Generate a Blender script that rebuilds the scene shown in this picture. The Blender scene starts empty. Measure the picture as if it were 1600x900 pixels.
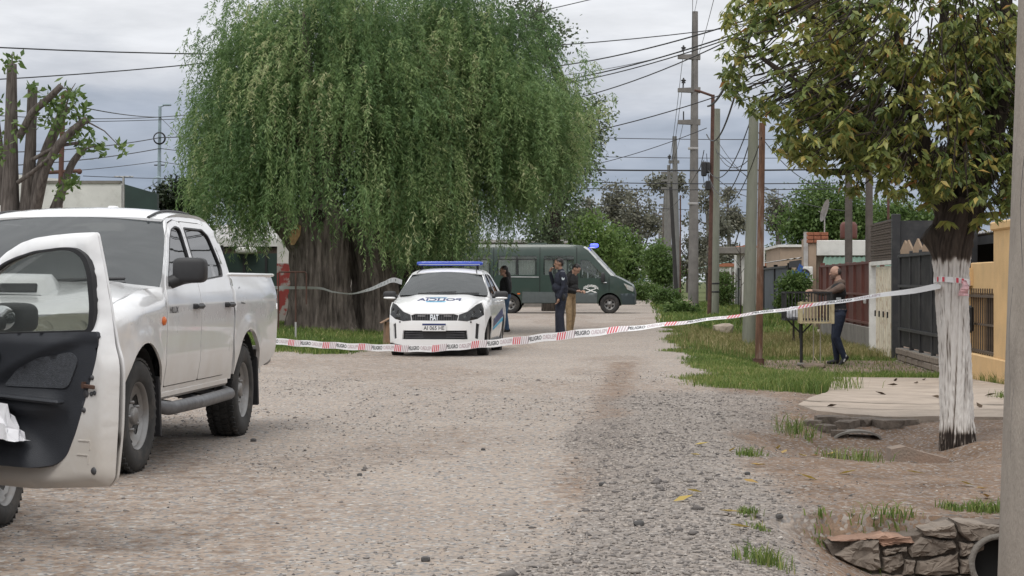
import bpy, bmesh, math, random
import numpy as np
from mathutils import Vector, Matrix, Euler, geometry, kdtree

# ------------------------------------------------------------------ camera, sky, sun, exposure
SC = bpy.context.scene
COL = SC.collection
F, HZ, CH = 3000.0, 440.0, 1.26            # focal length (photo px), horizon row, eye height
cam_d = bpy.data.cameras.new('camera')
cam_d.sensor_width = 36.0
cam_d.lens = 36.0 * F / 1600.0
cam_d.shift_y = -(450 - HZ) / 1600.0
cam_d.clip_start, cam_d.clip_end = 0.1, 6000
cam = bpy.data.objects.new('camera', cam_d)
cam.location = (0, 0, CH)
cam.rotation_euler = (math.radians(90), 0, 0)
COL.objects.link(cam)
SC.camera = cam

SUN_EL, SUN_AZ = math.radians(58), math.radians(205)    # azimuth clockwise from +Y
wd = bpy.data.worlds.new('World')
SC.world = wd
wd.use_nodes = True
def build_world():
    nt = wd.node_tree
    nt.nodes.clear()
    N, L = nt.nodes.new, nt.links.new
    out = N('ShaderNodeOutputWorld'); bg = N('ShaderNodeBackground'); bg.inputs[1].default_value = 0.1
    sky = N('ShaderNodeTexSky'); sky.sky_type = 'NISHITA'; sky.sun_disc = False
    sky.sun_elevation = SUN_EL; sky.sun_rotation = SUN_AZ; sky.air_density = 1.2; sky.dust_density = 2.0
    tc = N('ShaderNodeTexCoord'); sep = N('ShaderNodeSeparateXYZ'); L(tc.outputs['Generated'], sep.inputs[0])
    def mth(op, a, b=None, clamp=False):
        m = N('ShaderNodeMath'); m.operation = op; m.use_clamp = clamp
        for i, q in enumerate((a, b)):
            if q is None: continue
            if isinstance(q, (int, float)): m.inputs[i].default_value = q
            else: L(q, m.inputs[i])
        return m.outputs[0]
    # streaky cloud noise, flattened along the horizon
    mp = N('ShaderNodeMapping'); mp.inputs['Scale'].default_value = (2.3, 2.3, 11.0); mp.inputs['Location'].default_value = (0.4, 3.1, 0.2)
    L(tc.outputs['Generated'], mp.inputs[0])
    n1 = N('ShaderNodeTexNoise'); n1.inputs['Scale'].default_value = 1.9; n1.inputs['Detail'].default_value = 6; n1.inputs['Roughness'].default_value = 0.52
    n1.inputs['Distortion'].default_value = 0.35
    L(mp.outputs[0], n1.inputs['Vector'])
    n2 = N('ShaderNodeTexNoise'); n2.inputs['Scale'].default_value = 5.5; n2.inputs['Detail'].default_value = 5; n2.inputs['Roughness'].default_value = 0.6
    L(mp.outputs[0], n2.inputs['Vector'])
    wob = mth('MULTIPLY', mth('SUBTRACT', n1.outputs[0], 0.5), 0.11)
    fine = mth('MULTIPLY', mth('SUBTRACT', n2.outputs[0], 0.5), 0.035)
    el = mth('ADD', mth('ADD', sep.outputs[2], wob), fine)
    rp = N('ShaderNodeValToRGB'); L(el, rp.inputs[0])
    e = rp.color_ramp; e.interpolation = 'EASE'
    # layers of the cloud deck by height above the horizon: pale gap, slate blue bank, pale grey deck
    stops = [(0.0, (6.2, 6.4, 6.8)), (0.022, (5.1, 5.5, 6.2)), (0.045, (2.7, 3.2, 4.1)), (0.070, (3.5, 3.9, 4.7)), (0.098, (5.0, 5.2, 5.7)),
             (0.13, (6.6, 6.7, 7.0)), (0.175, (7.6, 7.6, 7.8)), (0.40, (9.3, 9.4, 9.6)), (1.0, (12.2, 12.2, 12.2))]
    while len(e.elements) < len(stops): e.elements.new(0.5)
    for q, (p, c) in zip(e.elements, stops):
        q.position = p; q.color = (c[0] / 13, c[1] / 13, c[2] / 13, 1)
    sc_ = N('ShaderNodeVectorMath'); sc_.operation = 'SCALE'; sc_.inputs[3].default_value = 13.0; L(rp.outputs[0], sc_.inputs[0])
    var = N('ShaderNodeVectorMath'); var.operation = 'SCALE'; L(sc_.outputs[0], var.inputs[0])
    L(mth('ADD', mth('MULTIPLY', n2.outputs[0], 0.52), 0.74), var.inputs[3])
    mx = N('ShaderNodeMix'); mx.data_type = 'RGBA'; mx.inputs[0].default_value = 0.93
    L(sky.outputs[0], mx.inputs[6]); L(var.outputs[0], mx.inputs[7])
    L(mx.outputs[2], bg.inputs[0]); L(bg.outputs[0], out.inputs[0])
build_world()
sun_d = bpy.data.lights.new('sun', 'SUN')
sun_d.energy = 1.1; sun_d.angle = math.radians(22); sun_d.color = (1.0, 0.97, 0.92)
sun = bpy.data.objects.new('sun', sun_d)
COL.objects.link(sun)
sun.rotation_euler = Vector((-math.sin(SUN_AZ) * math.cos(SUN_EL), -math.cos(SUN_AZ) * math.cos(SUN_EL), -math.sin(SUN_EL))).to_track_quat('-Z', 'Y').to_euler()
SC.view_settings.view_transform = 'Standard'
SC.view_settings.look = 'None'
SC.view_settings.exposure = 0.32
SC.view_settings.gamma = 1.0
SC.view_settings.use_curve_mapping = False
SC.render.engine = 'CYCLES'
SC.cycles.use_denoising = True
SC.cycles.max_bounces = 8
SC.cycles.transparent_max_bounces = 24

# ------------------------------------------------------------------ helpers
RD = 0.068                                   # the street runs along (RD, 1)
SA = math.atan(RD)
RNG = np.random.default_rng(11)
random.seed(5)

def at(px, py, Y):
    return Vector(((px - 800) / F * Y, Y, CH - (py - HZ) / F * Y))
def sst(a, b, x):
    t = np.clip((np.asarray(x, float) - a) / (b - a), 0, 1)
    return t * t * (3 - 2 * t)
def hat(x, c, w):
    return np.exp(-((np.asarray(x, float) - c) / w) ** 2)
def vnoise(x, y, seed=0):
    """Smooth value noise, vectorised."""
    x = np.asarray(x, float); y = np.asarray(y, float)
    xi, yi = np.floor(x).astype(np.int64), np.floor(y).astype(np.int64)
    fx, fy = x - xi, y - yi
    fx, fy = fx * fx * (3 - 2 * fx), fy * fy * (3 - 2 * fy)
    def h(a, b):
        n = (a * 374761393 + b * 668265263 + seed * 974634777) & 0x7fffffff
        n = ((n ^ (n >> 13)) * 1274126177) & 0x7fffffff
        return ((n ^ (n >> 16)) & 0xffff) / 65535.0
    return (h(xi, yi) * (1 - fx) + h(xi + 1, yi) * fx) * (1 - fy) + (h(xi, yi + 1) * (1 - fx) + h(xi + 1, yi + 1) * fx) * fy
def fbm(x, y, seed=0, o=3):
    s, a, t = 0, 1, 0
    for k in range(o):
        s = s + a * vnoise(x * 2 ** k, y * 2 ** k, seed + k); t += a; a *= .5
    return s / t
def curve(pts):
    """Monotone-ish cubic through (x, y) control points."""
    X = np.array([p[0] for p in pts], float); Yv = np.array([p[1] for p in pts], float)
    o = np.argsort(X); X, Yv = X[o], Yv[o]
    d = np.diff(Yv) / np.diff(X)
    m = np.zeros(len(X)); m[0], m[-1] = d[0], d[-1]
    for i in range(1, len(X) - 1):
        m[i] = 0 if d[i - 1] * d[i] <= 0 else 2 * d[i - 1] * d[i] / (d[i - 1] + d[i])
    def f(x):
        x = np.clip(np.asarray(x, float), X[0], X[-1])
        i = np.clip(np.searchsorted(X, x) - 1, 0, len(X) - 2)
        h = X[i + 1] - X[i]; t = (x - X[i]) / h
        return (2 * t**3 - 3 * t**2 + 1) * Yv[i] + (t**3 - 2 * t**2 + t) * h * m[i] + (-2 * t**3 + 3 * t**2) * Yv[i + 1] + (t**3 - t**2) * h * m[i + 1]
    return f

# ---- materials
def _ramp(nt, src, stops):
    r = nt.nodes.new('ShaderNodeValToRGB')
    e = r.color_ramp
    while len(e.elements) < len(stops): e.elements.new(0.5)
    for q, (p, c) in zip(e.elements, stops):
        q.position = p; q.color = (c[0], c[1], c[2], 1)
    nt.links.new(src, r.inputs[0])
    return r.outputs[0]
def mat(name, col, rough=.6, metal=0., var=.12, scale=6., bump=0., bscale=60., coat=0., col2=None, spec=.5, stretch=None, emit=0., mix=(.35, .7), dirt=None, dscale=3., dust=None):
    m = bpy.data.materials.new(name); m.use_nodes = True
    nt = m.node_tree; b = nt.nodes['Principled BSDF']
    b.inputs['Roughness'].default_value = rough; b.inputs['Metallic'].default_value = metal
    b.inputs['Coat Weight'].default_value = coat; b.inputs['Coat Roughness'].default_value = .06
    b.inputs['Specular IOR Level'].default_value = spec
    N, L = nt.nodes.new, nt.links.new
    tc = N('ShaderNodeTexCoord'); src = tc.outputs['Object']
    if stretch:
        mp = N('ShaderNodeMapping'); mp.inputs['Scale'].default_value = stretch; L(src, mp.inputs[0]); src = mp.outputs[0]
    n = N('ShaderNodeTexNoise'); n.inputs['Scale'].default_value = scale; n.inputs['Detail'].default_value = 5; n.inputs['Roughness'].default_value = .62
    L(src, n.inputs['Vector'])
    c2 = col2 if col2 else tuple(min(1, c * (1 + var)) for c in col)
    c1 = col if col2 else tuple(c * (1 - var) for c in col)
    c = _ramp(nt, n.outputs[0], [(mix[0], c1), (mix[1], c2)])
    if dirt:
        n3 = N('ShaderNodeTexNoise'); n3.inputs['Scale'].default_value = dscale; n3.inputs['Detail'].default_value = 7; n3.inputs['Roughness'].default_value = .7
        L(src, n3.inputs['Vector'])
        mk = N('ShaderNodeMapRange'); mk.inputs[1].default_value = .5; mk.inputs[2].default_value = .72; mk.inputs[4].default_value = dirt[3]
        L(n3.outputs[0], mk.inputs[0])
        mm = N('ShaderNodeMix'); mm.data_type = 'RGBA'; mm.inputs[7].default_value = (*dirt[:3], 1)
        L(mk.outputs[0], mm.inputs[0]); L(c, mm.inputs[6]); c = mm.outputs[2]
    if dust:            # road dust that has settled low on the bodywork: colour, full below z0, gone above z1
        sp = N('ShaderNodeSeparateXYZ'); L(tc.outputs['Object'], sp.inputs[0])
        n4 = N('ShaderNodeTexNoise'); n4.inputs['Scale'].default_value = 3.5; n4.inputs['Detail'].default_value = 8; n4.inputs['Roughness'].default_value = .7; L(tc.outputs['Object'], n4.inputs['Vector'])
        ad = N('ShaderNodeMath'); ad.operation = 'MULTIPLY_ADD'; L(n4.outputs[0], ad.inputs[0]); ad.inputs[1].default_value = -.7; L(sp.outputs[2], ad.inputs[2])
        mk = N('ShaderNodeMapRange'); mk.inputs[1].default_value = dust[3] - .35; mk.inputs[2].default_value = dust[4] - .35; mk.inputs[3].default_value = dust[5]; mk.inputs[4].default_value = 0; L(ad.outputs[0], mk.inputs[0])
        mm = N('ShaderNodeMix'); mm.data_type = 'RGBA'; mm.inputs[7].default_value = (*dust[:3], 1); L(mk.outputs[0], mm.inputs[0]); L(c, mm.inputs[6]); c = mm.outputs[2]
        rr = N('ShaderNodeMapRange'); rr.inputs[3].default_value = rough; rr.inputs[4].default_value = .8; L(mk.outputs[0], rr.inputs[0]); L(rr.outputs[0], b.inputs['Roughness'])
        cc = N('ShaderNodeMapRange'); cc.inputs[3].default_value = coat; cc.inputs[4].default_value = 0; L(mk.outputs[0], cc.inputs[0]); L(cc.outputs[0], b.inputs['Coat Weight'])
    L(c, b.inputs['Base Color'])
    if emit:
        b.inputs['Emission Color'].default_value = (*col, 1); b.inputs['Emission Strength'].default_value = emit
    if bump:
        n2 = N('ShaderNodeTexNoise'); n2.inputs['Scale'].default_value = bscale; n2.inputs['Detail'].default_value = 4; L(src, n2.inputs['Vector'])
        bp = N('ShaderNodeBump'); bp.inputs['Strength'].default_value = min(1, bump); bp.inputs['Distance'].default_value = .02 * max(1, bump)
        L(n2.outputs[0], bp.inputs['Height']); L(bp.outputs[0], b.inputs['Normal'])
    return m
def glass(name, tint=(.05, .06, .065), trans=.35, refl=.05):
    m = bpy.data.materials.new(name); m.use_nodes = True
    nt = m.node_tree; nt.nodes.clear(); N, L = nt.nodes.new, nt.links.new
    o = N('ShaderNodeOutputMaterial')
    ge = N('ShaderNodeNewGeometry'); dt = N('ShaderNodeVectorMath'); dt.operation = 'DOT_PRODUCT'; L(ge.outputs['Incoming'], dt.inputs[0]); L(ge.outputs['Normal'], dt.inputs[1])
    def mth(op, a, b=None):
        q = N('ShaderNodeMath'); q.operation = op
        for i, v in enumerate((a, b)):
            if isinstance(v, (int, float)): q.inputs[i].default_value = v
            elif v is not None: L(v, q.inputs[i])
        return q
    fr = mth('ADD', mth('MULTIPLY', mth('POWER', mth('SUBTRACT', 1., mth('ABSOLUTE', dt.outputs['Value']).outputs[0]).outputs[0], 5.).outputs[0], .92 - refl).outputs[0], refl)
    gl = N('ShaderNodeBsdfGlossy'); gl.inputs['Roughness'].default_value = .02
    tr = N('ShaderNodeBsdfTransparent'); tr.inputs[0].default_value = (trans, trans * 1.02, trans, 1)
    df = N('ShaderNodeBsdfDiffuse'); df.inputs[0].default_value = (*tint, 1)
    a = N('ShaderNodeMixShader'); a.inputs[0].default_value = .25; L(tr.outputs[0], a.inputs[1]); L(df.outputs[0], a.inputs[2])
    b = N('ShaderNodeMixShader'); L(fr.outputs[0], b.inputs[0]); L(a.outputs[0], b.inputs[1]); L(gl.outputs[0], b.inputs[2])
    L(b.outputs[0], o.inputs[0])
    return m
def leafmat(name, stops, attr=True, trans=.35, rough=.5, spec=.3):
    m = bpy.data.materials.new(name); m.use_nodes = True
    nt = m.node_tree; N, L = nt.nodes.new, nt.links.new
    b = nt.nodes['Principled BSDF']; o = nt.nodes['Material Output']
    b.inputs['Roughness'].default_value = rough; b.inputs['Specular IOR Level'].default_value = spec
    if attr:
        a = N('ShaderNodeAttribute'); a.attribute_name = 'tint'; src = a.outputs['Fac']
    else:
        a = N('ShaderNodeObjectInfo'); src = a.outputs['Random']
    c = _ramp(nt, src, stops)
    L(c, b.inputs['Base Color'])
    t = N('ShaderNodeBsdfTranslucent'); L(c, t.inputs[0])
    mx = N('ShaderNodeMixShader'); mx.inputs[0].default_value = trans
    L(b.outputs[0], mx.inputs[1]); L(t.outputs[0], mx.inputs[2]); L(mx.outputs[0], o.inputs[0])
    return m

# ---- mesh objects
def link(o, parent=None):
    COL.objects.link(o)
    if parent is not None: o.parent = parent
    return o
def mesh_np(name, V, Fc, tint=None):
    """Fast mesh from an (n,3) array and an (m,k) index array."""
    V = np.asarray(V, np.float32); Fc = np.asarray(Fc, np.int32)
    me = bpy.data.meshes.new(name); k = Fc.shape[1]
    me.vertices.add(len(V)); me.vertices.foreach_set('co', V.ravel())
    me.loops.add(Fc.size); me.loops.foreach_set('vertex_index', Fc.ravel())
    me.polygons.add(len(Fc)); me.polygons.foreach_set('loop_start', np.arange(0, Fc.size, k, dtype=np.int32))
    if tint is not None:
        a = me.attributes.new('tint', 'FLOAT', 'POINT'); a.data.foreach_set('value', np.asarray(tint, np.float32))
    me.update(calc_edges=True)
    return me
def obj_np(name, V, Fc, m, parent=None, tint=None, smooth=False):
    me = mesh_np(name, V, Fc, tint); me.materials.append(m)
    if smooth: me.polygons.foreach_set('use_smooth', np.ones(len(me.polygons), bool))
    return link(bpy.data.objects.new(name, me), parent)
def tag(o, label=None, cat=None, group=None, kind=None):
    if label: o['label'] = label
    if cat: o['category'] = cat
    if group: o['group'] = group
    if kind: o['kind'] = kind
    return o
def empty(name, loc, rz=0, label=None, cat=None, group=None):
    o = bpy.data.objects.new(name, None); o.empty_display_size = .2
    o.location = loc; o.rotation_euler = (0, 0, rz); COL.objects.link(o)
    return tag(o, label, cat, group, 'thing' if label else None)
def copy_tree(o, parent=None):
    c = o.copy(); COL.objects.link(c); c.parent = parent
    for ch in list(o.children): copy_tree(ch, c)
    return c

class MB:
    """Collects shapes; build() links them as one mesh object."""
    def __init__(s): s.v, s.f, s.m, s.n, s.sm = [], [], [], 0, []
    def add(s, V, Fc, mi=0, M=None, smooth=False):
        V = [Vector(p) for p in V]
        if M is not None: V = [M @ p for p in V]
        s.v += V; s.f += [tuple(i + s.n for i in f) for f in Fc]; s.m += [mi] * len(Fc); s.sm += [smooth] * len(Fc); s.n += len(V)
        return s
    def box(s, c, size, rot=(0, 0, 0), mi=0, b=0., M=None):
        hx, hy, hz = (q / 2 for q in size)
        T = Matrix.Translation(c) @ Euler(rot).to_matrix().to_4x4()
        if M is not None: T = M @ T
        if b <= 0:
            V = [(x, y, z) for x in (-hx, hx) for y in (-hy, hy) for z in (-hz, hz)]
            return s.add(V, [(0, 1, 3, 2), (4, 6, 7, 5), (0, 4, 5, 1), (2, 3, 7, 6), (0, 2, 6, 4), (1, 5, 7, 3)], mi, T)
        b = min(b, hx * .9, hy * .9, hz * .9)
        V, ix = [], {}
        for a in (-1, 1):
            for bb in (-1, 1):
                for c_ in (-1, 1):
                    for ax in range(3):
                        p = [a * (hx - b), bb * (hy - b), c_ * (hz - b)]
                        p[ax] = (a * hx, bb * hy, c_ * hz)[ax]
                        ix[(a, bb, c_, ax)] = len(V); V.append(p)
        Fc = []
        S = (-1, 1)
        for ax in range(3):
            o1, o2 = [(1, 2), (2, 0), (0, 1)][ax]
            for sgn in S:
                def k(p, q):
                    t = [0, 0, 0]; t[ax] = sgn; t[o1] = p; t[o2] = q
                    return ix[(*t, ax)]
                q = [k(-1, -1), k(1, -1), k(1, 1), k(-1, 1)]
                Fc.append(tuple(q if sgn > 0 else q[::-1]))
        for a in S:
            for bb in S:
                for (e, f, g) in ((0, 1, 2), (1, 2, 0), (2, 0, 1)):
                    def k2(gv, ax):
                        t = [0, 0, 0]; t[e] = a; t[f] = bb; t[g] = gv
                        return ix[(*t, ax)]
                    q = (k2(-1, e), k2(-1, f), k2(1, f), k2(1, e))
                    Fc.append(q if a * bb > 0 else q[::-1])
                for c_ in S:
                    q = tuple(ix[(a, bb, c_, i)] for i in range(3))
                    Fc.append(q if a * bb * c_ > 0 else q[::-1])
        return s.add(V, Fc, mi, T)
    def tube(s, pts, rad, n=8, mi=0, caps=True, M=None, smooth=True):
        P = [Vector(p) for p in pts]
        R = [rad] * len(P) if isinstance(rad, (int, float)) else list(rad)
        V, Fc = [], []
        ref = None
        for i, p in enumerate(P):
            t = (P[min(i + 1, len(P) - 1)] - P[max(i - 1, 0)])
            if t.length < 1e-9: t = Vector((0, 0, 1))
            t.normalize()
            if ref is None:
                ref = Vector((0, 0, 1)) if abs(t.z) < .9 else Vector((1, 0, 0))
            a = ref - t * ref.dot(t)
            if a.length < 1e-6: a = t.orthogonal()
            a.normalize(); ref = a; bb = t.cross(a)
            for k in range(n):
                th = 2 * math.pi * k / n
                V.append(p + (a * math.cos(th) + bb * math.sin(th)) * R[i])
        for i in range(len(P) - 1):
            for k in range(n):
                k2 = (k + 1) % n
                Fc.append((i * n + k, i * n + k2, (i + 1) * n + k2, (i + 1) * n + k))
        s.add(V, Fc, mi, M, smooth)
        if caps:
            s.add(V[:n], [tuple(range(n))[::-1]], mi, M); s.add(V[-n:], [tuple(range(n))], mi, M)
        return s
    def lathe(s, prof, n=24, mi=0, M=None, smooth=True, closed=False):
        """prof: (r, h) pairs turned about local Y (h along Y)."""
        V, Fc = [], []
        for r, h in prof:
            for k in range(n):
                th = 2 * math.pi * k / n
                V.append((r * math.cos(th), h, r * math.sin(th)))
        m = len(prof)
        for i in range(m if closed else m - 1):
            j = (i + 1) % m
            for k in range(n):
                k2 = (k + 1) % n
                Fc.append((i * n + k, j * n + k, j * n + k2, i * n + k2))
        return s.add(V, Fc, mi, M, smooth)
    def prism(s, poly, d0, d1, mi=0, M=None):
        """2D polygon in local XZ, extruded along Y from d0 to d1."""
        n = len(poly)
        V = [(x, d0, z) for x, z in poly] + [(x, d1, z) for x, z in poly]
        Fc = [tuple(range(n)), tuple(range(2 * n - 1, n - 1, -1))] + [(i, i + n, (i + 1) % n + n, (i + 1) % n) for i in range(n)]
        return s.add(V, Fc, mi, M)
    def ball(s, c, r, n=8, mi=0, M=None):
        r = (r, r, r) if isinstance(r, (int, float)) else r
        V, Fc = [], []
        for i in range(1, n):
            for k in range(2 * n):
                a, b = math.pi * i / n, math.pi * k / n
                V.append((c[0] + r[0] * math.sin(a) * math.cos(b), c[1] + r[1] * math.sin(a) * math.sin(b), c[2] + r[2] * math.cos(a)))
        w = 2 * n
        for i in range(n - 2):
            for k in range(w): Fc.append((i * w + k, (i + 1) * w + k, (i + 1) * w + (k + 1) % w, i * w + (k + 1) % w))
        t = len(V); V += [(c[0], c[1], c[2] + r[2]), (c[0], c[1], c[2] - r[2])]
        for k in range(w):
            Fc.append((t, k, (k + 1) % w)); Fc.append((t + 1, (n - 2) * w + (k + 1) % w, (n - 2) * w + k))
        return s.add(V, Fc, mi, M, True)
    def sell(s, c, r, p=.5, n=10, mi=0, M=None):
        """Rounded block (superellipsoid)."""
        T = MB().ball((0, 0, 0), 1, n)
        f = lambda q: math.copysign(abs(q) ** p, q)
        V = []
        for v in T.v:
            h = math.hypot(v.x, v.y); ch, cx, cy = f(h), 0, 0
            if h > 1e-6: cx, cy = f(v.x / h), f(v.y / h)
            V.append((c[0] + r[0] * ch * cx, c[1] + r[1] * ch * cy, c[2] + r[2] * f(v.z)))
        return s.add(V, T.f, mi, M, True)
    def build(s, name, mats, parent=None, loc=None, rz=0):
        me = bpy.data.meshes.new(name)
        me.from_pydata([tuple(p) for p in s.v], [], s.f)
        for m in (mats if isinstance(mats, (list, tuple)) else [mats]): me.materials.append(m)
        me.polygons.foreach_set('material_index', s.m)
        me.polygons.foreach_set('use_smooth', s.sm)
        bm = bmesh.new(); bm.from_mesh(me); bmesh.ops.recalc_face_normals(bm, faces=bm.faces); bm.to_mesh(me); bm.free()
        me.update()
        o = link(bpy.data.objects.new(name, me), parent)
        if loc is not None: o.location = loc
        if rz: o.rotation_euler = (0, 0, rz)
        return o

# ---- curved sheet panels cut to an outline
def pip(P, poly):
    P = np.asarray(P); x, y = P[:, 0], P[:, 1]; c = np.zeros(len(P), bool)
    n = len(poly)
    for i in range(n):
        x1, y1 = poly[i]; x2, y2 = poly[(i + 1) % n]
        if y1 == y2: continue
        k = ((y1 > y) != (y2 > y)) & (x < (x2 - x1) * (y - y1) / (y2 - y1) + x1)
        c ^= k
    return c
def rounded(poly, r, n=4):
    out = []; m = len(poly)
    for i in range(m):
        p, a, b = Vector(poly[i]), Vector(poly[i - 1]), Vector(poly[(i + 1) % m])
        rr = min(r, (a - p).length * .45, (b - p).length * .45)
        q0 = p + (a - p).normalized() * rr; q1 = p + (b - p).normalized() * rr
        for k in range(n + 1):
            t = k / n
            out.append(tuple((1 - t) ** 2 * q0 + 2 * t * (1 - t) * p + t * t * q1))
    return out
def resample(loop, sp):
    out = []; n = len(loop)
    for i in range(n):
        a, b = np.array(loop[i], float), np.array(loop[(i + 1) % n], float)
        L_ = np.hypot(*(b - a))
        if L_ < 1e-6: continue
        k = max(1, int(math.ceil(L_ / sp)))
        for j in range(k): out.append(tuple(a + (b - a) * j / k))
    return out
def tri2d(outer, holes, sp):
    pts, edges = [], []
    for lp in [outer] + list(holes):
        R = resample(lp, sp); b = len(pts); n = len(R); pts += R
        edges += [(b + i, b + (i + 1) % n) for i in range(n)]
    B = np.array(pts)
    x0, y0 = B.min(0); x1, y1 = B.max(0)
    gx, gy = np.meshgrid(np.arange(x0 + sp / 2, x1, sp), np.arange(y0 + sp / 2, y1, sp * .87))
    gx = gx + (np.arange(gx.shape[0]) % 2)[:, None] * sp * .5
    G = np.stack([gx.ravel(), gy.ravel()], 1)
    if len(G):
        k = pip(G, outer)
        for h in holes: k &= ~pip(G, h)
        G = G[k]
        if len(G):
            d = ((G[:, None, :] - B[None]) ** 2).sum(2).min(1)
            G = G[d > (sp * .45) ** 2]
            pts = pts + [tuple(g) for g in G]
    r = geometry.delaunay_2d_cdt([Vector(p) for p in pts], edges, [], 0, 1e-6)
    V = np.array([tuple(v) for v in r[0]]); T = np.array([f for f in r[2] if len(f) == 3])
    C = V[T].mean(1)
    k = pip(C, outer)
    for h in holes: k &= ~pip(C, h)
    return V, T[k]
def shell(V, T, th, center):
    V = np.asarray(V, float)
    def nrm(T):
        fn = np.cross(V[T[:, 1]] - V[T[:, 0]], V[T[:, 2]] - V[T[:, 0]])
        vn = np.zeros_like(V)
        for i in range(3): np.add.at(vn, T[:, i], fn)
        return fn, vn / np.maximum(np.linalg.norm(vn, axis=1, keepdims=True), 1e-12)
    fn, vn = nrm(T)
    ce = np.asarray(center, float)
    if (fn * (V[T].mean(1) - ce)).sum() < 0:
        T = T[:, ::-1]; fn, vn = nrm(T)
    used = np.unique(T)
    I = V - vn * th
    ed = {}
    for t in T:
        for a, b in ((t[0], t[1]), (t[1], t[2]), (t[2], t[0])):
            if (b, a) in ed: del ed[(b, a)]
            else: ed[(a, b)] = 1
    n = len(V)
    VV = [V, I]; FF = [T, T[:, ::-1] + n]
    off = 2 * n
    E = np.array(list(ed.keys()))
    rb = np.concatenate([V[E[:, 0]], V[E[:, 1]], I[E[:, 1]], I[E[:, 0]]])
    m = len(E); i = np.arange(m) + off
    FF.append(np.stack([i + m, i, i + 3 * m], 1)); FF.append(np.stack([i + m, i + 3 * m, i + 2 * m], 1))
    return np.concatenate(VV + [rb]), np.concatenate(FF)
def panel(name, outer, holes, fmap, m, parent, sp=.08, th=.015, center=(0, 0, .8), label=None):
    V2, T = tri2d(outer, holes, sp)
    x, y, z = fmap(V2[:, 0], V2[:, 1])
    V, Fc = shell(np.stack([x + 0 * V2[:, 0], y + 0 * V2[:, 0], z + 0 * V2[:, 0]], 1), T, th, center)
    o = obj_np(name, V, Fc, m, parent, smooth=True)
    if label: o['label'] = label
    return o
def text2d(s, size, align='CENTER', bold=0., sx=1.):
    """2D vertices and faces of lettering."""
    cu = bpy.data.curves.new('t', 'FONT'); cu.body = s; cu.size = size; cu.align_x = align; cu.align_y = 'CENTER'; cu.offset = bold; cu.resolution_u = 3
    ob = bpy.data.objects.new('t', cu); COL.objects.link(ob)
    me = bpy.data.meshes.new_from_object(ob.evaluated_get(bpy.context.evaluated_depsgraph_get()))
    V = np.array([v.co[:2] for v in me.vertices]).reshape(-1, 2); V[:, 0] *= sx
    Fc = [tuple(p.vertices) for p in me.polygons]
    bpy.data.objects.remove(ob); bpy.data.curves.remove(cu); bpy.data.meshes.remove(me)
    return V, Fc
def lettering(name, s, size, place, m, parent, bold=0., sx=1., mi=None):
    V, Fc = text2d(s, size, bold=bold, sx=sx)
    b = MB(); b.add([place(x, y) for x, y in V], Fc)
    return b.build(name, m, parent)
# ------------------------------------------------------------------ the ground
POLE_XY = (2.58, 9.6)
def gh(X, Y):
    X = np.asarray(X, float); Y = np.asarray(Y, float)
    u = X - RD * Y
    z = .022 * (fbm(X * .45, Y * .28, 3) - .5) + .010 * (fbm(X * 2.1, Y * 2.1, 9) - .5)
    z = z * (1 - sst(60, 90, Y))
    z = z - sst(.9, 2.6, u) * (.05 + .19 * sst(20, 33, Y)) * (1 - sst(52, 66, Y)) * (1 - sst(9, 14, u))
    z = z + .13 * sst(-5.6, -8.2, u) * sst(26, 36, Y) * (1 - sst(58, 70, Y))
    D = .40 * (1 - sst(10.28, 10.36, Y)) + (.05 * sst(13.6, 14.4, Y) * (1 - sst(18.4, 18.6, Y)) + .20 * sst(14.0, 15.8, Y) * (1 - sst(16.6, 18.3, Y)))
    w = np.where(Y < 10.5, .98, .95)
    sh = np.exp(-(np.abs((u - 1.9) / w) ** 3.2))
    z = z - D * sh * (1 + .25 * (fbm(X * 2.2, Y * 2.2, 21) - .5))
    z = z + .17 * np.exp(-(((X - POLE_XY[0]) / .34) ** 2 + ((Y - POLE_XY[1] + .1) / .5) ** 2))
    z = z + .07 * np.exp(-(((X - 3.79) / .32) ** 2 + ((Y - 16.2) / .42) ** 2))
    rough = sst(.5, 1.3, u) * sst(30, 24, Y) * (1 - sst(3.5, 4.4, u))
    z = z + rough * .03 * (fbm(X * 3.1, Y * 3.1, 31) - .5)
    return z
def gz(x, y): return float(gh(np.array([x]), np.array([y]))[0])
def G3(px, py, z0=None):
    """Ground point seen at a photo pixel (marches to the terrain)."""
    Y = np.linspace(6, 140, 6000); X = (px - 800) / F * Y; z = gh(X, Y)
    k = int(np.argmax(CH - (py - HZ) / F * Y <= z))
    return Vector((X[k], Y[k], z[k]))
SLAB = [(2.98, 18.75), (3.2, 18.45), (3.55, 18.28), (4.2, 18.42), (4.75, 18.25), (5.4, 18.35), (6.02, 18.3), (6.70, 28.2), (4.75, 28.7), (4.25, 25.6), (3.75, 22.8), (3.30, 21.2), (2.92, 19.6)]
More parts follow.
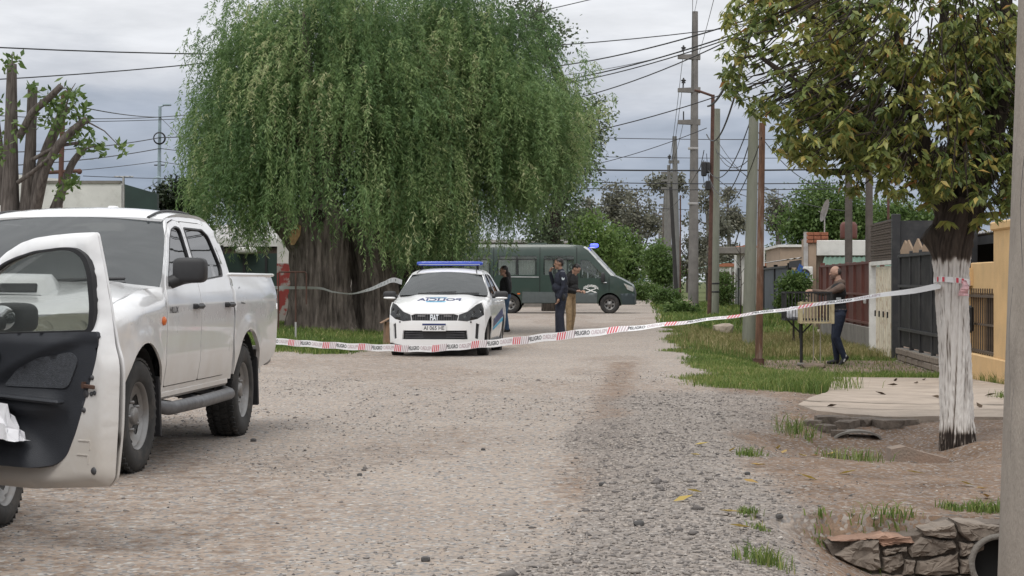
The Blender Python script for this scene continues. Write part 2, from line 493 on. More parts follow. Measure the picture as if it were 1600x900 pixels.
def masks(X, Y):
    u = X - RD * Y
    n = fbm(X * .9, Y * .6, 5) - .5; n2 = fbm(X * 3.3, Y * 2.0, 8) - .5
    uu, yy = u + .9 * n + .35 * n2, Y + 2.2 * n + .8 * n2
    gr = sst(.55, .95, uu) * sst(22.2, 23.2, yy + .35 * (u - 1)) * (1 - sst(55, 57, yy)) * (1 - sst(4.9, 5.0, u))
    gr = gr * (1 - .9 * sst(1.9, 2.2, uu) * sst(30.4, 31.2, yy) * (1 - sst(36.0, 37.0, yy)))         # trodden path
    gr = np.maximum(gr, sst(.4, 1.0, uu) * sst(56.5, 58, yy) * (1 - .9 * sst(79, 80, Y) * (1 - sst(85, 86, Y))) * (1 - sst(13, 16, u)))
    gl = sst(-4.75, -5.15, u + .5 * n) * sst(33.6, 34.8, yy - .55 * (u + 5.2)) * (1 - sst(58, 60, yy))
    gl = np.maximum(gl, sst(-5.6, -6.4, uu) * sst(74, 78, yy))
    gr = np.maximum(gr, gl)
    gr = np.maximum(gr, sst(9.0, 12, np.abs(u + 1)) * sst(90, 120, Y))
    dry = sst(37.0, 39.5, yy) * (1 - sst(50, 54, yy)) * sst(.9, 1.6, uu) * (.35 + .65 * sst(.35, .6, fbm(X * .5, Y * .25, 91)))
    gv = sst(-.75, -.05, u + .9 * n + .3 * n2) * (1 - sst(20.5, 23, Y + n)) * (1 - .88 * sst(.40, 1.25, u + .9 * n + .4 * n2 - .6 * sst(16, 20, Y)))
    band = np.exp(-((Y + 1.4 * n - 13.0) / .75) ** 2) * sst(.3, 1.0, u)
    gv = gv * (1 - .85 * band)
    gv = np.maximum(gv, .8 * sst(.5, .62, fbm(X * .8 + 7, Y * .45, 55)) * sst(-6, -5, u) * (u < .3) * (Y < 30) * .45)
    br = np.maximum(sst(.45, 1.1, u + .6 * n) * (1 - sst(26, 30, Y)), .40 * sst(.50, .66, fbm(X * .55 + 3, Y * .16, 77)))
    br = np.maximum(br, .7 * hat(u, -.3, .35) * sst(9, 12, Y) * (Y < 30) + 0 * X)
    br = np.maximum(br, .9 * sst(1.6, 2.2, uu) * sst(28, 29, yy) * (1 - sst(55, 57, yy)))
    return gr, dry, np.clip(gv, 0, 1), np.clip(br, 0, 1)
def axis(segs):
    out = []
    for a, b, h in segs: out += list(np.arange(a, b - 1e-6, h))
    return np.array(out + [segs[-1][1]])
def ground_mat():
    m = bpy.data.materials.new('ground'); m.use_nodes = True
    nt = m.node_tree; N, L = nt.nodes.new, nt.links.new; b = nt.nodes['Principled BSDF']
    b.inputs['Roughness'].default_value = .95; b.inputs['Specular IOR Level'].default_value = .2
    tc = N('ShaderNodeTexCoord'); P = tc.outputs['Object']
    def noise(sc, det=5, ro=.6, dist=0):
        n = N('ShaderNodeTexNoise'); n.inputs['Scale'].default_value = sc; n.inputs['Detail'].default_value = det; n.inputs['Roughness'].default_value = ro; n.inputs['Distortion'].default_value = dist
        L(P, n.inputs['Vector']); return n.outputs[0]
    def mixc(f, a, c, mode='MIX'):
        x = N('ShaderNodeMix'); x.data_type = 'RGBA'; x.blend_type = mode
        for i, q in ((0, f), (6, a), (7, c)):
            if isinstance(q, (int, float)): x.inputs[i].default_value = q
            elif isinstance(q, tuple): x.inputs[i].default_value = (*q, 1)
            else: L(q, x.inputs[i])
        return x.outputs[2]
    def attr(n):
        a = N('ShaderNodeAttribute'); a.attribute_name = n; return a.outputs['Fac']
    def rng(s, a, c, lo=0., hi=1.):
        r = N('ShaderNodeMapRange'); r.inputs[1].default_value = a; r.inputs[2].default_value = c; r.inputs[3].default_value = lo; r.inputs[4].default_value = hi
        L(s, r.inputs[0]); return r.outputs[0]
    def vor(sc):
        v = N('ShaderNodeTexVoronoi'); v.inputs['Scale'].default_value = sc; L(P, v.inputs['Vector']); return v
    road = _ramp(nt, noise(.55, 6, .65), [(.34, (.325, .264, .216)), (.52, (.375, .310, .257)), (.70, (.415, .347, .288))])
    road = mixc(rng(noise(38, 4, .7), .42, .62, 0, .45), road, (.20, .178, .16))
    v1 = vor(46)
    sep = N('ShaderNodeSeparateColor'); L(v1.outputs['Color'], sep.inputs[0])
    peb = _ramp(nt, sep.outputs[0], [(0, (.13, .125, .125)), (.45, (.24, .23, .222)), (.8, (.33, .31, .29)), (1, (.50, .48, .45))])
    pm = rng(sep.outputs[1], .62, .66)
    road = mixc(pm, road, peb)
    grav = _ramp(nt, sep.outputs[2], [(0, (.14, .13, .125)), (.4, (.26, .24, .225)), (.75, (.36, .325, .295)), (1, (.48, .44, .40))])
    grav = mixc(rng(v1.outputs['Distance'], .25, .55, 0, .55), grav, (.15, .125, .105))
    brown = _ramp(nt, noise(2.2, 6, .7), [(.3, (.110, .070, .046)), (.55, (.210, .140, .095)), (.75, (.32, .225, .158))])
    brown = mixc(rng(noise(55, 3, .7), .45, .65, 0, .5), brown, (.12, .095, .078))
    brown = mixc(rng(sep.outputs[1], .62, .66, 0, .5), brown, peb)
    jit = rng(noise(7, 5, .7), .35, .65, -.28, .28)
    def edge(a):
        q = N('ShaderNodeMath'); q.operation = 'ADD'; L(attr(a), q.inputs[0]); L(jit, q.inputs[1])
        return rng(q.outputs[0], .28, .72)
    c = mixc(edge('brown'), road, brown)
    c = mixc(rng(edge('gravel'), 0, 1, 0, .8), c, grav)
    soil = _ramp(nt, noise(3.2, 5), [(.3, (.055, .075, .025)), (.7, (.12, .13, .05))])
    dry = _ramp(nt, noise(2.4, 5), [(.3, (.17, .13, .075)), (.7, (.30, .25, .15))])
    c = mixc(edge('grass'), c, mixc(edge('dry'), soil, dry))
    L(c, b.inputs['Base Color'])
    bp = N('ShaderNodeBump'); bp.inputs['Strength'].default_value = .55; bp.inputs['Distance'].default_value = .012
    h = N('ShaderNodeMath'); h.operation = 'ADD'; L(noise(70, 4, .7), h.inputs[0]); L(rng(v1.outputs['Distance'], 0, .6, .6, 0), h.inputs[1])
    L(h.outputs[0], bp.inputs['Height']); L(bp.outputs[0], b.inputs['Normal'])
    return m
def build_ground():
    xs = axis([(-2500, -500, 400), (-500, -100, 80), (-100, -30, 10), (-30, -9, 1.0), (-9, -5, .25), (-5, 7, .1), (7, 11, .3), (11, 30, 1.2), (30, 100, 10), (100, 500, 80), (500, 2500, 400)])
    ys = axis([(-60, 0, 6), (0, 7, .5), (7, 20, .1), (20, 36, .2), (36, 70, .5), (70, 130, 1.5), (130, 300, 10), (300, 900, 60), (900, 4500, 600)])
    X, Y = np.meshgrid(xs, ys); Z = gh(X, Y)
    V = np.stack([X.ravel(), Y.ravel(), Z.ravel()], 1)
    nx = len(xs); i, j = np.meshgrid(np.arange(nx - 1), np.arange(len(ys) - 1)); a = (j * nx + i).ravel()
    o = obj_np('ground', V, np.stack([a, a + 1, a + nx + 1, a + nx], 1), ground_mat(), smooth=True)
    for nme, arr in zip(('grass', 'dry', 'gravel', 'brown'), masks(V[:, 0], V[:, 1])):
        at_ = o.data.attributes.new(nme, 'FLOAT', 'POINT'); at_.data.foreach_set('value', arr.astype(np.float32))
    tag(o, 'unpaved gravel and dirt street with earth verges', kind='structure')
build_ground()

M_CONC = mat('pale concrete', (.345, .285, .232), .9, var=.16, scale=2.2, bump=.3, bscale=50, dirt=(.21, .175, .14, .55), dscale=2.0)
def build_slab():
    V2, T = tri2d(SLAB, [], .3)
    # broken front lip
    k = V2[:, 1] < 18.6
    V2[k, 1] += .10 * (fbm(V2[k, 0] * 6, V2[k, 0] * 0, 4) - .5)
    z = gh(V2[:, 0], np.maximum(V2[:, 1], 19.2)) + .022
    V, Fc = shell(np.stack([V2[:, 0], V2[:, 1], z], 1), T, .085, (4.5, 22, -5))
    o = obj_np('driveway', V, Fc, M_CONC, smooth=False)
    tag(o, 'pale concrete driveway slab with a broken front edge', 'driveway', kind='structure')
    b = MB()
    for (x0, y0, x1, y1, w) in ((3.0, 20.35, 6.2, 20.1, .03), (2.93, 22.7 - 3.3, 6.1, 19.1, .012)):
        n = 12; Pn = []
        for q in range(n + 1):
            x = x0 + (x1 - x0) * q / n; y = y0 + (y1 - y0) * q / n + .03 * math.sin(q * 2.1)
            Pn.append((x, y, gz(x, max(y, 19.2)) + .027))
        for q in range(n):
            a, c = Pn[q], Pn[q + 1]
            b.add([(a[0], a[1] - w, a[2]), (c[0], c[1] - w, c[2]), (c[0], c[1] + w, c[2]), (a[0], a[1] + w, a[2])], [(0, 1, 2, 3)])
    b.build('expansion_joint', mat('joint dirt', (.13, .11, .085), .95), o)
build_slab()

# ---- loose stones
def scatter_stones():
    def sample(n, x0, x1, y0, y1, fn):
        X = RNG.uniform(x0, x1, n); Y = y0 + (y1 - y0) * RNG.random(n) ** 1.25
        X = X + RD * Y
        k = RNG.random(n) < fn(X, Y)
        return X[k], Y[k]
    def on(X, Y):
        gr, dry, gv, br = masks(X, Y)
        return (.10 + .85 * gv) * (1 - gr) * (1 - .4 * br * (gv < .3))
    X1, Y1 = sample(72000, -6.2, 2.9, 7.6, 27, on)
    X2, Y2 = sample(9000, -.6, 2.6, 7.6, 16, lambda X, Y: masks(X, Y)[2])
    X = np.concatenate([X1, X2]); Y = np.concatenate([Y1, Y2]); n = len(X)
    ins = pip(np.stack([X, Y], 1), SLAB); X, Y = X[~ins], Y[~ins]; n = len(X)
    gv = masks(X, Y)[2]
    s = np.clip(np.exp(RNG.normal(math.log(.0060), .42, n)), .003, .022) * (1 + .35 * gv)
    s[RNG.random(n) < .004] *= 1.8
    base = np.array([(1, 0, 0), (-1, 0, 0), (0, 1, 0), (0, -1, 0), (0, 0, 1), (0, 0, -1)], float)
    tri = np.array([(0, 2, 4), (2, 1, 4), (1, 3, 4), (3, 0, 4), (2, 0, 5), (1, 2, 5), (3, 1, 5), (0, 3, 5)])
    B = base[None] * RNG.uniform(.65, 1.25, (n, 6, 1)) + RNG.normal(0, .16, (n, 6, 3))
    th = RNG.uniform(0, 6.28, n); c, sn = np.cos(th)[:, None], np.sin(th)[:, None]
    sx, sy, sz = s * RNG.uniform(.8, 1.5, n), s * RNG.uniform(.7, 1.1, n), s * RNG.uniform(.45, .8, n)
    x = B[..., 0] * sx[:, None]; y = B[..., 1] * sy[:, None]; z = B[..., 2] * sz[:, None]
    W = np.stack([X[:, None] + x * c - y * sn, Y[:, None] + x * sn + y * c, (gh(X, Y) + sz * .25)[:, None] + z], 2)
    T = (tri[None] + (np.arange(n) * 6)[:, None, None]).reshape(-1, 3)
    ti = np.clip(RNG.normal(.48, .24, n), 0, 1)
    m = leafmat('crushed stone', [(0, (.095, .087, .083)), (.3, (.18, .163, .153)), (.6, (.27, .243, .22)), (.85, (.34, .30, .262)), (1, (.45, .41, .37))], trans=0, rough=.85, spec=.25)
    o = obj_np('gravel', W.reshape(-1, 3), T, m, tint=np.repeat(ti, 6))
    tag(o, 'loose crushed stone scattered over the dirt street', 'gravel', kind='stuff')
scatter_stones()

# ---- grass
M_GRASS = leafmat('grass blades', [(0, (.055, .10, .02)), (.45, (.125, .185, .042)), (.75, (.205, .25, .07)), (.92, (.30, .28, .11)), (1, (.42, .36, .18))], trans=.3, rough=.55)
M_DRY = leafmat('dry grass', [(0, (.10, .14, .035)), (.35, (.17, .17, .06)), (.7, (.30, .255, .12)), (1, (.44, .37, .22))], trans=.25, rough=.7)
def blades(X, Y, Z, h, w, lean, tint):
    n = len(X); th = RNG.uniform(0, 6.28, n); ph = RNG.uniform(0, 6.28, n)
    dx, dy = np.cos(th) * w / 2, np.sin(th) * w / 2
    lx, ly = np.cos(ph) * lean * h, np.sin(ph) * lean * h
    V = np.empty((n, 5, 3))
    V[:, 0] = np.stack([X - dx, Y - dy, Z - .01], 1); V[:, 1] = np.stack([X + dx, Y + dy, Z - .01], 1)
    V[:, 2] = np.stack([X - dx * .7 + lx * .3, Y - dy * .7 + ly * .3, Z + h * .55], 1); V[:, 3] = np.stack([X + dx * .7 + lx * .3, Y + dy * .7 + ly * .3, Z + h * .55], 1)
    V[:, 4] = np.stack([X + lx, Y + ly, Z + h * (1 - .25 * lean)], 1)
    T = np.array([(0, 1, 3), (0, 3, 2), (2, 3, 4)])
    return V.reshape(-1, 3), (T[None] + (np.arange(n) * 5)[:, None, None]).reshape(-1, 3), np.repeat(tint, 5)
def grass_area(name, n, u0, u1, y0, y1, sel, hfun, wid, label, m, tb=.45, yexp=1.2):
    Y = y0 + (y1 - y0) * RNG.random(n) ** yexp; X = RNG.uniform(u0, u1, n) + RD * Y
    k = RNG.random(n) < sel(X, Y)
    k &= ~pip(np.stack([X, Y], 1), SLAB)
    X, Y = X[k], Y[k]
    h = hfun(X, Y) * RNG.uniform(.5, 1.25, len(X))
    t = np.clip(RNG.normal(tb, .20, len(X)) + .7 * (fbm(X * .8, Y * .8, 63) - .5), 0, 1)
    t[RNG.random(len(X)) < .02] = 1
    V, T, ti = blades(X, Y, gh(X, Y), h, wid * RNG.uniform(.6, 1.4, len(X)), RNG.uniform(.1, .75, len(X)), t)
    return tag(obj_np(name, V, T, m, tint=ti), label, 'grass', kind='stuff')
def tall(X, Y):
    u = X - RD * Y
    return .035 + .05 * fbm(X * 1.4, Y * 1.4, 15) + .15 * sst(1.1, 2.1, u + .5 * (fbm(X, Y, 3) - .5)) * sst(30, 25, Y) * sst(.40, .60, fbm(X * .9, Y * .7, 12) + .12 * sst(1.4, 2.2, u))
grass_area('grass', 150000, .1, 4.9, 21.2, 54, lambda X, Y: masks(X, Y)[0] * (1 - .5 * masks(X, Y)[1]), tall, .010, 'green grass and weeds on the verge between street and concrete driveway', M_GRASS)
grass_area('dry_grass', 52000, .5, 6.2, 34, 58, lambda X, Y: masks(X, Y)[0] * (.12 + masks(X, Y)[1]), lambda X, Y: .08 + .22 * fbm(X * 1.1, Y * .8, 16), .014, 'straw coloured dry grass round the poles', M_DRY)
grass_area('grass', 70000, -11, -4.4, 31, 60, lambda X, Y: masks(X, Y)[0], lambda X, Y: .05 + .14 * fbm(X * .7, Y * .7, 17), .016, 'green grass round the foot of the willow trunks', M_GRASS, .42)
grass_area('grass', 40000, .4, 9, 54, 110, lambda X, Y: masks(X, Y)[0] * .9, lambda X, Y: .12 + .2 * fbm(X * .6, Y * .4, 18), .035, 'green grass round the far utility poles beyond the van', M_GRASS, .42)
# ------------------------------------------------------------------ trees
def bark_mat(name, c1, c2, sc=3., st=(6, 6, .8), bump=.8): return mat(name, c1, .95, scale=sc, col2=c2, stretch=st, bump=bump, bscale=9, spec=.15)
M_BARKW = bark_mat('willow bark', (.06, .050, .043), (.235, .20, .172), st=(3.2, 3.2, .45))
M_BARKD = bark_mat('dark bark', (.028, .023, .020), (.085, .070, .058))
M_BARKG = bark_mat('grey far bark', (.09, .08, .07), (.20, .18, .16), 1.)
def bark_tube(path, rad, n=64, seg=.06, amp=.10, k=9, seed=1, zk=.5, flare=0.):
    """Furrowed trunk along a path; returns V, F (quads)."""
    P = np.array([tuple(p) for p in path], float); R = np.array(rad, float)
    L_ = np.concatenate([[0], np.cumsum(np.linalg.norm(np.diff(P, axis=0), axis=1))])
    m = max(4, int(L_[-1] / seg)); s = np.linspace(0, L_[-1], m + 1)
    C = np.stack([np.interp(s, L_, P[:, i]) for i in range(3)], 1)
    for _ in range(2): C[1:-1] = (C[:-2] + 2 * C[1:-1] + C[2:]) / 4
    r = np.interp(s, L_, R); th = np.linspace(0, 2 * np.pi, n, endpoint=False)
    T = np.gradient(C, axis=0); T /= np.linalg.norm(T, axis=1, keepdims=True)
    ref = np.array([0, 1, 0.]) if abs(T[0, 1]) < .9 else np.array([1., 0, 0])
    A = ref - T * (T @ ref)[:, None]; A /= np.linalg.norm(A, axis=1, keepdims=True); B = np.cross(T, A)
    S, TH = np.meshgrid(s, th, indexing='ij')
    x = np.cos(TH) * k / 2; y = np.sin(TH) * k / 2
    nz = vnoise(x + 40 + .6 * vnoise(S * 2, TH * 2, seed), y + S * zk + seed * 3.1, seed)
    nz2 = vnoise(x * 2.2 + 9, y * 2.2 + S * zk * 2.4, seed + 5)
    rid = 1 - np.abs(2 * nz - 1) ** .7
    bark_tube.rid = np.concatenate([(rid * .75 + nz2 * .25).ravel(), [.5]])
    rr = r[:, None] * (1 + amp * (rid - .5) * 1.4 + amp * .6 * (nz2 - .5) + .10 * (vnoise(np.cos(TH) * 1.2 + 5, np.sin(TH) * 1.2 + S * .5, seed + 9) - .5))
    if flare: rr = rr * (1 + flare * np.exp(-S / (.22)) * (1 + .5 * np.cos(TH * 5 + seed)))
    V = C[:, None, :] + rr[..., None] * (A[:, None, :] * np.cos(TH)[..., None] + B[:, None, :] * np.sin(TH)[..., None])
    i, j = np.meshgrid(np.arange(m), np.arange(n), indexing='ij'); j2 = (j + 1) % n
    Fq = np.stack([i * n + j, i * n + j2, (i + 1) * n + j2, (i + 1) * n + j], -1).reshape(-1, 4)
    # closing fan as quads
    V = V.reshape(-1, 3); top = len(V); V = np.concatenate([V, C[-1:]])
    jj = np.arange(n); cap = np.stack([m * n + jj, m * n + (jj + 1) % n, np.full(n, top), np.full(n, top)], 1)
    return V, Fq, cap[:, :3]
def trunk_obj(name, tubes, m, parent):
    V, Q, off = [], [], 0
    for v, q, c in tubes:
        V.append(v); Q.append(q + off); Q.append(np.concatenate([c, c[:, 2:3]], 1) + off); off += len(v)
    V = np.concatenate(V); Q = np.concatenate(Q)
    tri = np.concatenate([Q[:, :3], Q[:, [0, 2, 3]]]); tri = tri[(tri[:, 0] != tri[:, 2]) & (tri[:, 1] != tri[:, 2])]
    return obj_np(name, V, tri, m, parent, smooth=True)
def leaf_quads(P, D, ln, wd, fold=0.):
    """Rhombic leaves at P pointing along D."""
    n = len(P); D = D / np.maximum(np.linalg.norm(D, axis=1, keepdims=True), 1e-9)
    r = RNG.normal(size=(n, 3)); s = np.cross(D, r); s /= np.maximum(np.linalg.norm(s, axis=1, keepdims=True), 1e-9)
    ln = np.broadcast_to(ln, n)[:, None]; wd = np.broadcast_to(wd, n)[:, None]
    V = np.stack([P, P + D * ln * .45 + s * wd / 2, P + D * ln, P + D * ln * .45 - s * wd / 2], 1)
    return V.reshape(-1, 3), np.arange(4 * n).reshape(n, 4)
def crown_obj(name, chunks, m, parent):
    V = np.concatenate([c[0] for c in chunks]); T = np.concatenate([c[1] for c in chunks])
    return obj_np(name, V, np.arange(len(V)).reshape(-1, 4), m, parent, tint=np.repeat(T, 4))

# ---- willows
M_WILLOW = leafmat('willow leaves', [(0, (.068, .125, .046)), (.35, (.140, .230, .088)), (.65, (.225, .325, .130)), (.88, (.33, .41, .18)), (1, (.44, .46, .25))], trans=.42, rough=.45)
ZLIM = curve([(270, 320), (330, 352), (400, 372), (432, 345), (490, 340), (530, 350), (565, 385), (640, 402), (715, 400), (755, 384), (790, 366), (822, 335), (860, 300), (950, 262)])
def willow_crown(parent, c, rad, nb, Y0, seed, ph=(-180, 180), skirt=80):
    rng = np.random.default_rng(seed); ch = []
    loc = np.array(parent.location[:]); tips = []
    for _ in range(84):                                      # branch ends that the bunches gather round
        az = math.radians(rng.uniform(*ph)); po = math.acos(rng.uniform(-.5, 1.0)); f = rng.uniform(.55, 1.08)
        d = np.array([math.cos(az) * math.sin(po), math.sin(az) * math.sin(po), math.cos(po)])
        tips.append((np.array(c) + d * np.array(rad) * f, d, rng.normal(.48, .20)))
    for _ in range(nb):
        az = math.radians(rng.uniform(*ph)); po = math.acos(rng.uniform(-.45, 1.0)); f = rng.uniform(.60, 1.0) ** .6
        d = np.array([math.cos(az) * math.sin(po), math.sin(az) * math.sin(po), math.cos(po)])
        wob = .84 + .34 * vnoise(np.array([d[0] * 2.2 + 7]), np.array([d[1] * 2.2 + d[2] * 2.6]), seed)[0]
        p = np.array(c) + d * np.array(rad) * f * wob
        k_ = tips[rng.integers(len(tips))]; p = p * .22 + k_[0] * .78 + rng.normal(0, .26, 3) * np.array([1.3, 1.3, .8]); d = d * .4 + k_[1] * .6
        out = np.array([d[0], d[1], 0]); bt = k_[2] + rng.normal(0, .09)
        ns = rng.integers(8, 15)
        for _s in range(ns):
            q = p + rng.normal(0, .26, 3); px = 800 + F * q[0] / q[1]
            zl = CH - (float(ZLIM(px)) + rng.normal(0, 24) - HZ) / F * q[1]
            ln = min(rng.uniform(.25, 1.0) if rng.random() < .74 else rng.uniform(1.0, 2.6), q[2] - zl)
            if ln < .15 or px < 296 + rng.normal(0, 10): continue
            k = int(ln / .030); t = np.linspace(0, 1, k) * ln
            sw = rng.uniform(.1, .5); pa = rng.uniform(0, 6.28)
            C = q + out * (sw * (1 - np.exp(-t * 1.6)))[:, None] + np.stack([.05 * np.sin(t * 3 + pa), .05 * np.cos(t * 2.6 + pa), .25 * np.sin(np.minimum(t, .5) * 3.1) - t], 1)
            D = np.stack([rng.normal(0, .75, k) + out[0] * .3, rng.normal(0, .75, k) + out[1] * .3, -.40 - rng.random(k) * .7], 1)
            V, _ = leaf_quads(C + rng.normal(0, .014, (k, 3)), D, rng.uniform(.085, .15, k), rng.uniform(.018, .030, k))
            ch.append((V - loc, np.clip(bt + rng.normal(0, .10) + rng.normal(0, .10, k), 0, 1)))
    for _ in range(skirt):                                   # low skirt of long strands
        az = math.radians(rng.uniform(*ph)); f = rng.uniform(.25, 1.0) ** .5
        p = np.array([c[0] + math.cos(az) * rad[0] * f, c[1] + math.sin(az) * rad[1] * f, 0])
        px = 800 + F * p[0] / p[1]; zl = CH - (float(ZLIM(px)) - HZ) / F * p[1]
        p[2] = zl + rng.uniform(.4, 2.6); bt = rng.normal(.5, .17)
        for _s in range(rng.integers(6, 11)):
            q = p + rng.normal(0, .20, 3); z2 = zl + rng.normal(.05, .32); ln = q[2] - z2
            if ln < .15: continue
            k = int(ln / .030); t = np.linspace(0, 1, k) * ln; pa = rng.uniform(0, 6.28)
            C = q + np.stack([.05 * np.sin(t * 3 + pa), .05 * np.cos(t * 2.6 + pa), -t], 1)
            D = np.stack([rng.normal(0, .62, k), rng.normal(0, .62, k), -.55 - rng.random(k) * .7], 1)
            V, _q = leaf_quads(C + rng.normal(0, .014, (k, 3)), D, rng.uniform(.085, .15, k), rng.uniform(.018, .030, k))
            ch.append((V - loc, np.clip(bt + rng.normal(0, .10) + rng.normal(0, .10, k), 0, 1)))
    return crown_obj('crown', ch, M_WILLOW, parent)
def limbs(c, rad, start, n, seed, r0=.16):
    rng = np.random.default_rng(seed); out = []
    for k in range(n):
        az = 6.28 * (k + rng.random() * .7) / n; po = rng.uniform(.2, 1.1)
        e = np.array(c) + np.array(rad) * .72 * np.array([math.cos(az) * math.sin(po), math.sin(az) * math.sin(po), math.cos(po)])
        s = np.array(start); m = (s + e) / 2 + np.array([0, 0, .5])
        out.append(bark_tube([s, s * .6 + m * .4, m, e * .6 + m * .4, e], [r0, r0 * .8, r0 * .55, r0 * .35, .03], 12, .15, .06, 5, seed + k))
    return out
def build_willows():
    a = empty('willow_tree', (-4.35, 45.2, gz(-4.35, 45.2)), 0, 'old willow with a massive furrowed split trunk on the grass verge', 'tree')
    L0 = np.array(a.location[:])
    def rel(px, py, Y): return np.array(at(px, py, Y)) - L0
    t1 = bark_tube([rel(500, 530, 45), rel(499, 508, 45), rel(500, 440, 45), rel(498, 390, 45), rel(496, 350, 45.1), rel(498, 320, 45.3)], [.82, .74, .67, .65, .68, .5], 150, .05, .15, 22, 3, 1.1, .14)
    t2 = bark_tube([rel(592, 532, 45.9), rel(591, 508, 45.9), rel(583, 430, 46), rel(571, 385, 46), rel(555, 330, 46.1)], [.66, .58, .52, .50, .42], 120, .05, .15, 18, 8, 1.1, .14)
    t3 = bark_tube([rel(478, 372, 44.9), rel(458, 352, 44.7), rel(438, 335, 44.6), rel(415, 300, 44.7)], [.50, .40, .32, .22], 70, .05, .08, 18, 5, .6)
    cen, rad = (-4.35, 45.6, 4.7), (3.45, 3.0, 4.7)
    lb = [(v, q, c) for v, q, c in limbs(np.array(cen) - L0, rad, rel(494, 330, 45.3), 9, 41, .24)]
    trunk_obj('trunk', [t1, t2, t3] + lb, M_BARKW, a)
    # sawn-off limb scar and knot
    b = MB(); c = Vector(rel(465, 366, 44.9)) + Vector((.0, -.58, 0))
    b.prism([(.0, .26), (.10, .20), (.13, .0), (.06, -.25), (-.02, -.28), (-.10, -.10), (-.09, .12)], -.05, .02, M=Matrix.Translation(c) @ Matrix.Rotation(.25, 4, 'Y')); b.build('sawn_scar', mat('fresh sawn wood', (.36, .23, .11), .9, var=.3, scale=9), a)
    b = MB(); b.lathe([(.0, .0), (.08, .01), (.13, -.05), (.17, .03), (.15, .09)], 18, M=Matrix.Translation(Vector(rel(504, 340, 45)) + Vector((0, -1.0, 0))) @ Matrix.Rotation(math.pi, 4, 'Z')); b.build('knot', M_BARKD, a)
    willow_crown(a, cen, rad, 900, 45, 101)
    w = empty('willow_tree', (-2.45, 51, gz(-2.45, 51)), 0, 'willow with a dark trunk behind the police car', 'tree')
    L0b = np.array(w.location[:])
    def rb(px, py, Y): return np.array(at(px, py, Y)) - L0b
    t = bark_tube([rb(650, 512, 51), rb(652, 490, 51), rb(660, 420, 51), rb(668, 370, 51)], [1.35, 1.18, 1.05, .9], 90, .06, .07, 26, 13, .5, .15)
    cen, rad = (-1.15, 47.6, 4.8), (2.85, 2.9, 4.8)
    trunk_obj('trunk', [t] + limbs(np.array(cen) - L0b, rad, rb(668, 375, 51), 9, 55, .22), M_BARKD, w)
    willow_crown(w, cen, rad, 900, 47, 202)
build_willows()

# ---- broadleaf trees made of leaf clumps
def leafy(name, label, base, trunk, blobs, nleaf, ls, m, bark, clump=.5, per=34, seed=1, cat='tree', group=None, open_=0., tr0=.2, droop=0.):
    """blobs: world centre, radii. Leaves gather in clumps on the blobs' shells."""
    rng = np.random.default_rng(seed); t = empty(name, base, 0, label, cat, group); B0 = np.array(t.location[:])
    W_ = np.array([b[1][0] * b[1][2] + b[1][0] * b[1][1] for b in blobs]); W_ = W_ / W_.sum()
    ch = []; ncl = max(4, nleaf // per); tips = []
    which = rng.choice(len(blobs), ncl, p=W_)
    d = rng.normal(size=(ncl, 3)); d /= np.linalg.norm(d, axis=1, keepdims=True)
    f = rng.uniform(.45, 1.05, ncl) ** .55
    Cn = np.array([blobs[k][0] for k in which], float); Rn = np.array([blobs[k][1] for k in which], float)
    P = Cn + d * Rn * f[:, None]
    keep = vnoise(P[:, 0] * 1.3 / max(clump, .1) * .4, P[:, 2] * 1.3 / max(clump, .1) * .4, seed) > open_ * .55
    P = P[keep]; d = d[keep]; ncl = len(P)
    Q = np.repeat(P, per, 0) + rng.normal(0, clump * .38, (ncl * per, 3)) * np.array([1, 1, .8])
    D = rng.normal(size=(len(Q), 3)) * .8 + np.repeat(d, per, 0) * .7; D[:, 2] -= .25 + droop
    V, _ = leaf_quads(Q - B0, D, ls * rng.uniform(.7, 1.3, len(Q)), ls * rng.uniform(.45, .7, len(Q)))
    ti = np.clip(np.repeat(rng.normal(.48, .15, ncl), per) + rng.normal(0, .12, len(Q)), 0, 1)
    tubes = []
    if trunk:
        path, r0 = trunk
        path = [np.array(p) - B0 for p in path]
        tubes.append(bark_tube(path, np.linspace(r0, r0 * .45, len(path)), 14, max(.1, r0), .05, 6, seed))
        for c, r in blobs:
            c = np.array(c) - B0; k = min(range(len(path)), key=lambda i: abs(path[i][2] - (c[2] - r[2])) if path[i][2] < c[2] else 1e3)
            s = path[k]; mm = (s + c) / 2 + np.array([0, 0, -.1 * np.linalg.norm(c - s)])
            tubes.append(bark_tube([s, mm, c], [r0 * .42, r0 * .3, r0 * .12], 7, max(.2, r0), .03, 4, seed + 1))
            for _ in range(3):
                e = c + rng.normal(0, .5, 3) * np.array(r); tubes.append(bark_tube([mm * .3 + c * .7, (c + e) / 2 + .1, e], [r0 * .2, r0 * .13, r0 * .04], 5, max(.3, r0), .0, 4, seed))
        trunk_obj('trunk', tubes, bark, t)
    crown_obj('crown' if trunk else 'foliage', [(V, ti)], m, t)
    return t
def bl(px, py, Y, rx, ry, dz=1.):
    s = Y / F; return (tuple(at(px, py, Y)), (rx * s, min(rx, ry) * s * dz, ry * s))
def base_at(px, Y): x = (px - 800) / F * Y; return (x, Y, gz(x, Y))
def tpath(px0, Y, pts): return [base_at(px0, Y)] + [tuple(at(a, b, Y)) for a, b in pts]
M_LGREY = leafmat('grey green leaves', [(0, (.045, .068, .034)), (.5, (.095, .13, .068)), (1, (.17, .20, .11))], trans=.3)
M_LMID = leafmat('mid green leaves', [(0, (.042, .080, .022)), (.5, (.095, .155, .042)), (1, (.18, .25, .08))], trans=.35)
M_LBRIGHT = leafmat('fresh green leaves', [(0, (.06, .105, .026)), (.5, (.13, .205, .056)), (1, (.23, .30, .10))], trans=.4)
